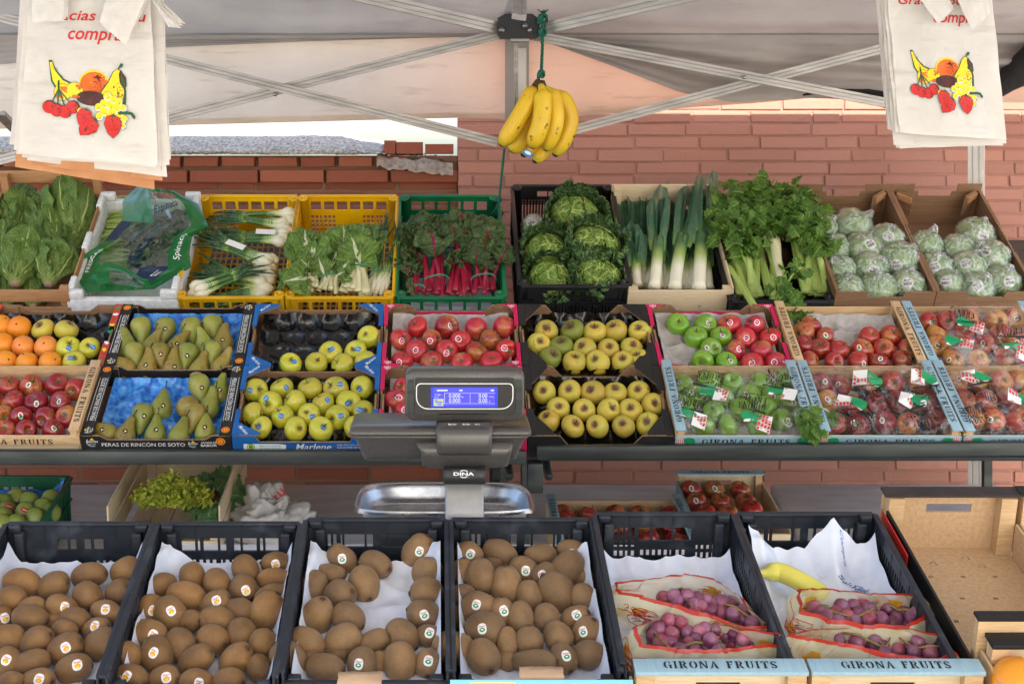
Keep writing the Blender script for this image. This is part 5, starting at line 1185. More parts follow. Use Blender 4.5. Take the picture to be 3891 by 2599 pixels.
def paper_liner(i, label, w0=-.085, ext=(.0, .0), curl=.05, seed=1, lo=0., corners=()):
    l, r_, wz, sty, by = FE[i]; a, b = fpx(l, 1196), fpx(r_, 1196); x, W = (a + b) / 2, b - a - .03
    def f(u, v):
        e = min(u, 1 - u); s = max(0, 1 - e / .09); z = w0 + wz + curl * s ** 1.5 * (1 + .35 * noise.noise(Vector((v * 5, u * 3, seed)))); aa = x + (u - .5) * W * (1 - .0 * s)
        k = max(0, (v - .9) / .1); z += curl * (.3 if i < 4 else 1.1) * k ** 1.3 * (1 + .4 * noise.noise(Vector((u * 4, 1, seed))))
        for cu, cv, ch in corners:
            d = math.hypot((u - cu) / (.22 if i < 5 else .27), (v - cv) / .2) if i < 5 else abs(u - cu) / .20 + abs(v - cv) / .22; z += ch * max(0, 1 - d) ** 1.0
        crease = abs(noise.noise(Vector((u * 3, v * 4, seed + 5)))) * .014 + .006 * (1 - abs(noise.noise(Vector((u * 6 + v * 3, v * 5 - u * 2, seed + 8))))) ** 5 + .004 * noise.noise(Vector((u * 11, v * 13, seed)))
        z = min(z, w0 + wz + (.060 if i < 5 else .15))
        return Vector((aa, .04 + lo + v * (FD - .085 - lo) + by, z + crease))
    mb = MB(); mb.grid(f, 48, 60); o = obj('paper_liner', mb, M['paper'], None, FP.M()); tag(o, label, 'paper', 'white paper liners in the crates'); return o
paper_liner(0, 'white paper lining the crate of golden kiwis at the end', seed=1); paper_liner(1, 'white paper lining the golden kiwi crate before the endives', seed=2, corners=((0.02, 1, .05),))
paper_liner(2, 'white paper, mostly bare, lining the green kiwi crate below the scale pan', seed=3, w0=-.082, corners=((.0, .9, .06), (1, 1, .05)))
paper_liner(3, 'white paper showing behind the heaped green kiwis', seed=4, corners=((.9, 1, .03),)); paper_liner(4, 'flat white paper under the two grape bags', seed=6, w0=-.095, curl=.02)
o = paper_liner(5, 'crumpled printed white paper under the banana', seed=9, w0=-.090, curl=.035, corners=((.08, .92, .075), (.66, 1.0, .075), (.32, .86, -.015)))
l, r_, wz, sty, by = FE[5]
def stickpaper(o, uvs, words):
    tree = bvh(o.data); Mi = o.matrix_basis.inverted()
    for k, ((px, py, ang), wd) in enumerate(zip(uvs, words)):
        c = FP.loc(*Z('B4', px, py), -.05); mb = MB(); q = Matrix.Rotation(R(ang), 3, 'Z')
        def fn(a, b):
            p = Vector((c.x, c.y, 0)) + q @ Vector((a, b, 0)); h = tree.ray_cast(Vector((p.x, p.y, .4)), Vector((0, 0, -1)))[0]; return (h if h else p) + Vector((0, 0, .0012))
        put_text(mb, wd, None, .062, None, 0, .0, .35, fn=fn); obj('lettering', mb, M['newsprint'], o)
stickpaper(o, [(690, 700, -78), (800, 840, -30), (880, 880, -70)], ['por su Compra', 'Saludos', 'Gracias'])
KW = {0: ('B1', 'the end crate', 'zo', 'kiwi_g', [(148, 895, 130, 82, 15, 0), (355, 920, 112, 90, -20, 0), (590, 850, 128, 80, -10, 0), (835, 820, 110, 85, -15, 0), (785, 960, 92, 80, -30, 0), (585, 985, 108, 90, 30, 0), (80, 1000, 110, 80, 10, 0), (215, 1060, 95, 60, 0, 0), (410, 1060, 105, 80, 15, 1), (355, 1165, 60, 45, 0, 0), (700, 1090, 110, 72, 10, 1), (200, 1130, 128, 85, 10, 0), (495, 1140, 108, 75, 10, 0), (20, 1130, 75, 60, 90, 1), (640, 1200, 105, 65, -15, 1), (430, 1215, 90, 60, 20, 0), (60, 1260, 105, 80, 10, 0), (245, 1280, 128, 88, -25, 0), (430, 1335, 128, 95, -30, 1), (675, 1310, 148, 100, -25, 0), (210, 1430, 120, 80, -15, 0), (55, 1425, 100, 85, 70, 1), (490, 1465, 118, 88, -10, 1), (80, 1560, 95, 75, 0, 0), (250, 1550, 125, 85, 0, 1)]),
 1: ('B1', 'the golden kiwi crate before the endives', 'zo', 'kiwi_g', [(1830, 768, 97, 72, 0, 1), (1630, 818, 108, 88, 60, 0), (1275, 858, 92, 84, 80, 0), (1440, 902, 102, 88, 60, 0), (1815, 872, 108, 70, 0, 0), (1075, 925, 97, 86, -15, 0), (1615, 945, 108, 92, 60, 1), (1800, 985, 112, 75, -15, 0), (1235, 990, 130, 92, 15, 0), (1430, 1040, 110, 85, -30, 1), (1005, 1080, 98, 90, 80, 1), (1590, 1085, 112, 82, 10, 0), (1260, 1150, 80, 72, 0, 0), (1765, 1090, 132, 106, -60, 0), (1125, 1108, 118, 102, 60, 1), (930, 1215, 80, 68, 0, 0), (1445, 1150, 122, 92, 15, 0), (1605, 1240, 98, 95, 60, 0), (1000, 1235, 112, 84, 20, 1), (1410, 1275, 110, 96, 20, 0), (1195, 1310, 108, 100, 50, 0), (1740, 1310, 98, 92, -60, 0), (820, 1405, 118, 102, -30, 0), (1040, 1375, 125, 108, 70, 1), (1565, 1405, 128, 98, -45, 0), (1710, 1460, 85, 72, 90, 0), (1300, 1410, 138, 90, -30, 0), (870, 1540, 124, 100, 20, 1), (1090, 1545, 112, 92, 0, 1), (1520, 1560, 112, 96, 0, 0), (1300, 1560, 112, 84, 0, 1)]),
 2: ('B2', 'the sparse kiwi crate', 'zg', 'kiwi', [(1030, 695, 118, 106, -60, 1), (525, 745, 112, 86, 45, 1), (745, 775, 120, 86, 20, 0), (1090, 825, 96, 92, 0, 0), (430, 845, 118, 68, 0, 0), (670, 905, 118, 102, 70, 0), (335, 930, 108, 84, -70, 0), (1085, 968, 100, 98, 0, 0), (505, 978, 112, 96, -15, 0), (1065, 1115, 112, 96, 20, 1), (565, 1130, 107, 98, 30, 0), (360, 1120, 132, 102, -75, 0), (1100, 1250, 84, 74, 0, 1), (920, 1250, 114, 104, 40, 0), (735, 1290, 106, 78, -25, 0), (530, 1280, 124, 100, -35, 0), (290, 1295, 122, 98, 30, 0), (480, 1380, 84, 50, 10, 0), (300, 1410, 60, 50, 0, 0), (1090, 1430, 92, 84, 90, 1), (780, 1430, 80, 60, 90, 0), (910, 1418, 122, 106, 80, 0), (655, 1438, 108, 96, 90, 1), (410, 1458, 142, 88, 5, 0), (165, 1405, 128, 114, 45, 0)]),
 3: ('B2', 'the heaped kiwi crate', 'zg', 'kiwi', [(1365, 708, 96, 78, 20, 1), (1570, 702, 117, 82, 25, 0), (2045, 695, 107, 78, 15, 0), (1840, 718, 107, 74, 0, 0), (1530, 778, 75, 64, 0, 0), (1325, 838, 95, 80, 90, 0), (1725, 818, 92, 86, 30, 1), (1865, 862, 97, 84, -60, 1), (2130, 885, 64, 58, 0, 0), (1445, 858, 112, 100, 80, 0), (2010, 815, 137, 96, -55, 0), (1325, 982, 84, 76, 0, 0), (1760, 982, 96, 80, 80, 0), (2120, 1000, 94, 82, 80, 0), (1610, 925, 132, 106, 90, 0), (1295, 1132, 80, 62, 90, 0), (1580, 1105, 104, 80, 90, 1), (1430, 1068, 108, 104, 0, 1), (1950, 965, 142, 108, 50, 0), (1705, 1140, 116, 82, 85, 0), (1880, 1135, 96, 82, 70, 0), (2070, 1132, 106, 80, -25, 1), (1470, 1215, 134, 120, 10, 1), (1955, 1258, 103, 92, 60, 0), (2145, 1228, 107, 92, -60, 1), (1620, 1295, 100, 66, 90, 0), (1765, 1288, 94, 88, 90, 0), (2160, 1372, 99, 92, 0, 0), (1990, 1400, 98, 88, 60, 1), (1610, 1420, 68, 58, 0, 0), (1795, 1418, 152, 72, 0, 0), (1460, 1390, 118, 106, 60, 0), (1260, 1330, 138, 106, 10, 0)])}
for ci, (reg, box, stk, km, lst) in KW.items():
    done = []; sc_ = ZR[reg][2]
    order = {}
    for n_, (zx, zy, ha, hb, ang, st_) in enumerate(lst):
        px, py = Z(reg, zx, zy); w0 = -.055 + FE[ci][2]; small = ha * hb < 5200
        if small: w0 -= .016
        rr_ = max(hb, 62) * sc_; p = FP.hit(px, py, w0); d = (CAM - p).normalized(); s = 0
        lim = .105 if ci == 3 else .075
        while s < lim:
            q = p + d * s; rad = rr_ * q.y / F
            if all((q - q2).length > .80 * (rad + r2) for q2, r2 in done) or small: break
            s += .005
        q = p + d * s; rad = rr_ * q.y / F; done.append((q, rad)); k = q.y / F * sc_ * 1.07
        U = Vector((1, 0, 0)).cross(d); U = U if U.z > 0 else -U; a = R(ang); ax = Vector((1, 0, 0)) * math.cos(a) - U * math.sin(a) + d * (rnd.uniform(-.35, .45) if rnd.random() < .6 else rnd.uniform(.5, .9))
        hb2 = max(hb, 66); ha2 = max(ha, hb2 * 1.12)
        o = place('kiwi', rnd.choice(KIM[km]), q, ax * (1 if ax.dot(d) > 0 else -1), (hb2 * k, hb2 * k, ha2 * k)); link('stem_end', KEND, o)
        if st_: sticker(o, (d + Vector((rnd.uniform(-.3, .3), 0, rnd.uniform(-.1, .35)))).normalized(), .0088, stk, rnd.uniform(-.6, .6))
        orient = 'lying' if abs(math.sin(a)) < .5 else 'upright'; key = (orient, st_); c = order[key] = order.get(key, 0) + 1
        tag(o, f"{'fruit-stickered' if st_ else 'plain'} {orient} {'golden' if km == 'kiwi_g' else 'fuzzy'} kiwi, {ORD[c - 1] if c <= 20 else 'frontmost'} from the rear of {box}", 'kiwi', 'kiwis in ' + box)
# grape bunches: separate berries as parts, on a stalk
GR = [MB().lathe([(max(.0004, .0105 * math.sin(math.pi * i / 10)), .0112 * math.cos(math.pi * i / 10)) for i in range(11)], 14).mesh('grape', M[m]) for m in ('grape', 'grape', 'grape_r')]
def bunch(reg, pts, label, w0, seed):
    rr = random.Random(seed); P = []; cx = sum(p[0] for p in pts) / len(pts); cy = sum(p[1] for p in pts) / len(pts)
    base = FP.hit(*Z(reg, cx, cy), w0 - .02); t = empty('grape_bunch', label, 'grapes', TR(base), 'grape bunches in bags')
    for i, (x, y) in enumerate(sorted(pts, key=lambda q: q[1])):
        px, py = Z(reg, x, y); w_ = w0 + rr.uniform(-.008, .012); p = FP.hit(px, py, w_); P.append(p)
    # fill below so that the heap is solid
    for i in range(len(P)):
        k = rr.uniform(1.0, 1.25); s = p.y / F * 16.2 / .0105
        link('grape', rr.choice(GR), t, TR(P[i] - base) @ Euler((rr.uniform(0, 3), rr.uniform(0, 3), 0)).to_matrix().to_4x4() @ Matrix.Scale(s * k, 4))
        if i % 2 == 0: link('grape', rr.choice(GR), t, TR(P[i] - base - FP.n * .022 + Vector((rr.uniform(-.008, .008), .004, 0))) @ Matrix.Scale(s * k * .95, 4))
    mb = MB(); ctr = sorted(P, key=lambda p: p.x)
    line = [ctr[int(i * (len(ctr) - 1) / 6)] - base + FP.n * (.016 if i % 2 else .008) for i in range(7)]
    mb.tube(line, .0024, 6)
    for p in P[::2]:
        q = min(line, key=lambda l: (l - (p - base)).length); mb.tube([q, (q + p - base) / 2 + FP.n * .008, p - base], .0014, 5)
    obj('stalk', mb, M['gstem'], t)
bunch('B3', [(740, 1000), (805, 985), (850, 980), (895, 990), (955, 1005), (1025, 1020), (880, 1040), (830, 1020), (940, 1045), (985, 1060), (1085, 1045), (1125, 1030), (1190, 1030), (1120, 1095), (1205, 1105), (1265, 1140), (1270, 1090), (1050, 1080), (900, 1110), (1320, 1160), (1000, 1110), (940, 1105), (1160, 1070)], 'purple grape bunch in the rear bag of the flat paper crate', -.045, 1)
bunch('B3', [(765, 1145), (850, 1160), (700, 1200), (930, 1175), (660, 1250), (785, 1235), (895, 1225), (975, 1230), (1080, 1200), (780, 1295), (960, 1265), (905, 1300), (845, 1350), (720, 1290), (1045, 1275), (1155, 1245), (1205, 1240), (1260, 1270), (1310, 1280), (1390, 1265), (1010, 1205), (640, 1190), (780, 1385), (1020, 1325), (940, 1340), (1090, 1355)], 'purple grape bunch in the front bag of the flat paper crate', -.035, 2)
bunch('B4', [(790, 1050), (680, 1095), (585, 1100), (530, 1065), (710, 1055), (750, 1115), (830, 1115), (895, 1080), (965, 1030), (1015, 1075), (1115, 1035), (1080, 1125), (1120, 1095), (1180, 1120), (890, 1135), (1050, 1170), (850, 1040), (970, 1140), (1210, 1095), (690, 1150), (620, 1130), (800, 1150)], 'purple grape bunch in the bag beside the banana', -.045, 3)
bunch('B4', [(625, 1245), (700, 1275), (770, 1255), (810, 1290), (885, 1300), (970, 1285), (1040, 1280), (1110, 1280), (1215, 1285), (1275, 1330), (1335, 1310), (985, 1310), (1085, 1340), (1190, 1355), (1390, 1350), (930, 1290), (1300, 1365), (1000, 1360), (1150, 1325)], 'purple grape bunch in the front bag of the banana crate', -.035, 4)
def grape_bag(reg, rim_, label, w_r, w_b, drop, band=.16, seed=0, mouth=None):
    """an open plastic bag: a crumpled wall standing round its rim line"""
    P = [FP.loc(*Z(reg, x, y), w_r + (h if len(q) > 2 else 0)) for q in rim_ for x, y, h in [(q[0], q[1], q[2] if len(q) > 2 else 0)]]; n = len(P); N = 120
    Q = []
    for i in range(N):
        f = i / N * n; k = int(f); t = f - k; a, b = P[k % n], P[(k + 1) % n]; Q.append(a.lerp(b, t * t * (3 - 2 * t)))
    c = sum(Q, Vector()) / N; rows = 14; mb = MB(); vs = []; fs = []; ms = []
    for j in range(rows + 1):
        v = j / rows
        for i in range(N):
            p = Q[i]; out = (p - c); out.z = 0; ol = out.length; out = out / max(ol, 1e-4)
            bulge = .018 * math.sin(math.pi * min(1, v * 1.1)) + .012 * v
            nz = noise.fractal(Vector((p.x * 26, p.y * 26, v * 2.2 + seed)), 1, 2, 4) * .009 * (.5 + v) + .006 * noise.noise(Vector((i * .35, v * 3, seed)))
            zz = p.z + (w_b - p.z) * v; q = p + out * (bulge + nz); vs.append(Vector((q.x, q.y, zz + .003 * noise.noise(Vector((i * .2, v, seed))))))
    for j in range(rows):
        for i in range(N):
            fs.append((j * N + i, j * N + (i + 1) % N, (j + 1) * N + (i + 1) % N, (j + 1) * N + i)); v = (j + .5) / rows
            blot = noise.noise(Vector((i * .17 + seed, v * 2.4, 7)))
            ms.append(1 if v < band else (2 if blot > .30 and v > .3 else 0))
    mb.add(vs, fs, ms, True); o = obj('grape_bag', mb, [M['gbag'], M['gbag_r'], M['gbag_y']], None, FP.M()); tag(o, label, 'grape bag', 'printed yellow grape bags')
    tree = BVHTree.FromPolygons(vs, fs)
    # printed grape outlines and the word on the red band
    lm = MB()
    def on(i, v, off=.0015):
        i = int(i) % N; f = v * rows; j = min(int(f), rows - 1); t = f - j; a = vs[j * N + i].lerp(vs[(j + 1) * N + i], t); b = vs[j * N + (i + 1) % N]; tn = (b - vs[j * N + i]); dn = vs[(j + 1) * N + i] - vs[j * N + i]; nn = tn.cross(dn); nn.normalize(); out = a - c; out.z = 0
        return a + (nn if nn.dot(out) > 0 else -nn) * off
    for i0 in range(4, N, 19):
        def fn(a, b): 
            ff = i0 + a; k = int(math.floor(ff)); return on(k, band * .5 - b).lerp(on(k + 1, band * .5 - b), ff - k)
        put_text(lm, 'Sultanas', None, 9, band * .62, 0, .01, 0, fn=lambda a, b: fn(-a, b))
    for g in range(9):
        ci_ = rnd.uniform(0, N); cv = rnd.uniform(.4, .8)
        for e in range(5):
            a0 = ci_ + rnd.uniform(-5, 5); v0 = cv + rnd.uniform(-.16, .16); L_ = rnd.uniform(2, 4); th = rnd.uniform(0, 6.28)
            pts = [on(a0 + L_ * math.cos(th + s * .6), max(band, min(.97, v0 + .08 * math.sin(th + s * .6))), .001) for s in range(9)]; lm.tube(pts, .0007, 4, 0)
    obj('printed_mark', lm, M['red_p'] if False else [M['gbag_r']], o)
    obj_l = MB(); 
    return o
grape_bag('B3', [(425, 890), (640, 868, .005), (870, 838, .012), (1080, 875), (1200, 960), (1290, 1050), (1420, 1180, -.01), (1250, 1180, -.01), (1050, 1110), (800, 1040), (600, 985), (440, 945)], 'pale yellow grape bag, rear one in the flat paper crate', -.004, -.085, 0, .09, 1)
grape_bag('B3', [(560, 1180, .01), (640, 1150), (800, 1100, -.02), (1000, 1130, -.02), (1250, 1200), (1495, 1225, .008), (1490, 1300, -.005), (1320, 1310, -.005), (1150, 1335), (1000, 1335), (820, 1335), (600, 1300)], 'pale yellow grape bag, front one in the flat paper crate', .004, -.075, 0, .10, 2)
grape_bag('B4', [(435, 940), (520, 930), (700, 945), (900, 965), (1100, 968), (1245, 985), (1255, 1120), (1130, 1180), (850, 1170), (640, 1140), (460, 1075)], 'pale yellow grape bag beside the banana', -.004, -.085, 0, .09, 3)
grape_bag('B4', [(380, 1235), (560, 1200, -.01), (900, 1190, -.02), (1150, 1195), (1350, 1240), (1460, 1360), (1300, 1400, -.01), (1080, 1375), (900, 1335), (720, 1290), (520, 1265)], 'pale yellow grape bag, front one in the banana crate', .006, -.075, 0, .10, 4)
# bananas
def banana_mb(pts, r, k=10):
    """along a centre line, five-sided and pinched at both ends"""
    P = [Vector(p) for p in pts]; n = 22; C = []
    for i in range(n + 1):
        f = i / n * (len(P) - 1); j = min(int(f), len(P) - 2); t = f - j; p0, p1, p2, p3 = P[max(j - 1, 0)], P[j], P[j + 1], P[min(j + 2, len(P) - 1)]
        C.append(.5 * ((2 * p1) + (p2 - p0) * t + (2 * p0 - 5 * p1 + 4 * p2 - p3) * t * t + (3 * p1 - 3 * p2 + p3 - p0) * t ** 3))
    def rad(v):
        if v < .16: return .33 + .10 * (v / .16)
        if v < .30: t = (v - .16) / .14; return .43 + .57 * (t * t * (3 - 2 * t))
        if v < .82: return 1.
        t = (v - .82) / .18; return max(.22, math.sqrt(max(0, 1 - t * t)) * .8 + .2 * (1 - t))
    mb = MB(); mb.tube(C, [r * rad(i / n) for i in range(n + 1)], 15)
    m = 15
    for i in range(n + 1):
        for j in range(m):
            a = 2 * math.pi * j / m; q = 1 + .09 * math.cos(5 * a); mb.v[i * m + j] = C[i] + (mb.v[i * m + j] - C[i]) * q
    return mb
def bpts(reg, pts, Y): return [wp(*Z(reg, *p[:2]), Y + (p[2] if len(p) > 2 else 0)) for p in pts]
BYY = 4.90; c0 = wp(*Z('A2', 222, 375), BYY)
t = empty('banana_bunch', 'yellow banana bunch hanging from a green rope under the canopy bracket', 'bananas', TR(c0))
for pts, r_ in (([(212, 372, .02), (190, 420, -.02), (135, 520, -.03), (60, 640, -.01)], 43), ([(222, 378, .05), (205, 480, .06), (150, 600, .05), (105, 668, .05)], 40), ([(236, 372, -.03), (245, 430, -.05), (235, 540, -.06), (195, 650, -.04)], 42),
                ([(248, 380, .0), (290, 430, -.01), (300, 540, -.02), (255, 660, 0)], 42), ([(252, 385, .05), (330, 440, .05), (360, 540, .05), (295, 685, .05)], 42), ([(230, 380, .10), (230, 500, .12), (205, 610, .11), (155, 685, .09)], 38), ([(240, 380, .12), (275, 500, .14), (270, 620, .12), (205, 712, .10)], 38)):
    obj('banana', banana_mb(bpts('A2', pts, BYY), r_ * .91 * .5243 * BYY / F), M['banana'], t, TR(-c0))
mb = MB(); mb.tube(bpts('A2', [(205, 385), (222, 368), (240, 372), (252, 388)], BYY), [.012, .018, .018, .011], 10); mb.tube(bpts('A2', [(222, 372), (218, 352)], BYY), [.014, .008], 8); obj('crown', mb, M['stem'], t, TR(-c0))
mb = MB(); q = wp(*Z('A2', 178, 672), BYY - .005); fq = TR(q - c0 + Vector((0, -.0, 0))) @ Matrix.Rotation(R(90), 4, 'X') @ Matrix.Rotation(R(-25), 4, 'Z')
mb.prism(blob(12, .020, .012), 0, .002, 0, fq); mb.prism(blob(10, .013, .006, 0, .002), .002, .0026, 1, fq); obj('sticker', mb, [M['blue_p'], M['white']], t)
# the green rope
ra = wp(1243, 45, BY - .08); rb = c0 + Vector((0, -.0, .012)); Lr = (ra - rb).length
t = empty('rope', 'green rope tied at the canopy bracket and hanging down to the crate', 'rope', TR(ra))
def rope(pts, r_, name='strand'):
    C = []; n = 60
    for i in range(n + 1):
        f = i / n * (len(pts) - 1); j = min(int(f), len(pts) - 2); C.append(Vector(pts[j]).lerp(Vector(pts[j + 1]), f - j))
    mb = MB(); L = sum((C[i + 1] - C[i]).length for i in range(n))
    for s in range(3):
        mb.tube([c + Vector((math.cos(i / n * L / .035 * 6.28 + s * 2.094), math.sin(i / n * L / .035 * 6.28 + s * 2.094), 0)) * r_ * .55 for i, c in enumerate(C)], r_ * .62, 6)
    obj(name, mb, M['rope'], t, TR(-ra))
rope([ra + Vector((0, 0, .01)), wp(1243, 110, BY - .09), wp(1241, 160, BYY - .01), rb], .0052)
for q, s in ((ra, 1.5), (wp(1240, 171, BYY - .005), 1.), (wp(1243, 74, BY - .085), 1.1)):
    mb = MB()
    for k in range(3): mb.tube([q + Vector((math.cos(a * .7 + k) * .011 * s, math.sin(a * .7 + k * 2) * .009 * s, (math.sin(a * 1.1 + k) * .012) * s)) for a in range(10)], .0048, 6)
    obj('knot', mb, M['rope'], t, TR(-ra))
rope([wp(1156, 342, 4.95), wp(1150, 400, 5.0), wp(1143, 470, 5.02)], .0042)
def tassel(q, L, n, sp, sd):
    mb = MB(); rr = random.Random(sd)
    for i in range(n):
        d = Vector((rr.gauss(0, sp), rr.gauss(0, sp * .6), -1)); mb.tube([q, q + d * L * .5 * rr.uniform(.8, 1), q + Vector((d.x * 1.3, d.y, -1)) * L * rr.uniform(.7, 1)], .0011, 4)
    obj('frayed_end', mb, M['rope'], t, TR(-ra))
tassel(wp(1142, 462, 5.02), .06, 60, .16, 1); mb = MB(); q = wp(1142, 458, 5.02)
for k in range(3): mb.tube([q + Vector((math.cos(a * .7 + k) * .009, math.sin(a * .7 + k * 2) * .008, math.sin(a * 1.1 + k) * .008)) for a in range(10)], .004, 6)
obj('knot', mb, M['rope'], t, TR(-ra)); tassel(ra + Vector((.004, 0, .012)), -.022, 26, .35, 3)
# the single banana on the paper
p = [FP.hit(*Z('B4', x, y), w_) for x, y, w_ in ((140, 835, -.030), (215, 832, -.034), (300, 822, -.035), (430, 880, -.036), (560, 955, -.042), (610, 1000, -.05))]
o = obj('banana', banana_mb(p, 62 * .3458 * p[2].y / F), M['banana_g']); tag(o, 'single loose greenish yellow banana lying on crumpled paper', 'banana')
mb = MB(); d = (p[0] - p[1]).normalized(); mb.tube([p[0] - d * .004, p[0] + d * .006], [.0075, .007], 8); obj('stem_end', mb, M['stem'], o)
# ---------------------------------------------------------------- the weighing scale
SY = 3.12
def sp_(px, py, Y=SY): return wp(px, py, Y)
sc0 = Vector((sp_(1065, 0).x, SY, .75)); scl = empty('weighing_scale', 'grey shop scale with blue lit customer display and steel pan', 'scale', TR(sc0)); SI = TR(-sc0)
def sobj(n_, mb, m): return obj(n_, mb, m, scl, SI)
def rbox(cx_, cz, w_, h_, d_, r_, tilt=0, Y=SY, seg=6, m=0, back_in=.8):
    """rounded slab facing the customer: front at Y, depth d"""
    out = []
    for sx, sz, a0 in ((1, 1, 0), (-1, 1, 90), (-1, -1, 180), (1, -1, 270)):
        for k in range(seg + 1):
            a = R(a0 + 90 * k / seg); out.append((sx * (w_ / 2 - r_) + r_ * math.cos(a), sz * (h_ / 2 - r_) + r_ * math.sin(a)))
    prof = [(.93, .0), (.975, .004), (1, .014), (1, d_ * .7), (back_in, d_)]; n = len(out); vs = []; fs = []
    for s, y in prof:
        for a, b in out: vs.append((a - (1 - s) * w_ * .5 * (1 if a > 0 else -1) * min(1, h_ / w_ * 1.4), y, b * (1 - (1 - s) * 1.0)))
    for j in range(len(prof) - 1):
        for i in range(n): fs.append((j * n + i, j * n + (i + 1) % n, (j + 1) * n + (i + 1) % n, (j + 1) * n + i))
    fs += [tuple(range(n - 1, -1, -1)), tuple((len(prof) - 1) * n + i for i in range(n))]
    mb = MB(); mb.add(vs, fs, m, True, TR((cx_, Y, cz)) @ Matrix.Rotation(R(tilt), 4, 'X')); return mb
k = SY / F
cx_, cz_ = sp_(1065, 908).x, sp_(0, 908).z; dw, dh = 275 * k, 121 * k
mb = rbox(cx_, cz_, dw, dh, .055, .020, 6); sobj('display_housing', mb, M['scale_body'])
DM = TR((cx_, SY, cz_)) @ Matrix.Rotation(R(6), 4, 'X') @ Matrix(((1, 0, 0, 0), (0, 0, -1, -.0006), (0, 1, 0, 0), (0, 0, 0, 1)))     # x right, y up on the face, z towards the customer
def rr2(w_, h_, r_, n=5, bot=None):
    o = []
    for sx, sz, a0 in ((1, 1, 0), (-1, 1, 90), (-1, -1, 180), (1, -1, 270)):
        q = bot if (bot and sz < 0) else r_
        for j in range(n + 1): a = R(a0 + 90 * j / n); o.append((sx * (w_ / 2 - q) + q * math.cos(a), sz * (h_ / 2 - q) + q * math.sin(a)))
    return o
mb = MB(); mb.prism(rr2(228 * k, 86 * k, .004), 0, .0012, 0, DM); pn = sobj('display_panel', mb, M['gloss_black'])
mb = MB(); o1, o2 = rr2(223 * k, 61 * k, .010, 5, .026), rr2(218.6 * k, 56.6 * k, .009, 5, .024); n = len(o1)
mb.add([(a, b, .0017) for a, b in o1] + [(a, b, .0017) for a, b in o2], [(i, (i + 1) % n, n + (i + 1) % n, n + i) for i in range(n)], 0, False, DM); sobj('white_outline', mb, M['white'])
mb = MB(); LM = DM @ TR((-1 * k, -2 * k, 0)); w_, h_ = 153 * k, 47 * k
bx = lambda a, b, c, d, m, z: mb.box(a * w_, b * w_, c * h_, d * h_, z, z + .0002, m, LM)
bx(-.5, .5, -.5, .5, 0, .0014); bx(-.46, .46, .22, .46, 1, .0018); bx(-.46, -.31, -.06, .2, 1, .0018); bx(-.46, -.31, -.44, -.08, 2, .0018); bx(-.30, .46, -.44, .2, 1, .0018)
for a, b, c, d in ((-.30, .46, .195, .21), (-.30, -.293, -.3, .2), (.085, .09, -.3, .2), (-.30, .46, -.32, -.305)): bx(a, b, c, d, 3, .0021)
for body, x, y, wd, ht in (('0.000', -.145, .075, .17, .22), ('0.000', -.145, -.17, .17, .22), ('0.00', .28, .075, .13, .22), ('0.00', .28, -.17, .13, .22), ('kg', -.03, .02, .035, .07), ('€/kg', .405, .02, .07, .07), ('€', .38, -.22, .02, .07), ('T.00', -.40, .12, .09, .07), ('Cod', -.42, .01, .06, .06)):
    put_text(mb, body, LM @ TR((x * w_, y * h_, .0023)), wd * w_, ht * h_, 3, .012)
for x, y, wd in ((-.42, -.16, .04), (-.38, -.25, .10), (-.37, -.36, .06)): bx(x - wd / 2, x + wd / 2, y - .025, y + .025, 0, .0021)
for x, wd in ((-.33, .16), (-.05, .05), (.42, .05)): bx(x - wd / 2, x + wd / 2, .30, .38, 3, .0021)
sobj('screen', mb, [M['lcd'], M['lcd2'], M['lcd_y'], M['lcd_t']])
for s in (-1, 1):
    mb = MB(); mb.prism(blob(16, .0085, .0085), .0, .0012, 0, DM @ TR((s * 124 * k, -1 * k, .0006))); sobj('pad', mb, M['rubber'])
    mb = MB(); pl = [(s * x * k, y * k) for x, y in ((117, 40), (130, 38), (132, 20), (132, -28), (124, -42), (117, -42))]; mb.prism(pl, 0, .0006, 0, DM); sobj('side_inlay', mb, M['silver'] if False else M['shelf'])
# keyboard housing seen from behind: a tapered body hanging below its rounded top edge
def loft(secs, m=0, sub=4, rnd_=.012):
    """sections (z, x0, x1, y0, y1) joined into one rounded body"""
    mb = MB(); rings = []
    for z, x0, x1, y0, y1 in secs:
        r = min(rnd_, (y1 - y0) * .45); q = []
        for sx, sy, a0 in ((1, 1, 0), (-1, 1, 90), (-1, -1, 180), (1, -1, 270)):
            for j in range(sub + 1): a = R(a0 + 90 * j / sub); q.append(Vector((((x0 + x1) / 2 + sx * ((x1 - x0) / 2 - r)) + r * math.cos(a), ((y0 + y1) / 2 + sy * ((y1 - y0) / 2 - r)) + r * math.sin(a), z)))
        rings.append(q)
    n = len(rings[0]); vs = [p for q in rings for p in q]; fs = []
    for j in range(len(rings) - 1):
        for i in range(n): fs.append((j * n + i, j * n + (i + 1) % n, (j + 1) * n + (i + 1) % n, (j + 1) * n + i))
    fs += [tuple(range(n - 1, -1, -1)), tuple((len(rings) - 1) * n + i for i in range(n))]
    mb.add(vs, fs, m, True); return mb
def X_(px): return sp_(px, 0).x
def Z_(py): return sp_(0, py).z
mb = loft([(Z_(1067), X_(838), X_(1180), SY + .05, SY + .12), (Z_(1062), X_(832), X_(1186), SY + .035, SY + .125), (Z_(1040), X_(824), X_(1192), SY + .020, SY + .135), (Z_(1012), X_(815), X_(1203), SY + .004, SY + .145), (Z_(1006), X_(808), X_(1210), SY + .0, SY + .15), (Z_(1000), X_(803), X_(1215), SY - .006, SY + .15)]); sobj('keyboard_housing', mb, M['scale_body'])
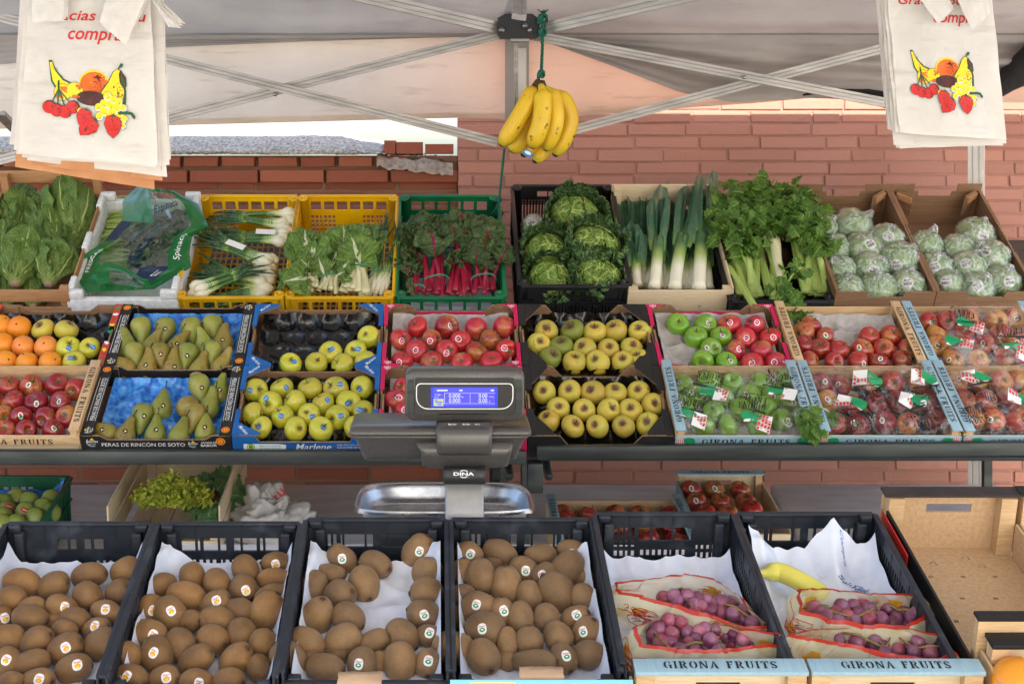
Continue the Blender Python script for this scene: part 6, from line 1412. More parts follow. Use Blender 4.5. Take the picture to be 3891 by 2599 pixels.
mb = loft([(Z_(1000.5), X_(803), X_(1215), SY - .004, SY + .155), (Z_(999), X_(801), X_(1217), SY - .010, SY + .16), (Z_(991), X_(800), X_(1218), SY - .012, SY + .17), (Z_(984), X_(802), X_(1217), SY - .008, SY + .175), (Z_(979), X_(808), X_(1212), SY + .008, SY + .17)]); sobj('top_edge', mb, M['scale_body'])
mb = loft([(Z_(1077), X_(975), X_(1150), SY + .02, SY + .12), (Z_(1070), X_(968), X_(1165), SY + .0, SY + .12), (Z_(1034), X_(964), X_(1172), SY - .018, SY + .13), (Z_(1014), X_(950), X_(1178), SY - .010, SY + .13), (Z_(1012), X_(948), X_(1180), SY + .008, SY + .13)]); sobj('rear_bulge', mb, M['scale_body'])
mb = loft([(Z_(1038), X_(1004), X_(1124), SY - .024, SY + .06), (Z_(1028), X_(1001), X_(1126), SY - .034, SY + .06), (Z_(990), X_(999), X_(1128), SY - .034, SY + .06), (Z_(975), X_(999), X_(1129), SY - .026, SY + .06), (Z_(968), X_(1001), X_(1127), SY - .012, SY + .06)]); sobj('neck', mb, M['scale_body'])
mb = MB(); lb = fr(sp_(1064, 973.5, SY - .030), (1, 0, 0), (0, .35, 1)); mb.box(-58 * k, 58 * k, -4.2 * k, 4.2 * k, 0, .0016, 0, lb)
for b_, x in (('Max 15 kg', -27), ('Min 100 g', 5), ('e= 5 g', 30)): put_text(mb, b_, lb @ TR((x * k, 0, .0020)), None, 4.2 * k, 1, .02)
sobj('capacity_plate', mb, [M['scale_dark'], M['white']])
mb = loft([(Z_(1103), X_(1017), X_(1111), SY - .030, SY + .05), (Z_(1101), X_(1016), X_(1112), SY - .034, SY + .05), (Z_(1072), X_(1016), X_(1112), SY - .034, SY + .05), (Z_(1069), X_(1018), X_(1110), SY - .030, SY + .05)], 0, 4, .006); sobj('column_collar', mb, M['scale_dark'])
mb = MB(); lb = fr(sp_(1063, 1086, SY - .0352), (1, 0, 0), (0, 0, 1)); mb.prism(rr2(54 * k, 19 * k, .003), 0, .001, 0, lb); put_text(mb, 'DINA', lb @ TR((0, 0, .0014)), 47 * k, 7.6 * k, 1, .035)
for s in (-1, 1):
    for j in range(8):
        a, b = R(40 + j * 12.5), R(40 + (j + 1) * 12.5); r0, r1 = 9.2 * k, 7.4 * k
        mb.add([(r1 * math.cos(a) * 1.25, s * r1 * math.sin(a), .0014), (r0 * math.cos(a) * 1.25, s * r0 * math.sin(a), .0014), (r0 * math.cos(b) * 1.25, s * r0 * math.sin(b), .0014), (r1 * math.cos(b) * 1.25, s * r1 * math.sin(b), .0014)], [(0, 1, 2, 3) if s > 0 else (3, 2, 1, 0)], 1, False, lb)
sobj('badge', mb, [M['scale_dark'], M['white']])
mb = loft([(.80, X_(1021), X_(1108), SY - .022, SY + .045), (Z_(1104), X_(1021), X_(1108), SY - .022, SY + .045)], 0, 4, .006); sobj('column', mb, M['silver'])
# the pan: a deep pressed steel tray on four feet above the body
PY0, PY1 = SY + .055, SY + .335; pz = EYE - (1106 - CY) / F * PY1
def pan_f(u, v):
    # v: 0 centre of floor .. 1 outer lip ; u around
    a = 2 * math.pi * u; e = 4.5
    ca, sa = math.cos(a), math.sin(a); q = (abs(ca) ** e + abs(sa) ** e) ** (-1 / e)
    prof = [(0, -.050), (.80, -.050), (.87, -.046), (.91, -.034), (.955, -.006), (.975, 0), (1.0, .001), (1.008, -.004), (1.01, -.010)]
    f = v * (len(prof) - 1); i = min(int(f), len(prof) - 2); t = f - i; r = prof[i][0] * (1 - t) + prof[i + 1][0] * t; z = prof[i][1] * (1 - t) + prof[i + 1][1] * t
    hx = (X_(1232) - X_(803)) / 2 * (PY0 / SY) * .985; hy = (PY1 - PY0) / 2
    cap = max(0, abs(ca * q) - .9) * 1.2
    return Vector((X_(1019) * 1.02 + ca * q * r * hx * (1 - .0 * sa), (PY0 + PY1) / 2 + sa * q * r * hy, pz + z - .012 * cap * 6 * (v > .5)))
mb = MB(); mb.grid(pan_f, 88, 32); sobj('pan', mb, M['steel_pan'])
mb = MB(); cxp = X_(1019) * 1.02; mb.box(cxp - .15, cxp + .15, PY0 + .03, PY1 - .03, .775, pz - .056, 0, None, .008); sobj('body', mb, M['scale_dark'])
for sx in (-1, 1):
    for y in (PY0 + .05, PY1 - .05): mb = MB(); mb.tube([(cxp + sx * .12, y, .75), (cxp + sx * .12, y, .776)], .014, 12); sobj('foot', mb, M['rubber'])
# ---------------------------------------------------------------- bags hanging at the two sides
ART = {}
def bag_art(mb, fn):
    """the fruit print, in picture units: x 0..1000, y 0..700 downwards"""
    P_ = lambda pts, m, l: poly2d(mb, pts, m, lambda a, b: fn(a, b, l), None, 45)
    def el(cx, cy, rx, ry, m, l, n=20, rot=0, wob=0): P_(blob(n, rx, ry, cx, cy, rot, wob, cx), m, l)
    Wt, Yl, Gr, Rd, Og, Bn, Ye2 = range(7)
    P_([(30, 0), (70, 0), (120, 90), (210, 190), (330, 240), (345, 330), (250, 330), (140, 330), (75, 220), (50, 80)], Gr, 0)
    P_([(45, 25), (70, 20), (115, 110), (200, 205), (310, 255), (320, 320), (240, 310), (150, 300), (95, 215), (62, 90)], Yl, 1)
    rr = random.Random(5)
    for i in range(26): q = rr.random(); el(70 + q * 200 + rr.gauss(0, 10), 60 + q * q * 110 + q * 120 + rr.gauss(0, 12), 4.5, 4, Gr, 2, 5)
    el(540, 235, 165, 150, Yl, 0); el(543, 245, 157, 140, Og, 1, 26)
    P_([(520, 165), (560, 150), (575, 130), (592, 150), (640, 160), (600, 172), (590, 195), (570, 172)], Bn, 2)
    for i in range(40): q = rr.random(); el(590 + rr.gauss(0, 46), 255 + rr.gauss(0, 34), 6, 4.5, Bn, 2, 5)
    el(200, 330, 95, 90, Gr, 2, 20); el(200, 330, 90, 85, Yl, 3); el(225, 300, 50, 30, Og, 4, 14, .4, .12); el(170, 370, 40, 26, Og, 4, 14, .2, .12)
    el(330, 305, 92, 86, Gr, 3); el(330, 305, 87, 81, Yl, 4); el(375, 270, 36, 24, Og, 5, 12, .5, .15); el(340, 370, 46, 18, Og, 5, 12, 0, .15)
    P_([(790, 60), (840, 80), (870, 160), (890, 300), (885, 440), (800, 500), (600, 420), (610, 300), (690, 200), (740, 100)], Gr, 2)
    P_([(790, 66), (826, 84), (850, 160), (866, 300), (850, 420), (790, 480), (620, 410), (622, 310), (700, 205), (748, 106)], Yl, 3)
    for i in range(60): el(820 + rr.gauss(0, 26), 330 + rr.gauss(0, 60), 6, 5, [Gr, Bn, Og][i % 3], 4, 5)
    P_([(800, 60), (830, 5), (860, 12), (850, 45), (822, 55), (815, 75)], Gr, 5); P_([(830, 75), (890, 150), (895, 230), (870, 280), (820, 200), (812, 110)], Bn, 5)
    P_([(834, 82), (850, 130), (884, 220), (868, 264), (840, 190)], Gr, 6)
    el(510, 380, 165, 78, Gr, 5, 24, .03); el(510, 380, 158, 72, Bn, 6, 24, .03)
    for x, y in ((150, 0),): pass
    for x0, y0 in ((70, 480), (150, 500), (235, 500), (290, 450)):
        P_([(150, 210), (166, 206), (170, 300), (x0 + 8, y0), (x0 - 4, y0), (150, 300)], Gr, 7)
    for x, y in ((315, 480), (70, 490), (150, 520), (235, 530)):
        el(x, y, 72, 70, Bn, 8); el(x - 8, y + 3, 62, 64, Rd, 9)
        for i in range(12): el(x + 30 + rr.gauss(0, 10), y - 8 + rr.gauss(0, 22), 6, 5, Bn, 10, 5)
    for x, y, s in ((690, 350, 1), (760, 380, .9), (810, 400, .9), (650, 430, 1), (720, 440, 1.05), (790, 460, 1), (860, 460, .8), (590, 470, .9), (650, 510, 1), (740, 510, 1.05), (820, 540, .9), (870, 570, .8), (600, 560, .9), (850, 640, .7), (400, 520, .8), (395, 580, .7), (700, 560, .9)):
        el(x, y, 50 * s, 52 * s, Gr, 8, 16); el(x, y, 46 * s, 48 * s, Wt, 9, 16); el(x - 3, y - 5, 41 * s, 40 * s, Yl, 10, 16)
        for i in range(5): el(x + 10 + rr.gauss(0, 12), y + 16 + rr.gauss(0, 10), 4, 3.5, Gr, 11, 5)
    P_([(800, 500), (900, 490), (960, 500), (990, 540), (985, 570), (960, 555), (940, 525), (880, 520), (810, 530)], Gr, 11)
    def straw(x, y, s, a):
        c, d = math.cos(a), math.sin(a); T_ = lambda u, v: (x + (u * c - v * d) * s, y + (u * d + v * c) * s)
        o = [(-70, -60), (0, -85), (70, -60), (95, 10), (60, 90), (5, 150), (-50, 110), (-95, 20)]
        P_([T_(u * 1.05, v * 1.05) for u, v in o], Bn, 12); P_([T_(u, v) for u, v in o], Rd, 13)
        for i in range(20): u, v = rr.gauss(15, 34), rr.gauss(30, 40); P_([T_(u + 5 * math.cos(j * 1.26), v + 5 * math.sin(j * 1.26)) for j in range(5)], Bn, 14)
        for j in range(6): th = R(-170 + j * 32); P_([T_(-6, -70), T_(70 * math.cos(th) - 5, -68 + 42 * math.sin(th)), T_(12, -62)], Gr, 15)
    straw(440, 560, .85, .25); straw(500, 650, 1., .75); straw(745, 620, 1., .05)
ART_M = [M['white'], M['yellow_p'], M['dkgreen_p'], M['red_p'], M['ora2_p'], M['brown_p'], M['orange_p']]
def hang_bags(label, Y, outl, art, text, tabs, layers, group='carrier bag stacks'):
    """outl: (x top-left, y top), (x top-right), (bottom right), (bottom left) of the front bag in picture px"""
    (ax, ay), (bx_, by), (cx2, cy), (dx, dy) = outl; c0 = wp((ax + bx_) / 2, ay, Y); t = empty('carrier_bag_stack', label, 'carrier bags', TR(c0), group)
    def sheet(off, Yo, sd, name, mat_, jit=0, skew=0):
        def f(u, v):
            px = (ax + (bx_ - ax) * u) * (1 - v) + (dx + (cx2 - dx) * u) * v + off[0]; py = (ay + (by - ay) * u) * (1 - v) + (dy + (cy - dy) * u) * v + off[1] * v + skew * (u - .5) * v
            yy = Y + Yo - .004 * v + .006 * math.sin(u * 6.28 * 1.3 + sd) * (.4 + v * .6) + .006 * noise.fractal(Vector((u * 3, v * 4, sd)), 1, 2, 5) + .0022 * noise.fractal(Vector((u * 14, v * 9, sd)), 1, 2, 3)
            return wp(px + 3 * noise.noise(Vector((v * 5, sd, u * 3))), py + 2 * noise.noise(Vector((u * 6, sd, 2))) * v, yy) - c0
        return f
    for i, (ox, oy, sk, mt) in enumerate(layers):
        f = sheet((ox, oy), .008 + .005 * i, i * 3.3 + 1, 'bag', mt, 0, sk); mb = MB(); mb.grid(f, 16, 24); obj('bag' if mt == 'bagplastic' else 'paper_bag', mb, M[mt], t)
    f0 = sheet((0, 0), 0, .5, 'bag', 'bagplastic'); mb = MB(); mb.grid(f0, 40, 60); fb = obj('front_bag', mb, M['bagplastic'], t)
    mb = MB(); (u0, v0, u1, v1) = art
    bag_art(mb, lambda a, b, l: f0(u0 + (u1 - u0) * a / 1000, v0 + (v1 - v0) * b / 700) - Vector((0, .0012 + .00030 * l, 0))); 
    obj('printed_mark', mb, ART_M, fb)
    mb = MB()
    for body, u, v, wd, ht, sh in text: put_text(mb, body, None, wd, ht, 0, .012, .25, fn=lambda a, b: f0(u + a, v - b + a * sh) - Vector((0, .0016, 0)))
    obj('lettering', mb, M['red_p'], fb)
    for i, pts in enumerate(tabs):
        for j in range(3):
            mb = MB(); q = [wp(x + j * 5, y - j * 5, Y - .020 - .007 * (2 - j)) - c0 for x, y in pts]; n = len(q); cc = sum(q, Vector()) / n
            a_, b_, c_, d_ = q
            mb.grid(lambda u, v: (a_ * (1 - u) + b_ * u) * (1 - v) + (d_ * (1 - u) + c_ * u) * v + Vector((0, .005 * noise.fractal(Vector((u * 4, v * 4, i + j)), 1, 2, 3) - .006 * math.sin(math.pi * u), 0)), 12, 12); obj('handle_flap', mb, M['bagplastic'], t)
    return t
hang_bags('thick stack of printed white carrier bags over brown paper bags, before the low wall', 2.95, ((72, -60), (342, -60), (362, 378), (42, 352)), (.16, .475, .86, .84),
  [('Gracias por su', .54, .236, .84, .074, .0), ('compra', .54, .346, .42, .072, .0)],
  [[(250, -30), (350, -40), (288, 104), (228, 54)], [(345, -5), (368, 20), (416, 66), (386, 63)], [(72, -60), (146, -60), (146, 50), (74, 52)]],
  [(-5, 4, 5, 'bagplastic'), (-10, -2, 10, 'bagplastic'), (8, 6, -6, 'bagplastic'), (26, 8, -14, 'bagplastic'), (30, 0, -22, 'bagplastic'), (20, 22, 12, 'bagplastic'), (10, 30, 14, 'bag_brown'), (-8, 44, 26, 'bag_brown'), (-20, -20, 0, 'bagplastic')])
hang_bags('thick stack of printed white carrier bags hanging before the canopy post', 3.3, ((2030, -60), (2268, -60), (2307, 320), (2062, 306)), (.14, .475, .82, .825),
  [('Gracias por su', .52, .175, .84, .070, .0), ('compra', .62, .29, .40, .070, .0)],
  [[(2080, -40), (2130, -60), (2176, 30), (2150, 56)], [(2176, -40), (2230, -60), (2262, 40), (2226, 68)]],
  [(-5, 0, 3, 'bagplastic'), (-9, -1, 3, 'bagplastic'), (-13, -3, 3, 'bagplastic'), (-17, -4, 3, 'bagplastic'), (-21, -5, 3, 'bagplastic'), (-25, -6, 4, 'bagplastic'), (-29, -7, 5, 'bagplastic'), (-14, 20, -14, 'bagplastic'), (-8, 24, -20, 'bagplastic'), (0, 22, -26, 'bagplastic')])
# the loose handle end sticking out of the first stack
# ---------------------------------------------------------------- low level: green crate, endive crate, carrier bag, small apple crates
def lp(px, py, w_=0): return LP.hit(px, py, w_)
def lx(px, py, w_): return LP.loc(px, py, w_)
H = .15; a, b = lx(-160, 1093, H), lx(160, 1097, H); W = b.x - a.x; D = .42
plastic_crate('plastic_crate', 'dark green plastic crate of small pears on the low table', 'crate', M['green2'], LP.M((a.x + b.x) / 2, a.y - D, .002), W, D, H, ('kiwi', 'kiwi2', 'side'), None, .10)
mb = MB(); w2 = W - .03
mb.grid(lambda u, v: Vector(((u - .5) * w2, .02 + v * (D - .04), .085 + .035 * max(0, abs(u - .5) * 2 - .8) / .2 + .03 * max(0, v - .85) / .15 + .012 * noise.fractal(Vector((u * 9, v * 9, 2)), 1, 2, 4))), 40, 40)
o = obj('tray_liner', mb, M['bluetray'], None, LP.M((a.x + b.x) / 2, a.y - D, .002)); tag(o, 'crumpled blue plastic liner in the dark green crate', 'liner')
lst = [(110, 345), (200, 365), (335, 350), (15, 380), (60, 415), (280, 410), (165, 440), (30, 470), (240, 470), (110, 505), (10, 520), (330, 430), (-60, 420), (-50, 480)]
for i, (x, y) in enumerate(lst):
    p = LP.hit(*Z('B1', x, y), .115); view = (CAM - p).normalized()
    o = place('pear', rnd.choice(PEM['pear3']), p, -view - LP.n * .3 + Vector((rnd.uniform(-.5, .5), 0, rnd.uniform(-.4, .4))), 66 * .3458 * p.y / F / .0275); link('stem', PSTEM, o)
    if i in (4, 6): sticker(o, view + Vector((0, 0, .3)), .011, 'red', -.3)
    tag(o, f"small smooth green pear, {'red sticker, ' if i in (4, 6) else ''}{ORD[i]} counting from the rear of the dark green crate", 'pear', 'pears in the dark green crate')
# endive crate: tall back, low front
a, b = lx(332, 1054, .25), lx(560, 1054, .25); fa, fb_ = lx(207, 1188, .13), lx(520, 1188, .13)
W = .33; xm = (lx(340, 1150, .0).x + lx(528, 1150, 0).x) / 2; yb = lx(445, 1140, 0).y
slat_crate('white wood crate of endive and frisee on the low table', LP.M(xm, fa.y, .0), W, yb + .12 - fa.y, .22, WD3, [(.02, .06), (.07, .105)], [(.02, .10), (.115, .17), (.18, .24)], [(.03, .09), (.10, .165)], ph=.24)
ECM = LP.M(xm, yb - .38, 0)
# crumpled carrier bag
def crumple(label, ctr, sx, sy, sz, sd, text=None):
    mb = MB()
    def f(u, v):
        a = 2 * math.pi * u; t = v * math.pi * .5; d = Vector((math.cos(a) * math.cos(t), math.sin(a) * math.cos(t), math.sin(t)))
        n1 = abs(noise.noise(d * 1.6 + Vector((sd, 0, 0)))) * .9 + abs(noise.noise(d * 3.4 + Vector((0, sd, 0)))) * .5 + .14 * abs(noise.noise(d * 8)); q = .65 + n1
        return Vector((d.x * sx * q, d.y * sy * q, max(0, d.z) * sz * q))
    mb.grid(f, 60, 30); o = obj('carrier_bag', mb, M['bagplastic'], None, LP.M(0, 0, 0) @ TR(ctr)); tag(o, label, 'carrier bag')
    tree = BVHTree.FromPolygons([v.copy() for v in mb.v], mb.f); lm = MB()
    for body, x, z, ht, rot in text or []:
        q2 = Matrix.Rotation(R(rot), 2)
        def fn(a, b):
            p = q2 @ Vector((a, b)); h = tree.ray_cast(Vector((x + p.x, -1, z + p.y)), Vector((0, 1, -.25)).normalized())[0]; return (h if h else Vector((x + p.x, 0, z + p.y))) - Vector((0, .002, -.0005))
        put_text(lm, body, None, None, ht, 0, .01, .25, fn=fn)
    if text: obj('lettering', lm, M['red_p'], o)
c = lx(610, 1190, .03); crumple('crumpled white carrier bag with red lettering beside the endive crate', (c.x, c.y - .02, 0), .12, .10, .12, 4, [('su', .045, .115, .026, 60), ('compra', .01, .06, .026, 45)])
# pale blue edged apple crates on the low table
H = .11; a, b = lx(1551, 1080, H), lx(1746, 1080, H); W = b.x - a.x; D = .40; ym = a.y
bx1 = LP.M((a.x + b.x) / 2, ym - D, .0)
t = empty('wooden_fruit_crate', 'small pale blue edged apple crate standing on the low table', 'fruit crate', bx1, 'wooden apple crates')
mb = MB(); mb.box(-W / 2, W / 2, 0, D, 0, .004); obj('base', mb, M['wood3'], t)
F_, L = wframe('back', W, D); mb = MB(); mb.holes(L, H - .004, [(L * .36, L * .64, H - .045, H - .028)], .005, F_ @ TR((0, 0, -.005))); obj('wall', mb, M['wood3'], t)
mb = MB(); mb.box(-W / 2 - .002, W / 2 + .002, D - .03, D + .004, H - .003, H + .002); obj('end_strip', mb, M['ply_blue'], t)
mb = MB(); stencil(mb, 'GIRONA FRUITS', TR((0, D - .013, H + .0028)), W * .68, .016); obj('lettering', mb, M['black'], t)
for s in (-1, 1):
    mb = MB(); mb.box(s * W / 2 - .003, s * W / 2 + .003, 0, D - .006, .004, H - .03); obj('side_board', mb, M['ply_blue'] if s < 0 else M['wood3'], t)
    mb = MB(); x0, x1 = sorted((s * (W / 2 - .0035), s * (W / 2 - .024))); mb.box(x0, x1, D - .024, D - .0055, .004, H - .0035); obj('corner_block', mb, M['wood'], t)
F_, L = wframe('front', W, D); mb = MB(); mb.box(.004, L - .004, .004, H - .03, -.005, 0, 0, F_); obj('wall', mb, M['wood3'], t)
for i, (x, y) in enumerate([(920, 290), (1075, 290), (1240, 290), (950, 370), (1112, 370), (1282, 370), (1325, 420), (1010, 440), (1160, 450)]):
    p = LP.hit(*Z('B3', x, y), .07); o = place('apple', rnd.choice(APM['fuji']), p, LP.n + Vector((rnd.uniform(-.4, .4), -.1, .2)), 72 * .3459 * p.y / F / .036); link('stem', STEM, o)
    if i in (0, 1, 3): sticker(o, (CAM - p).normalized() + Vector((0, 0, .25)), .010, 'oval', .3)
    tag(o, f"streaked red apple, {ORD[i]} counting from the rear of the small crate on the low table", 'apple', 'apples in the small low crate')
# a second such crate, further towards the scale, mostly hidden by the black crates
H = .10; a, b = lx(1250, 1142, H), lx(1560, 1142, H); W = b.x - a.x; D = .36
wood_box('wooden_fruit_crate', 'pale blue edged apple crate half hidden behind the black crates', LP.M((a.x + b.x) / 2, a.y - D, 0), W, D, H, 'ply_blue', True, None, 'wooden apple crates')
bx2 = LP.M((a.x + b.x) / 2, a.y - D, 0)
i = 0
for j in range(4):
    for k2 in range(5):
        p = bx2 @ Vector((-W / 2 + .05 + k2 * (W - .1) / 4, .05 + j * .085, .065)); o = place('apple', rnd.choice(APM[rnd.choice(['fuji', 'royal'])]), p, LP.n + Vector((rnd.uniform(-.6, .6), rnd.uniform(-.6, .6), 0)), .98); link('stem', STEM, o)
        tag(o, f"red apple, {ORD[k2]} along {ROWN[4][3 - j]} row of the half hidden crate", 'apple', 'apples in the half hidden crate'); i += 1
# ---------------------------------------------------------------- right end of the front row
def box4(mb, pts_top, h): pass
# empty hardboard tray with a tall end panel
wx = .035; H = .12
a, b = FP.loc(2022, 1122, wx), FP.loc(2332, 1130, wx); W = b.x - a.x; xm = (a.x + b.x) / 2; yb = a.y; D = .52
t = empty('hardboard_tray', 'empty brown hardboard fruit tray with black edges and a hand hole', 'fruit crate', FP.M(xm, yb - D, wx - .16)); H = .16
hs = [(W * .14 + i * W * .24 + (.0 if j % 2 else W * .1), W * .14 + i * W * .24 + (.0 if j % 2 else W * .1) + .010, .10 + j * .075, .107 + j * .075) for j in range(5) for i in range(3)]
mb = MB(); mb.holes(W - .012, D - .012, hs, .005, TR((-W / 2 + .006, .006, .02))); obj('base', mb, M['mdf'], t)
mb = MB(); mb.box(-W / 2 + .006, W / 2 - .006, .006, D - .006, .012, .015); obj('underlay', mb, M['dkgreen_p'], t)
F_, L = wframe('back', W, D); mb = MB(); mb.holes(L, H - .022, [(L * .32, L * .66, H - .070, H - .050)], .005, F_ @ TR((0, .02, -.006))); obj('end_panel', mb, M['mdf'], t)
for s in (-1, 1):
    mb = MB(); mb.box(s * (W / 2 - .022) - .016, s * (W / 2 - .022) + .016, D - .034, D - .0065, .026, H - .004); obj('corner_block', mb, M['wood'], t)
    mb = MB(); x = s * (W / 2 - .003); mb.box(x - .0025, x + .0025, .004, D - .036, .008, H - (.060 if s > 0 else .028)); obj('side_board', mb, M['mdf'] if s > 0 else M['black'], t)
mb = MB(); mb.box(-W / 2 - .002, W / 2 + .002, D - .030, D + .005, H - .0015, H + .004); obj('end_strip', mb, M['brown_strip'], t)
mb = MB(); mb.box(-W / 2 - .0075, -W / 2 - .0055, D * .62, D - .036, .012, H - .030, 0); obj('red_print', mb, M['red_p'], t)
mb = MB(); 
F_, L = wframe('left', W, D); q = F_ @ TR((0, 0, .0062)); put_text(mb, 'Natura', q @ TR((L * .72, .050, 0)), .12, .05, 0, .004, .3); obj('lettering', mb, M['red_p'], t)
mb = MB()
for x, y in ((-W * .15, D - .07), (W * .2, D - .08), (W * .12, D - .05)): mb.tube([(x - .008, y, .028), (x, y + .002, .034), (x + .007, y - .002, .027)], .0009, 4)
obj('staple', mb, M['steel'], t)
# its neighbour, just its corner
a2 = FP.loc(2338, 1130, .04); t = empty('hardboard_tray', 'second hardboard tray, only its wooden corner in view', 'fruit crate', FP.M(a2.x + .17, yb - D, wx - .16))
mb = MB(); mb.box(-.168, .168, D - .006, D, .02, H); obj('end_panel', mb, M['mdf'], t)
mb = MB(); mb.box(-.165, -.135, D - .034, D - .007, .02, H - .004); obj('corner_block', mb, M['wood'], t)
mb = MB(); mb.box(-.17, .17, D - .03, D + .005, H + .001, H + .006); obj('end_strip', mb, M['black'], t)
mb = MB(); mb.box(-.168, -.163, .0, D - .035, .0, H - .06); obj('side_board', mb, M['mdf'], t)
# low wooden crate with an orange tomato, front right
def fcrate(label, pxl, pxr, y_top, w0, D, strip, hole, dark, textw, H=.12, inner='mdf', tilt=0):
    a, b = FP.loc(pxl, y_top, w0), FP.loc(pxr, y_top, w0); W = b.x - a.x; mx = FP.M((a.x + b.x) / 2, a.y - .0, w0 - H)
    t = empty('wooden_fruit_crate', label, 'fruit crate', mx, 'wooden crates at the stall front')
    # near panel faces the customer; the crate body runs towards the customer
    F_, L = fr((-W / 2, 0, 0), (1, 0, 0), (0, 0, 1)), W
    mb = MB(); mb.holes(L - .004, H - .004, [(L * .36, L * .62, H - .055, H - .032)] if hole else [], .006, F_ @ TR((.002, 0, 0))); obj('end_panel', mb, M['wood3'], t)
    mb = MB(); mb.box(-W / 2, W / 2, -.028, .010, H - .0035, H + .0045, 0, None, .0008); obj('end_strip', mb, M[strip], t)
    if textw: mb = MB(); stencil(mb, 'GIRONA FRUITS', TR((0, -.008, H + .0052)), W * textw, .019); obj('lettering', mb, M['black'], t)
    for s in (-1, 1):
        mb = MB(); x0, x1 = sorted((s * (W / 2 - .002), s * (W / 2 - .034))); mb.box(x0, x1, -.024, -.0065, .004, H - .0045); obj('corner_block', mb, M['wood'], t)
        mb = MB(); x = s * (W / 2 + .003); mb.box(x - .0025, x + .0025, -D, .008, 0.002, H - .03); obj('side_board', mb, M['wood_y'], t)
    mb = MB(); mb.box(-W / 2, W / 2, -D, -.0, -.002, .003); obj('base', mb, M['wood3'], t)
    mb = MB(); mb.box(-W / 2, W / 2, -D, -D + .005, .004, .05); obj('front_board', mb, M['wood3'], t)
    return t, mx, W
fcrate('pale blue topped wooden crate end with hand hole before the grape bags', 1452, 1845, 1522, .012, .30, 'ply_blue', True, 0, .66)
fcrate('pale blue topped wooden crate end with hand hole before the banana crate', 1852, 2247, 1522, .012, .30, 'ply_blue', True, 0, .63)
t, mx, W = fcrate('black topped wooden crate holding one orange at the front end', 2262, 2600, 1462, .045, .30, 'black', False, 0, 0, .13)
mb = MB(); mb.box(-W / 2 - .012, W / 2, .012, .03, .03, .155); obj('rear_panel', mb, M['wood'], t); mb = MB(); mb.box(-W / 2 - .014, W / 2, .0105, .034, .1555, .161); obj('rear_strip', mb, M['black'], t)
p = FP.hit(2335, 1566, .0); o = place('orange', ORM[0], p, FP.n * -1 + Vector((.3, .4, 0)), 1.2)
tag(o, 'large orange alone in the black topped crate', 'orange')
# price card and folded tape on the front rims
q = FP.hit(1240, 1549, .012); t = empty('price_card', 'pale blue and yellow price card clipped below the heaped kiwis', 'price card', TR(q)); mb = MB(); mb.box(-.155, .155, 0, .002, -.12, 0, 0, TR((0, -.012, -.002)) @ Matrix.Rotation(R(-12), 4, 'X')); mb.box(-.12, -.045, -.0006, -.0002, -.12, -.004, 1, TR((0, -.012, -.002)) @ Matrix.Rotation(R(-12), 4, 'X')); obj('card', mb, [simple('pale_blue_card', lin(112, 190, 232), None, rough=.5), M['yellow_p']], t)
for px, py, lab in ((1240, 1551, 'folded beige tape tab on the rim below the heaped kiwis'), (826, 1563, 'folded beige tape tab on the rim of the sparse kiwi crate')):
    p = FP.loc(px, py, .004); mb = MB(); mb.grid(lambda u, v: Vector(((u - .5) * .075 + .003 * noise.noise(Vector((u * 3, v * 5, px))), (v - .5) * .034, .008 + .008 * math.sin(v * 3.14) + .003 * noise.noise(Vector((u * 5, v * 5, px))) - .03 * (v == 0))), 14, 10)
    o = obj('tape_tab', mb, M['kraft_l'], None, FP.M(p.x, p.y, .004)); tag(o, lab, 'tape')
# ---------------------------------------------------------------- vegetables
def tl(reg, x, y, w_=0): return TP.loc(*Z(reg, x, y), w_)
def leaf(mb, p0, p1, W, nrm, wf=lambda v: math.sin(math.pi * min(1, v) ** .75) ** .8, bend=.0, ruf=.1, rfq=9, fold=.15, seed=0, nu=10, nv=16, cup=0., m=0, tilt=0., crk=.0):
    p0, p1 = Vector(p0), Vector(p1); y = p1 - p0; L = y.length; y.normalize(); n = Vector(nrm); x = y.cross(n).normalized(); n = x.cross(y)
    if tilt: x, n = x * math.cos(tilt) + n * math.sin(tilt), n * math.cos(tilt) - x * math.sin(tilt)
    def f(u, v):
        s = u * 2 - 1; h = W / 2 * max(.012, wf(v)); e = s * s
        z = bend * L * math.sin(math.pi * v) - max(0, bend) * 0 + fold * abs(s) * h + cup * h * e
        z += ruf * W * e * abs(s) ** .5 * (math.sin(v * rfq * 6.28 / 3 + seed + (2 if s > 0 else 0)) * .6 + noise.noise(Vector((s * 2.2, v * rfq, seed))) * .8)
        z += crk * W * noise.fractal(Vector((s * 3, v * 5, seed + 3)), 1, 2, 3)
        a = s * h * (1 + .09 * noise.noise(Vector((s, v * 7, seed))))
        return p0 + x * a + y * (v * L + .02 * L * e * noise.noise(Vector((v * 4, s, seed)))) + n * z
    mb.grid(f, nu, nv, m)
def curve(p0, p1, p2, n=9): return [p0 * (1 - t) ** 2 + p1 * 2 * t * (1 - t) + p2 * t * t for t in [i / n for i in range(n + 1)]]
NZ = Vector((0, 0, 1)); IDT = TP.M()
def vthing(name, label, cat, c, group): return empty(name, label, cat, TP.M(c.x, c.y, c.z), group)
def vobj(name, mb, mat_, t, c): mb.v = [v - c for v in mb.v]; return obj(name, mb, mat_, t)
def band(t, c, p, r, fl=.7, m='tie'):
    mb = MB(); n = 16
    for q in (0, .004): mb.tube([p + Vector((math.cos(2 * math.pi * i / n) * r, q + .004 * math.sin(i * .9), math.sin(2 * math.pi * i / n) * r * fl)) for i in range(n + 1)], .0013, 5)
    vobj('rubber_band', mb, M[m], t, c)
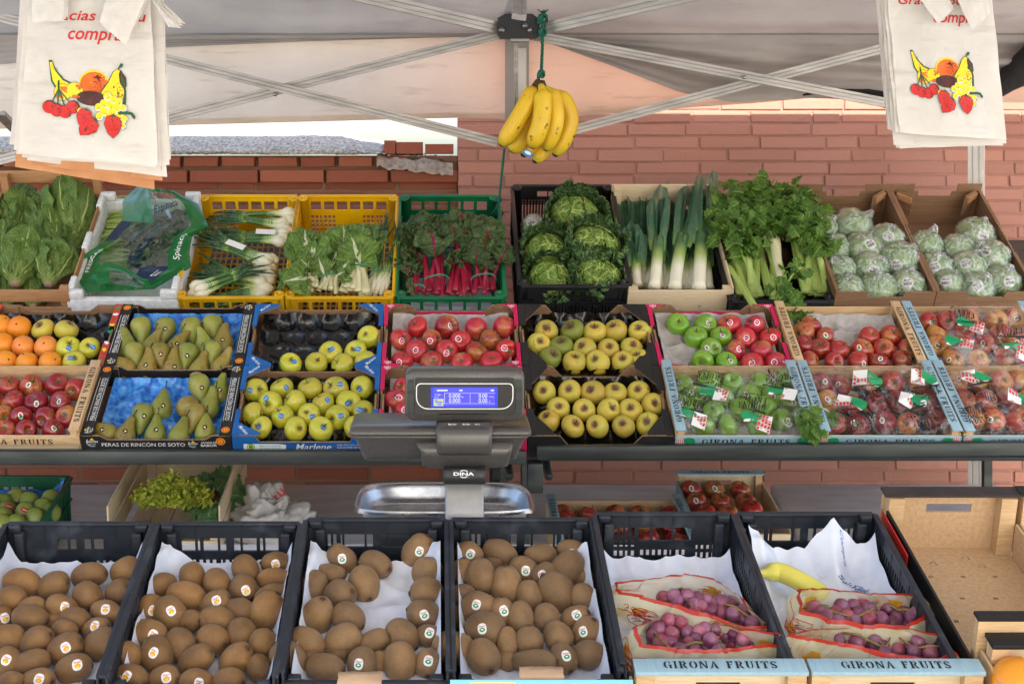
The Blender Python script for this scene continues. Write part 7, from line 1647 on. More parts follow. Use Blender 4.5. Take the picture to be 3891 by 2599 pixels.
def bunch_veg(label, name, cat, reg, base, bnd, leaves, stalkm, leafm_, spread, sw, lw, group, split=.42, flat=.5, w0=-.02, ruf=.11, crk=.07, seed=1, fold=.16, extra=6, srng=(.35, .9)):
    rr = random.Random(seed); c = tl(reg, *base, w0); b = tl(reg, *bnd, w0 + .015); t = vthing(name, label, cat, c, group)
    allp = list(leaves)
    for i in range(extra):                                      # inner leaves between the outer ones
        q = rr.choice(leaves); allp.append((q[0] + rr.gauss(0, 60), q[1] + rr.gauss(10, 50), q[2] - rr.uniform(.005, .03), q[3] * rr.uniform(.5, .8)))
    for i, (x, y, w_, s) in enumerate(allp):
        tip = tl(reg, x, y, w_); k = (i + .5) / len(allp) * 2 - 1; k = ((i * 0.618) % 1) * 2 - 1
        sb = c + Vector((k * spread * 1.25, rr.uniform(-.012, .012), rr.uniform(-.012, .018))); mid_ = b + Vector((k * spread * .75, 0, rr.uniform(-.008, .014)))
        top_ = mid_.lerp(tip, split * rr.uniform(*srng)); mb = MB(); C = curve(sb, mid_ * 1.0, top_, 8); n = len(C)
        mb.tube(C, [sw * s ** .5 * (1.15 - .45 * j / (n - 1)) for j in range(n)], 8, 0, None, True, flat, NZ); vobj('stalk', mb, M[stalkm], t, c)
        mb = MB(); d = (tip - top_); leaf(mb, top_ - d * .06, tip, lw * s, NZ + Vector((rr.uniform(-.5, .5), rr.uniform(-.6, .1), 0)), lambda v: (math.sin(math.pi * min(1, v * .93 + .02) ** .8) ** .6) * (.25 + .75 * min(1, v * 2.6)), rr.uniform(.02, .16), ruf, 10, fold, rr.random() * 40, 14, 22, 0, 0, rr.uniform(-.5, .5), crk); vobj('leaf', mb, M[leafm_], t, c)
    band(t, c, b, spread * 1.15 + .008); return t
GC = 'chard bunches in crates'
bunch_veg('white stalked chard bunch drooping over the yellow crate edge beside the spring onions', 'chard_bunch', 'chard', 'T2', (500, 1085), (545, 965), [(490, 540, .06, 1), (590, 590, .05, 1), (380, 570, .05, .8), (300, 1010, .07, 1.), (430, 780, .08, .9), (640, 640, .03, .8), (260, 1080, .03, .6)], 'chardstalk', 'chard',   .030, .010, .125, GC, seed=3)
bunch_veg('small white stalked chard bunch between the two larger ones', 'chard_bunch', 'chard', 'T2', (700, 1100), (705, 1005), [(690, 620, .04, 1), (800, 690, .05, .9), (610, 800, .05, .8), (850, 920, .03, .6)], 'chardstalk', 'chard', .028, .008, .105, GC, seed=5)
bunch_veg('large white stalked chard bunch with a broad white midrib on top', 'chard_bunch', 'chard', 'T2', (950, 1105), (965, 935), [(830, 505, .08, 1.35), (1010, 500, .06, 1), (1090, 510, .05, 1.), (900, 620, .09, 1.2), (760, 620, .03, .8), (1060, 700, .05, .9), (1190, 560, .03, .7)], 'chardstalk', 'chard', .036, .013, .135, GC, seed=7)
bunch_veg('red chard bunch, largest leaves, second from the crate edge by the spring onions', 'chard_bunch', 'red chard', 'T2', (1640, 1130), (1668, 1015), [(1490, 410, .07, 1.1), (1640, 410, .08, 1.3), (1420, 540, .05, .9), (1580, 520, .10, 1.2), (1380, 640, .04, .8), (1700, 520, .06, 1.)], 'redstalk', 'redchard', .030, .0085, .12, GC, .62, seed=11, ruf=.16, crk=.13, srng=(.75, 1.05), extra=4)
bunch_veg('red chard bunch with bright crimson stalks in the crate middle', 'chard_bunch', 'red chard', 'T2', (1890, 1130), (1890, 905), [(1880, 370, .08, 1), (1790, 500, .09, 1.1), (1950, 480, .08, 1.), (1830, 780, .06, .8), (1740, 820, .04, .8), (1980, 640, .06, .9)], 'redstalk', 'redchard', .036, .009, .115, GC, .62, seed=13, ruf=.16, crk=.13, srng=(.75, 1.05), extra=4)
bunch_veg('red chard bunch leaning over the green crate edge by the black crate', 'chard_bunch', 'red chard', 'T2', (2100, 1120), (2085, 1005), [(2040, 420, .07, 1), (2120, 440, .07, 1.1), (2200, 560, .06, 1), (2290, 730, .05, .9), (2130, 820, .06, .8), (2010, 700, .08, .9)], 'redstalk', 'redchard', .030, .008, .11, GC, .62, seed=17, ruf=.16, crk=.13, srng=(.75, 1.05), extra=4)
bunch_veg('small dark red chard bunch in the shaded corner of the green crate', 'chard_bunch', 'red chard', 'T2', (1480, 1120), (1485, 1085), [(1400, 620, .0, 1), (1470, 760, .01, .9), (1370, 800, .0, .9), (1390, 1050, .03, .6)], 'redstalk', 'redchard', .018, .007, .10, GC, .45, seed=19, ruf=.16, crk=.13, srng=(.75, 1.05), extra=4)
# white paper under the red chard
a = tl('T2', 1780, 1080, -.10); mb = MB(); mb.grid(lambda u, v: Vector((a.x - .13 + .27 * u, .012 + v * .25, -.10 + .012 * noise.fractal(Vector((u * 5, v * 5, 1)), 1, 2, 3) + .05 * max(0, .15 - v) / .15)), 24, 24)
o = obj('paper_liner', mb, M['paper'], None, TP.M()); tag(o, 'white paper under the red chard in the green crate', 'paper', 'white paper liners in the crates')
# spring onions
def onion(t, c, b0, b1, rr, n, bulb_, shank, tops, fan):
    bulb = bulb_ * 1.15; d = (b1 - b0); L = d.length; d.normalize(); x = d.cross(NZ).normalized()
    for i in range(n):
        k = (i + .5) / n * 2 - 1; o0 = b0 + x * k * bulb * (n * .42) + NZ * rr.uniform(-.4, .9) * bulb + d * rr.uniform(-.012, .02); m_ = b0.lerp(b1, shank + .12) + x * k * bulb * (n * .22) + NZ * rr.uniform(-.2, .6) * bulb
        C = curve(o0, o0.lerp(m_, .5) + NZ * .004, m_, 12); rs = []
        for j in range(13):
            v = j / 12; q = bulb * (.42 + .58 * math.exp(-((v - .13) / .12) ** 2)) if v > .04 else bulb * .55
            rs.append(q * (1 - .22 * v))
        mb = MB(); mb.tube([o0 - (m_ - o0).normalized() * .004] + C, [bulb * .25] + rs, 10); vobj('bulb', mb, M['onion'], t, c)
        for j in range(fan):
            e = m_.lerp(b1, 1.) + x * (k * bulb * n * .4 + rr.gauss(0, .022)) + NZ * rr.gauss(0, .012) + d * rr.uniform(-.05, .03) * tops; mb = MB(); C = curve(m_ - (m_ - o0).normalized() * .01, m_.lerp(e, .5) + NZ * .012 + x * rr.gauss(0, .006), e, 9)
            mb.tube(C, [bulb * .40 * (1 - .75 * (q / 9) ** 2) for q in range(10)], 7, 0, None, True, .6, NZ); vobj('leaf', mb, M['oniontop'], t, c)
def onions(label, reg, b0, reg1, b1, w0, w1, n, seed, bulb=.017, shank=.45, fan=3, lab=None):
    rr = random.Random(seed); c = tl(reg, *b0, w0); e = tl(reg1, *b1, w1); t = vthing('spring_onion_bunch', label, 'spring onions', c, 'spring onion bunches'); onion(t, c, c, e, rr, n, bulb, shank, 1., fan)
    band_p = c.lerp(e, .26); d = (e - c).normalized(); x = d.cross(NZ).normalized()
    for q in (.24, .27):
        mb = MB(); p = c.lerp(e, q); mb.tube([p + x * math.cos(i * .4) * bulb * n * .36 + NZ * (math.sin(i * .4) * bulb * 1.1 + .004) for i in range(17)], .0014, 5); vobj('rubber_band', mb, M['tie'], t, c)
    if lab:
        p = c.lerp(e, lab); mb = MB(); F_ = fr(p + NZ * (bulb * 1.5), d, x); mb.box(-.035, .035, -.014, .014, 0, .0006, 0, F_)
        for k in range(12): mb.box(-.03 + k * .0026, -.0288 + k * .0026 + (.0006 if k % 3 else 0), -.010, .002, .0008, .0010, 1, F_)
        for k in range(3): mb.box(-.02, .03, .004 + k * .003, .005 + k * .003, .0008, .0010, 1, F_)
        mb.v = [v - c for v in mb.v]; obj('paper_label', mb, [M['white'], M['black']], t)
onions('spring onion bunch at the rear of the yellow crate', 'T2', (395, 490), 'T1', (1850, 440), -.055, -.05, 4, 1, .022)
onions('spring onion bunch second from the rear of the yellow crate', 'T2', (375, 640), 'T1', (1840, 600), -.06, -.05, 5, 2, .020, lab=.30)
onions('spring onion bunch with a white barcode label across its middle', 'T2', (230, 870), 'T1', (1730, 590), -.045, -.01, 4, 3, .017, lab=.48)
onions('spring onion bunch with its bulbs heaped under the top bunch', 'T2', (190, 985), 'T1', (1690, 960), -.06, -.05, 7, 4, .019)
onions('spring onion bunch lying crosswise on top, bulbs toward the foam box', 'T1', (1700, 1130), 'T1', (2330, 860), -.02, .0, 4, 5, .017, .5)
onions('loose white spring onion bulbs at the front of the yellow crate', 'T2', (150, 1120), 'T1', (1720, 1230), -.075, -.08, 6, 6, .016)
onions('thin leafy spring onion bunch beside the large chard bunch', 'T2', (1090, 1125), 'T2', (1215, 400), -.05, .03, 5, 7, .009, .5, 2)
onions('thin spring onion bunch against the crate edge, tips over the green crate', 'T2', (1150, 1115), 'T2', (1400, 420), -.045, .05, 5, 8, .009, .5, 2)
# romaine lettuces
def romaine(label, reg, c_, tip, s, seed, w_=.0, n=9):
    rr = random.Random(seed); b = tl(reg, *c_, w_); e = tl(reg, *tip, w_ + .03); t = vthing('romaine_lettuce', label, 'lettuce', b, 'romaine lettuces'); d = e - b; L = d.length; d.normalize(); x = d.cross(NZ).normalized()
    mb = MB(); mb.tube([b - d * .01, b + d * L * .3, b + d * L * .75], [.02 * s, .042 * s, .03 * s], 12); vobj('heart', mb, M['romaine'], t, b)
    for i in range(n):
        a = (i / n * 2 - 1) * 1.35 + rr.uniform(-.15, .15); off = x * math.sin(a) * .034 * s + NZ * (math.cos(a) * .030 * s); p0 = b + off * .5 - d * .005; p1 = b + d * L * rr.uniform(.8, 1.08) + off * rr.uniform(1.6, 2.6) + NZ * rr.uniform(-.01, .015)
        mb = MB(); leaf(mb, p0, p1, .125 * s * rr.uniform(.85, 1.15), NZ * math.cos(a) + x * math.sin(a), lambda v: (math.sin(math.pi * min(1, .06 + v * .93) ** 1.1) ** .55) * (.35 + .65 * min(1, v * 1.6)), rr.uniform(.05, .14), .07, 8, -.22, rr.random() * 30, 14, 20, 0, 0, rr.uniform(-.15, .15), .07); vobj('leaf', mb, M['romaine'], t, b)
    mb = MB(); mb.tube([b - d * .018, b + d * .01], [.014 * s, .02 * s], 10); vobj('cut_base', mb, M['kraft_l'], t, b)
for i, (c_, tip, s, w_, lab) in enumerate([((120, 640), (160, 310), 1.2, -.03, 'romaine lettuce at the rear against the crate side slats'), ((420, 650), (300, 330), 1., -.02, 'romaine lettuce shaded behind the pale topped one'), ((640, 610), (620, 230), 1.35, .02, 'romaine lettuce with a pale top and veined leaf, highest in the crate'), ((470, 760), (420, 480), 1., .0, 'romaine lettuce under the highest one'), ((20, 830), (40, 580), 1.1, -.01, 'romaine lettuce cut off by the crate end'), ((140, 1010), (230, 690), 1.35, .0, 'romaine lettuce with a broad leaf standing before the front slats'), ((440, 1010), (520, 740), 1.2, .0, 'romaine lettuce in the front corner by the foam box'), ((620, 760), (640, 560), 1., -.02, 'romaine lettuce wedged under the highest one by the side slat'), ((300, 1210), (330, 900), 1., -.08, 'romaine lettuce seen between the front slats'), ((60, 1210), (110, 900), 1., -.08, 'romaine lettuce lowest behind the front slats')]):
    romaine(lab, 'T1', c_, tip, s * .84, i + 3, w_ - .03)
# savoy cabbages
def cabbage(label, reg, x, y, r, w_, seed, face=(0, -.35, 1)):
    rr = random.Random(seed); c = TP.loc(*Z(reg, x, y), w_); t = vthing('savoy_cabbage', label, 'cabbage', c, 'savoy cabbages'); Rr = 1.26 * r * ZR[reg][2] * TP.hit(*Z(reg, x, y), w_).y / F
    f = Vector(face).normalized(); q = f.to_track_quat('Z', 'Y').to_matrix(); mb = MB()
    mb.lathe([(max(.0005, Rr * math.sin(math.pi * i / 22)), Rr * .94 * math.cos(math.pi * i / 22)) for i in range(23)], 34, 0, None, lambda p, a, v: p * (1 + .035 * noise.fractal(p * 22 + Vector((seed, 0, 0)), 1, 2, 3))); mb.v = [q @ v for v in mb.v]; obj('head', mb, M['savoy'], t)
    for i in range(3):                                         # wrapper leaves closed over the head
        a0 = i * 2.1 + rr.random(); mb = MB()
        def fn(u, v):
            s = u * 2 - 1; th = (1.9 - v * 1.62); ph = a0 + s * (1.05 * math.sin(math.pi * min(1, .12 + v * .8)) ** .7 + .05); e = max(abs(s), v) ** 6
            p = Vector((math.sin(th) * math.cos(ph), math.sin(th) * math.sin(ph), math.cos(th) * .95)) * Rr * (1.035 + .015 * i + .05 * e * (1 + .7 * noise.noise(Vector((s * 5, v * 5, seed + i)))))
            return p + Vector((0, 0, 1)) * .004 * e * math.sin(s * 24 + v * 29)
        mb.grid(fn, 26, 26); mb.v = [q @ v for v in mb.v]; obj('wrapper_leaf', mb, M['savoy'], t)
    for i in range(7):                                         # loose crinkled outer leaves
        a0 = i * .9 + rr.random() * .5; mb = MB(); sw = rr.uniform(.9, 1.2)
        def fn(u, v):
            s = u * 2 - 1; th = 2.25 - v * rr_t[0]; wd = .62 * sw * math.sin(math.pi * min(1, .15 + v * .72)) ** .6; ph = a0 + s * wd; e = max(abs(s) ** 2, v ** 3)
            rad = Rr * (1.05 + .40 * v ** 2 + .06 * e) ; p = Vector((math.sin(th) * math.cos(ph), math.sin(th) * math.sin(ph), math.cos(th))) * rad
            k = .018 * e; return p + Vector((noise.noise(Vector((s * 4, v * 5, i + seed))), noise.noise(Vector((s * 4, v * 5, i + seed + 9))), noise.noise(Vector((s * 4, v * 5, i + seed + 17))))) * k * 1.6 + Vector((math.cos(ph), math.sin(ph), 0)) * .004 * e * math.sin((s + v) * 26)
        rr_t = [rr.uniform(1.15, 1.6)]; mb.grid(fn, 26, 22); mb.v = [q @ v for v in mb.v]; obj('outer_leaf', mb, M['savoy_o'], t)
cabbage('savoy cabbage at the rear of the tall black crate, dark frilled leaves behind it', 'T3', 665, 475, 180, .0, 1, (.05, -.5, 1)); cabbage('savoy cabbage with a bright yellow green head below the wrapped lettuce', 'T3', 415, 775, 150, .0, 2, (-.1, -.35, 1))
cabbage('savoy cabbage with a dark green veined wrapper leaf, beside the leek crate', 'T3', 835, 735, 178, .02, 3, (.2, -.2, 1)); cabbage('savoy cabbage with frilled leaves sunk in the front corner by the chard', 'T3', 445, 1010, 150, -.02, 4, (0, -.6, 1)); cabbage('savoy cabbage at the front, next to the leek crate', 'T3', 865, 990, 158, -.01, 5, (.1, -.25, 1))
# wrapped lettuces
def iceberg(label, reg, x, y, r, w_, seed, bar=True, sx=1.):
    rr = random.Random(seed); p = TP.hit(*Z(reg, x, y), w_); Rr = rr.uniform(1.04, 1.18) * r * ZR[reg][2] * p.y / F; prof = [(max(.0005, Rr * math.sin(math.pi * i / 20)), Rr * .9 * math.cos(math.pi * i / 20)) for i in range(21)]; mb = MB()
    def fz(q, a, v): return q * (1 + .035 * ((a * 1.3 + v * 2.2 + seed) % 1.) + .09 * noise.noise(q * 14 + Vector((0, seed * 5, 0))) + .04 * noise.fractal(q * 16 + Vector((seed * 3, 0, 0)), 1, 2, 3) + .02 * abs(math.sin(a * 3 + seed + q.z * 20)))
    mb.lathe(prof, 32, 0, None, fz); me = mb.mesh('iceberg_lettuce', M['iceberg']); view = (CAM - p).normalized()
    o = place('iceberg_lettuce', me, p, TP.n + Vector((rr.uniform(-.7, .7), rr.uniform(-.4, .4), 0)), 1.0); mb = MB()
    def fw(q, a, v):
        q2 = fz(q, a, v) * 1.035; n1 = noise.fractal(Vector((q.x * 30 + seed, q.y * 30, q.z * 18)), 1, 2, 4); q2 = q2 * (1 + .035 * (1 - abs(n1) * 2.2)); 
        if v < .09: q2 += Vector((.006 * math.cos(a * 5), .006 * math.sin(a * 4), Rr * (.5 if seed in (2, 12) else .2) * (1 - v / .09)))
        q2 = q2 * (1 + .020 * (1 - abs(noise.noise(Vector((q.x * 70, q.y * 70, q.z * 30 + seed))))) ** 6)
        return q2
    mb.lathe(prof, 54, 0, None, fw); obj('wrapper_film', mb, M['wrap'], o)
    if bar: sticker(o, view + Vector((rr.uniform(-.45, .45), 0, rr.uniform(-.1, .6))), .019, 'bar', rr.uniform(-.6, .6)); o.children[-1].location += o.matrix_basis.to_3x3().inverted() @ view * .006
    tag(o, label, 'lettuce', 'film wrapped iceberg lettuces')
G1 = [(860, 455, 100, 'at the rear, touching the celery leaves'), (1065, 450, 128, 'with a gathered film tuft, rear of the box'), (1320, 548, 125, 'at the rear beside the second box'), (920, 620, 122, 'by the celery, second row'), (1145, 620, 128, 'dark green, in the middle of the box'), (1425, 708, 138, 'large, with sticker, against the second box'), (965, 780, 115, 'by the celery, third row'), (1200, 762, 128, 'with an upright barcode sticker, box centre'), (1020, 905, 112, 'pale, in the front corner by the celery'), (1250, 910, 125, 'with crumpled shiny film, front row middle'), (1480, 885, 122, 'with sticker, front corner by the second box')]
G2 = [(1615, 590, 118, 'with a gathered film tuft, second box'), (1860, 615, 118, 'pale and plain, second box rear middle'), (1985, 515, 140, 'topmost, at the rear of the second box'), (2095, 685, 125, 'with sticker, against the second box end'), (1685, 758, 125, 'with sticker, beside the first box'), (1935, 765, 128, 'with sticker, in the second box middle'), (1790, 872, 110, 'small, front row of the second box'), (2000, 905, 118, 'front row middle of the second box'), (2185, 860, 118, 'with sticker, front corner by the paper label')]
for i, (x, y, r, d) in enumerate(G1 + G2): iceberg('film wrapped lettuce ' + d, 'T4', x, y, r, .0, i + 1, 'plain' not in d and 'pale,' not in d and i not in (1, 3, 6, 9, 11))
iceberg('film wrapped lettuce tucked among the savoy cabbages', 'T3', 300, 530, 105, -.02, 40)
# leeks
LK = [(1165, 985, 1155, 235, 1.25), (1230, 1045, 1195, 480, .9), (1245, 1030, 1300, 270, 1.1), (1300, 1050, 1470, 560, .9), (1375, 1060, 1450, 170, 1.05), (1462, 1062, 1530, 140, 1.0), (1500, 1062, 1500, 560, .8), (1560, 1066, 1710, 110, 1.15), (1630, 1066, 1680, 440, 1.), (1705, 1066, 1740, 400, .95), (1775, 1075, 1835, 70, 1.2), (1862, 1070, 1800, 440, .95), (1800, 1066, 1900, 60, .8), (1420, 1060, 1400, 420, .8), (1090, 900, 1060, 250, 1.0), (1660, 1060, 1900, 300, .9)]
LN = ['thick ribbed green', 'slim', 'forked', 'leaning', 'tall pale', 'straight tall', 'short', 'long diagonal white', 'stout', 'slender', 'brightest white', 'half hidden', 'tallest bladed', 'thin shaded', 'dark outermost', 'bent topped']
for i, (bx0, by0, tx, ty, s) in enumerate(LK):
    rr = random.Random(i + 50); wz = -.05 + .035 * (i % 3 == 1) + .03 * (i in (4, 7, 10)); b = tl('T3', bx0, by0, wz); e = tl('T3', tx, ty, wz + .05); t = vthing('leek', f'{LN[i]} leek, {ORD[i]} along the pale wooden crate', 'leek', b, 'leeks in the wooden crate'); d = e - b; L = d.length; d.normalize(); x = d.cross(NZ).normalized(); fk = .46
    mb = MB(); C = curve(b, b.lerp(e, .22) + x * rr.uniform(-.006, .006), b.lerp(e, fk), 12); mb.tube(C, [.0175 * s * (1.12 if j < 1 else 1 + .05 * j / 12) for j in range(13)], 14); vobj('shank', mb, M['leek'], t, b)
    p = C[-1] - d * .05
    for k in range(6):
        sd = (-1) ** k; fan = (k + 1) / 6; q = e + x * sd * .030 * fan * s * rr.uniform(.4, 1.4) + NZ * rr.uniform(-.015, .015) - d * L * rr.uniform(0, .22) * (k > 1); mb = MB(); up_ = NZ + x * sd * rr.uniform(.3, 1.)
        leaf(mb, p + x * sd * .006 * s, q, .040 * s * rr.uniform(.8, 1.15), up_, lambda v: (.88 if v < .82 else max(.05, 1 - (v - .82) / .2 * (1 if k % 2 else .25)) * .88), rr.uniform(.0, .05), .03, 4, .55, rr.random() * 20, 6, 18, 0, 0, 0, .0); vobj('leaf', mb, M['leekleaf'], t, b)
# celery
def leaflet(mb, p, d, n, s, rr):
    d = d.normalized(); x = d.cross(n).normalized(); n = x.cross(d); o = [(0, 0), (.20, .16), (.48, .24), (.40, .44), (.58, .62), (.38, .70), (.32, .90), (.14, .88), (0, 1.04), (-.14, .88), (-.32, .90), (-.38, .70), (-.58, .62), (-.40, .44), (-.48, .24), (-.20, .16)]
    k = rr.uniform(.2, .6); vs = [p + (x * a + d * b + n * (abs(a) * k - b * b * .35 + rr.uniform(-.04, .04))) * s for a, b in o]; c = p + (d * .5 + n * -.08) * s
    mb.add(vs + [c], [(i, (i + 1) % 16, 16) for i in range(16)], 0, False, None, [(a * .8 + .5, b) for a, b in o] + [(.5, .5)])
def celery(label, reg, base, tops, seed, w0=-.03, sw=.013, leafn=34, spread=.035):
    rr = random.Random(seed); c = tl(reg, *base, w0); t = vthing('celery_plant', label, 'celery', c, 'celery heads'); lv = MB()
    for i, (x, y, w_) in enumerate(tops):
        tip = tl(reg, x, y, w_); k = ((i * .618) % 1) * 2 - 1; b = c + Vector((k * spread, rr.uniform(-.004, .012), rr.uniform(-.02, .02))); m_ = b.lerp(tip, .5) + Vector((k * spread * .5, 0, rr.uniform(.0, .02))); C = curve(b, m_, tip, 14); fr_ = 10; mb = MB()
        mb.tube(C[:fr_], [sw * (1.25 - .7 * j / fr_) for j in range(fr_)], 10, 0, None, True, .62, NZ)
        for j in range(len(mb.v)): mb.v[j] = mb.v[j] + Vector((0, 0, .0012 * math.sin((j % 10) * 2.5)))
        vobj('stalk', mb, M['celerystalk'], t, c)
        tw = MB(); tw.tube(C[fr_ - 1:], [sw * .5 * (1 - .15 * j) for j in range(len(C[fr_ - 1:]))], 6)
        for q in range(leafn):
            a = C[min(14, 11 + int(rr.random() * 4))] + Vector((rr.gauss(0, .024), rr.gauss(0, .026), rr.gauss(.010, .016))); dd = Vector((rr.gauss(0, 1), rr.gauss(-.1, 1), rr.gauss(-.2, .5))); leaflet(lv, a, dd, NZ + Vector((rr.gauss(0, .6), rr.gauss(-.2, .6), 0)), rr.uniform(.030, .056), rr)
        vobj('twig', tw, M['celerystalk'], t, c)
    vobj('leaves', lv, M['celeryleaf'], t, c)
celery('celery head beside the leek crate, upright ribbed stalks', 'T4', (300, 970), [(110, 250, .04), (200, 200, .06), (280, 180, .07), (170, 300, .08), (60, 280, .03), (250, 330, .08), (340, 300, .06), (90, 330, .09), (150, 470, .11), (265, 500, .11)], 1)
celery('celery head in the middle of the low black crate', 'T4', (520, 970), [(320, 160, .06), (420, 220, .07), (500, 200, .07), (380, 280, .09), (470, 290, .09), (560, 230, .06), (330, 330, .10)], 2)
celery('celery head with a pale butt, leaning against the cardboard box', 'T4', (800, 940), [(560, 170, .07), (640, 190, .07), (600, 270, .09), (690, 270, .07), (730, 330, .07), (770, 450, .08), (660, 330, .09), (560, 300, .09), (750, 520, .10)], 3, sw=.015)
rr = random.Random(5); c = tl('T4', 345, 1065, .06); t = vthing('celery_stalk', 'single celery stalk with white cut end poking over the front', 'celery', c, None); mb = MB(); C = curve(c, tl('T4', 270, 940, .05), tl('T4', 130, 720, .03), 12); mb.tube(C, [.009] + [.0135 * (1 - .03 * j) for j in range(12)], 10, 0, None, True, .7, NZ); vobj('stalk', mb, M['celerystalk'], t, c); mb = MB(); mb.tube([C[0] + (C[0] - C[1]).normalized() * .012, C[0] - (C[0] - C[1]).normalized() * .004], [.007, .0105], 8); vobj('cut_end', mb, M['chardstalk'], t, c)
c = tl('T4', 520, 830, .06); t = vthing('celery_stalk', 'pale celery stalk lying upside down, broad cut base toward the wall', 'celery', c, None); mb = MB(); C = curve(c, tl('T4', 500, 690, .07), tl('T4', 478, 530, .07), 10); mb.tube(C, [.009 + .0012 * j for j in range(10)] + [.020], 10, 0, None, True, .6, NZ); vobj('stalk', mb, M['chardstalk'], t, c)
c = tl('T4', 560, 900, .07); t = vthing('celery_sprig', 'leafy celery sprig hanging over the apple crate below', 'celery', c, None); lv = MB(); tw = MB(); C = curve(c, tl('T4', 600, 980, .08), tl('T4', 670, 1170, .09), 10); tw.tube(C, .003, 6)
for q in range(46): a = C[int(rr.random() * 10)] + Vector((rr.gauss(0, .018), rr.gauss(0, .014), rr.gauss(.006, .008))); leaflet(lv, a, Vector((rr.gauss(0, .8), rr.gauss(-.9, .6), rr.gauss(0, .3))), NZ + Vector((rr.gauss(0, .5), -.2, 0)), rr.uniform(.03, .05), rr)
C2 = curve(c, tl('T4', 600, 790, .08), tl('T4', 680, 740, .09), 8); tw.tube(C2, .0035, 6)
for q in range(20): a = C2[int(rr.random() * 8)] + Vector((rr.gauss(0, .02), rr.gauss(0, .014), rr.gauss(.006, .008))); leaflet(lv, a, Vector((rr.gauss(0, .8), rr.gauss(0, .8), rr.gauss(0, .3))), NZ, rr.uniform(.025, .04), rr)
vobj('twig', tw, M['celerystalk'], t, c); vobj('leaves', lv, M['celeryleaf'], t, c)
# a second sprig fallen between two film covered crates
p0 = MP.loc(*Z('R4', 735, 800), .03); c = p0; t = empty('celery_sprig', 'wilted celery sprig fallen between the film covered crates', 'celery', MP.M(c.x, c.y, c.z)); lv = MB(); tw = MB(); C = curve(c, MP.loc(*Z('R4', 700, 900), .045), MP.loc(*Z('R4', 760, 1000), .03), 8); tw.tube(C, .0028, 6); tw.tube(curve(c, MP.loc(*Z('R4', 800, 780), .05), MP.loc(*Z('R4', 890, 840), .02), 8), .0025, 6)
for q in range(34): a = C[int(rr.random() * 9)] + Vector((rr.gauss(0, .010), rr.gauss(0, .010), rr.gauss(.002, .005))); leaflet(lv, a, Vector((rr.gauss(0, .7), rr.gauss(-.8, .6), 0)), NZ, rr.uniform(.022, .036), rr)
for q in range(8): a = MP.loc(*Z('R4', 890, 850), .02) + Vector((rr.gauss(0, .010), rr.gauss(0, .012), 0)); leaflet(lv, a, Vector((rr.gauss(0, .7), -1, 0)), NZ, .028, rr)
vobj('twig', tw, M['celerystalk'], t, c); vobj('leaves', lv, M['celeryleaf'], t, c)
# spinach and its opened bag in the foam box
rr = random.Random(8); c = tl('T1', 1010, 700, -.06); t = vthing('spinach_bunch', 'bundles of spinach stems and dark leaves in the foam box', 'spinach', c, None); st_ = MB()
for i in range(130):
    y0 = rr.uniform(280, 1000); x0 = 1060 - (y0 - 280) * .30 + rr.gauss(0, 22); b = tl('T1', x0 - 40, y0 + rr.gauss(0, 10), -.05 + rr.uniform(-.02, .02)); e = b + Vector((rr.uniform(.07, .12), rr.uniform(-.03, .015), rr.uniform(-.01, .02))); st_.tube(curve(b, b.lerp(e, .5) + Vector((0, 0, .012)), e, 6), .0036, 6)
vobj('stems', st_, M['celerystalk'], t, c)
for i in range(26): 
    b = tl('T1', rr.uniform(1150, 1550), rr.uniform(420, 1050), -.05); e = b + Vector((rr.uniform(-.03, .11), rr.uniform(-.09, .07), rr.uniform(.01, .05))); mb = MB(); leaf(mb, b, e, rr.uniform(.06, .09), NZ + Vector((rr.gauss(0, .4), -.3, 0)), bend=.08, ruf=.12, seed=i, crk=.08, fold=.1); vobj('leaf', mb, M['spinach'], t, c)
LE = [(1230, 155), (1095, 290), (1090, 460), (930, 650), (730, 790), (660, 960), (770, 1105)]; RE = [(1560, 205), (1770, 320), (1860, 520), (1715, 610), (1690, 750), (1705, 885), (1370, 1080)]
def edge(E, v): f = v * (len(E) - 1); i = min(int(f), len(E) - 2); q = f - i; return Vector((E[i][0] * (1 - q) + E[i + 1][0] * q, E[i][1] * (1 - q) + E[i + 1][1] * q))
def bagf(u, v, lift=0):
    q = edge(LE, v).lerp(edge(RE, v), u); w_ = .035 + .05 * math.sin(math.pi * u) ** .8 * (1 - .35 * v) + .05 * (1 - v) * u + .022 * noise.fractal(Vector((u * 3.2, v * 3.6, 4)), 1, 2, 4) - .03 * v + lift
    s = abs(noise.noise(Vector((u * 5 + v * 3, v * 2, 8)))); return tl('T1', q.x, q.y, w_ - .018 * s)
c = bagf(.5, 1); t = vthing('produce_bag', 'open green and clear plastic spinach bag draped over the foam box', 'plastic bag', c, None); mb = MB()
def bmf(u, v):
    if v < .34 and u < .36: return 1
    if .34 < v < .50 and u < .14: return 3
    if u < .17 + .05 * math.sin(v * 9) or u > .80 or v > .93 or v < .05: return 0
    if v > .80 and u > .55: return 3
    return 2
mb.grid(bagf, 60, 70, 0, None, True, bmf); bo = obj_b = vobj('sheet', mb, [M['greenbag'], M['greenbag_l'], M['bagfilm'], M['navy_p']], t, c)
mb = MB(); put_text(mb, 'Spinach', None, .34, .075, 0, .004, .2, fn=lambda a, b: bagf(.885 - b * 1., .60 - a * .85, .004) - c); put_text(mb, 'Lu', None, None, .05, 0, .004, .3, fn=lambda a, b: bagf(.74 + a, .86 - b, .004) - c); put_text(mb, 'FRESCAS', None, .22, .035, 0, .012, 0, fn=lambda a, b: bagf(.10 - b, .70 - a, .004) - c); obj('lettering', mb, M['white'], t)
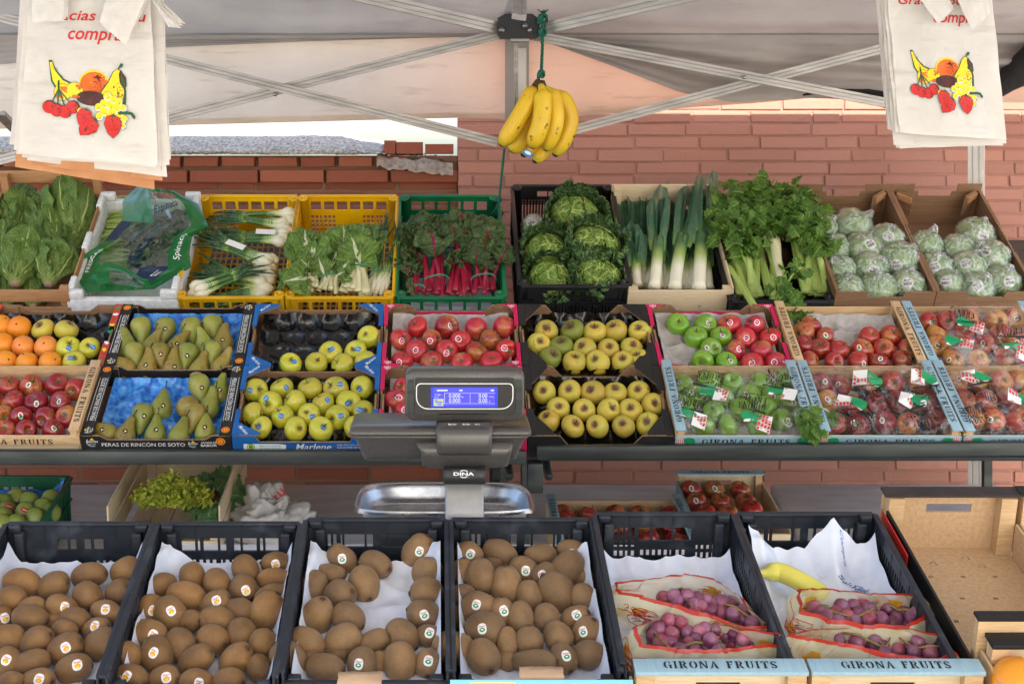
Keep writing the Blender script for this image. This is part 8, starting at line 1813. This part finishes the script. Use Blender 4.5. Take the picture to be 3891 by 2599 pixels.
mb = MB(); put_text(mb, 'Espinaca', None, .34, .08, 0, .006, .25, fn=lambda a, b: bagf(.56 + a, .20 - b - a * .25, .004) - c); put_text(mb, 'VOCA', None, .30, .13, 0, .02, .1, fn=lambda a, b: bagf(.50 - b, .62 - a, .004) - c); obj('lettering', mb, M['navy_p'], t)
mb = MB(); A0 = [(850, 910), (960, 830), (1120, 880), (1260, 980), (1330, 990)]; 
def flap(u, v): q = edge(A0, u); return tl('T1', q.x + 10 * v, q.y + (130 + 60 * math.sin(u * 5)) * v, .065 - .015 * v + .010 * noise.noise(Vector((u * 5, v * 3, 2)))) - c
mb.grid(flap, 30, 14, 0, None, True, lambda u, v: 1 if v < .32 else (2 if u > .25 and u < .8 else 1 if v > .8 else 0)); obj('torn_flap', mb, [M['greenbag'], M['greenbag'], M['bagfilm']], t)
# endives, frisee and chicory in the low crate
def elp(x, y, w_): return LP.loc(*Z('B1', x, y), w_)
def lthing(n_, lab, c, cat, g=None): return empty(n_, lab, cat, LP.M(c.x, c.y, c.z), g)
rr = random.Random(12); c = elp(1150, 400, .09); t = lthing('frisee_lettuce', 'curly yellow frisee lettuce in the low wooden crate', c, 'lettuce'); mb = MB()
for i in range(330):
    a = rr.uniform(0, 6.28); r0 = rr.random() ** .6; b = c + Vector((math.cos(a) * r0 * .09, math.sin(a) * r0 * .05, .02 + .05 * (1 - r0))) ; d = Vector((math.cos(a) * r0 + rr.gauss(0, .4), math.sin(a) * r0 * .6 + rr.gauss(0, .4), rr.uniform(.2, 1.))).normalized(); leaf(mb, b, b + d * rr.uniform(.03, .055), rr.uniform(.014, .026), Vector((rr.gauss(0, 1), rr.gauss(0, 1), .5)), ruf=.9, rfq=14, seed=rr.random() * 50, nu=4, nv=7)
vobj('leaves', mb, M['frisee'], t, c)
for (x, y, lab, sd) in ((1420, 250, 'upturned endive with a brown cut base, by the crate back', 1), (1420, 330, 'upturned endive with a brown cut base, nearer the frisee', 2)):
    c = elp(x, y, .10); t = lthing('endive_head', lab, c, 'endive', 'endives in the low crate'); rr = random.Random(sd); d = Vector((0, -.55, .9)).normalized(); ax = Vector((1, 0, 0)); ay = d.cross(ax)
    for i in range(16): a = i * .393 + rr.random() * .2; q = ax * math.cos(a) + ay * math.sin(a); mb = MB(); leaf(mb, c, c + q * rr.uniform(.075, .10) - d * rr.uniform(.03, .06), .06, d, lambda v: .25 + .75 * min(1, v * 1.6) if v < .9 else .9, .12, .25, 9, .1, i + sd, 8, 12, 0, 0, 0, .06); vobj('leaf', mb, M['escarole'], t, c)
    mb = MB(); mb.tube([c - d * .01, c + d * .012], [.02, .018], 12); vobj('cut_base', mb, M['stem'], t, c)
c = elp(1030, 320, .07); t = lthing('white_chicory', 'white stalked chicory lying behind the frisee', c, 'chicory'); rr = random.Random(3)
for i in range(8): mb = MB(); b = elp(940 + rr.uniform(-20, 30), 350 + rr.uniform(-30, 20), .06); e = elp(1220 + rr.uniform(-60, 100), 270 + i * 6, .09 + .01 * (i % 3)); mb.tube(curve(b, b.lerp(e, .5) + Vector((0, 0, .02)), e, 7), [.012] * 8, 8, 0, None, True, .5); vobj('stalk', mb, M['chardstalk'], t, c)
# ---------------------------------------------------------------- printed clear film over the wooden fruit crates
def film_sheet(col, row, label, marks, texts, seed, hgt=.016, u0=0., tear=None):
    x, W, b = mid(col, row); W -= .03; mb = MB(); base = .012 if row == 0 else 0
    def f(u, v):
        a = x + (u - .5) * W; bb = b + .004 + v * (RD - .012); e = min(1, min(v, 1 - v) / .12); n1 = noise.fractal(Vector((a * 9, bb * 13, seed)), 1, 2, 4); rg = (1 - abs(noise.noise(Vector((a * 7 + bb * 5, bb * 5 - a * 3, seed + 3))))) ** 8 + .7 * (1 - abs(noise.noise(Vector((a * 12 - bb * 7, bb * 9 + a * 8, seed + 13))))) ** 9
        bump_ = .008 * math.sin(a * 88 + bb * 30 + seed) * math.sin(bb * 95 + seed)
        return Vector((a, bb, base + hgt * e + (.010 * n1 + .012 * rg + bump_) * e))
    def mf(u, v): return 0
    mb.grid(lambda u, v: f(u0 + u * (1 - u0), v), 110, 90)
    if tear:
        keep = [i for i, fc in enumerate(mb.f) if not tear(sum(mb.u[k][0] for k in fc) / 4, sum(mb.u[k][1] for k in fc) / 4)]; mb.f = [mb.f[i] for i in keep]; mb.m = [mb.m[i] for i in keep]; mb.s = [mb.s[i] for i in keep]
    o = obj('film_sheet', mb, M['film'], None, MP.M()); tag(o, label, 'clear film', 'clear films over wooden crates'); pm = MB()
    def on(a, bb, k=0): u = (a - x) / W + .5; v = (bb - b - .004) / (RD - .012); return f(min(1, max(0, u)), min(1, max(0, v))) + Vector((0, 0, .0012 + k))
    for reg, px, py, ang, fl in marks:
        q = MP.loc(*Z(reg, px, py), base + hgt); ca, sa = math.cos(R(ang)), math.sin(R(ang)); logo(pm, None, .044, fl, lambda a, bb, k=0: on(q.x + a * ca - bb * sa, q.y + a * sa + bb * ca, k))
    for reg, px, py, ang in texts:
        q = MP.loc(*Z(reg, px, py), base + hgt); ca, sa = math.cos(R(ang)), math.sin(R(ang)); g = lambda dx, dy: (lambda a, bb: on(q.x + (a + dx) * ca - (bb + dy) * sa, q.y + (a + dx) * sa + (bb + dy) * ca, .0006))
        stencil(pm, 'GIRONA', None, .075, .022, 3, g(0, .016)); stencil(pm, 'FRUITS', None, .075, .022, 3, g(0, -.012)); put_text(pm, 'STAT.COOP.', None, .07, .007, 3, .02, 0, g(0, -.031)); poly2d(pm, [(-.040, .031), (.040, .031), (.040, .036), (-.040, .036)], 3, g(0, 0))
    obj('printed_mark', pm, [M['red_p'], M['white'], M['green_p'], M['black']], o)
film_sheet(5, 0, 'printed clear film stretched over the green apples', [('R3', 1790, 855, -22, 1), ('R3', 1600, 1060, -18, 1), ('R3', 2180, 1080, -20, 1), ('R3', 2400, 850, -24, 1)], [('R3', 1750, 735, 158), ('R3', 1590, 905, 160), ('R3', 2130, 935, 162), ('R3', 2370, 730, 158)], 1)
film_sheet(6, 0, 'printed clear film gathered in shiny folds over red apples', [('R4', 1165, 615, -15, -1), ('R4', 1600, 605, -15, -1), ('R4', 1045, 780, -25, -1), ('R4', 1515, 770, -25, -1)], [('R4', 1245, 720, 15), ('R4', 1650, 735, 15), ('R4', 1090, 895, 12), ('R4', 1590, 890, 12)], 2)
film_sheet(7, 0, 'smooth printed clear film reflecting violet sky at the shelf end', [('R4', 1975, 595, -15, -1), ('R4', 2330, 745, -20, -1)], [('R4', 2060, 710, 12), ('R4', 1975, 875, 12)], 3, .02)
film_sheet(7, 1, 'torn printed clear film over the red apples below the lettuces', [('R4', 1945, 205, -25, 1), ('R4', 1865, 330, -25, 1), ('R4', 2290, 385, -20, 1)], [('R4', 2235, 250, 165), ('R4', 1880, 130, 165)], 4, .022, .0, lambda u, v: u < .20 + .12 * noise.noise(Vector((v * 4, 2, 2))) + .12 * (v - .5))
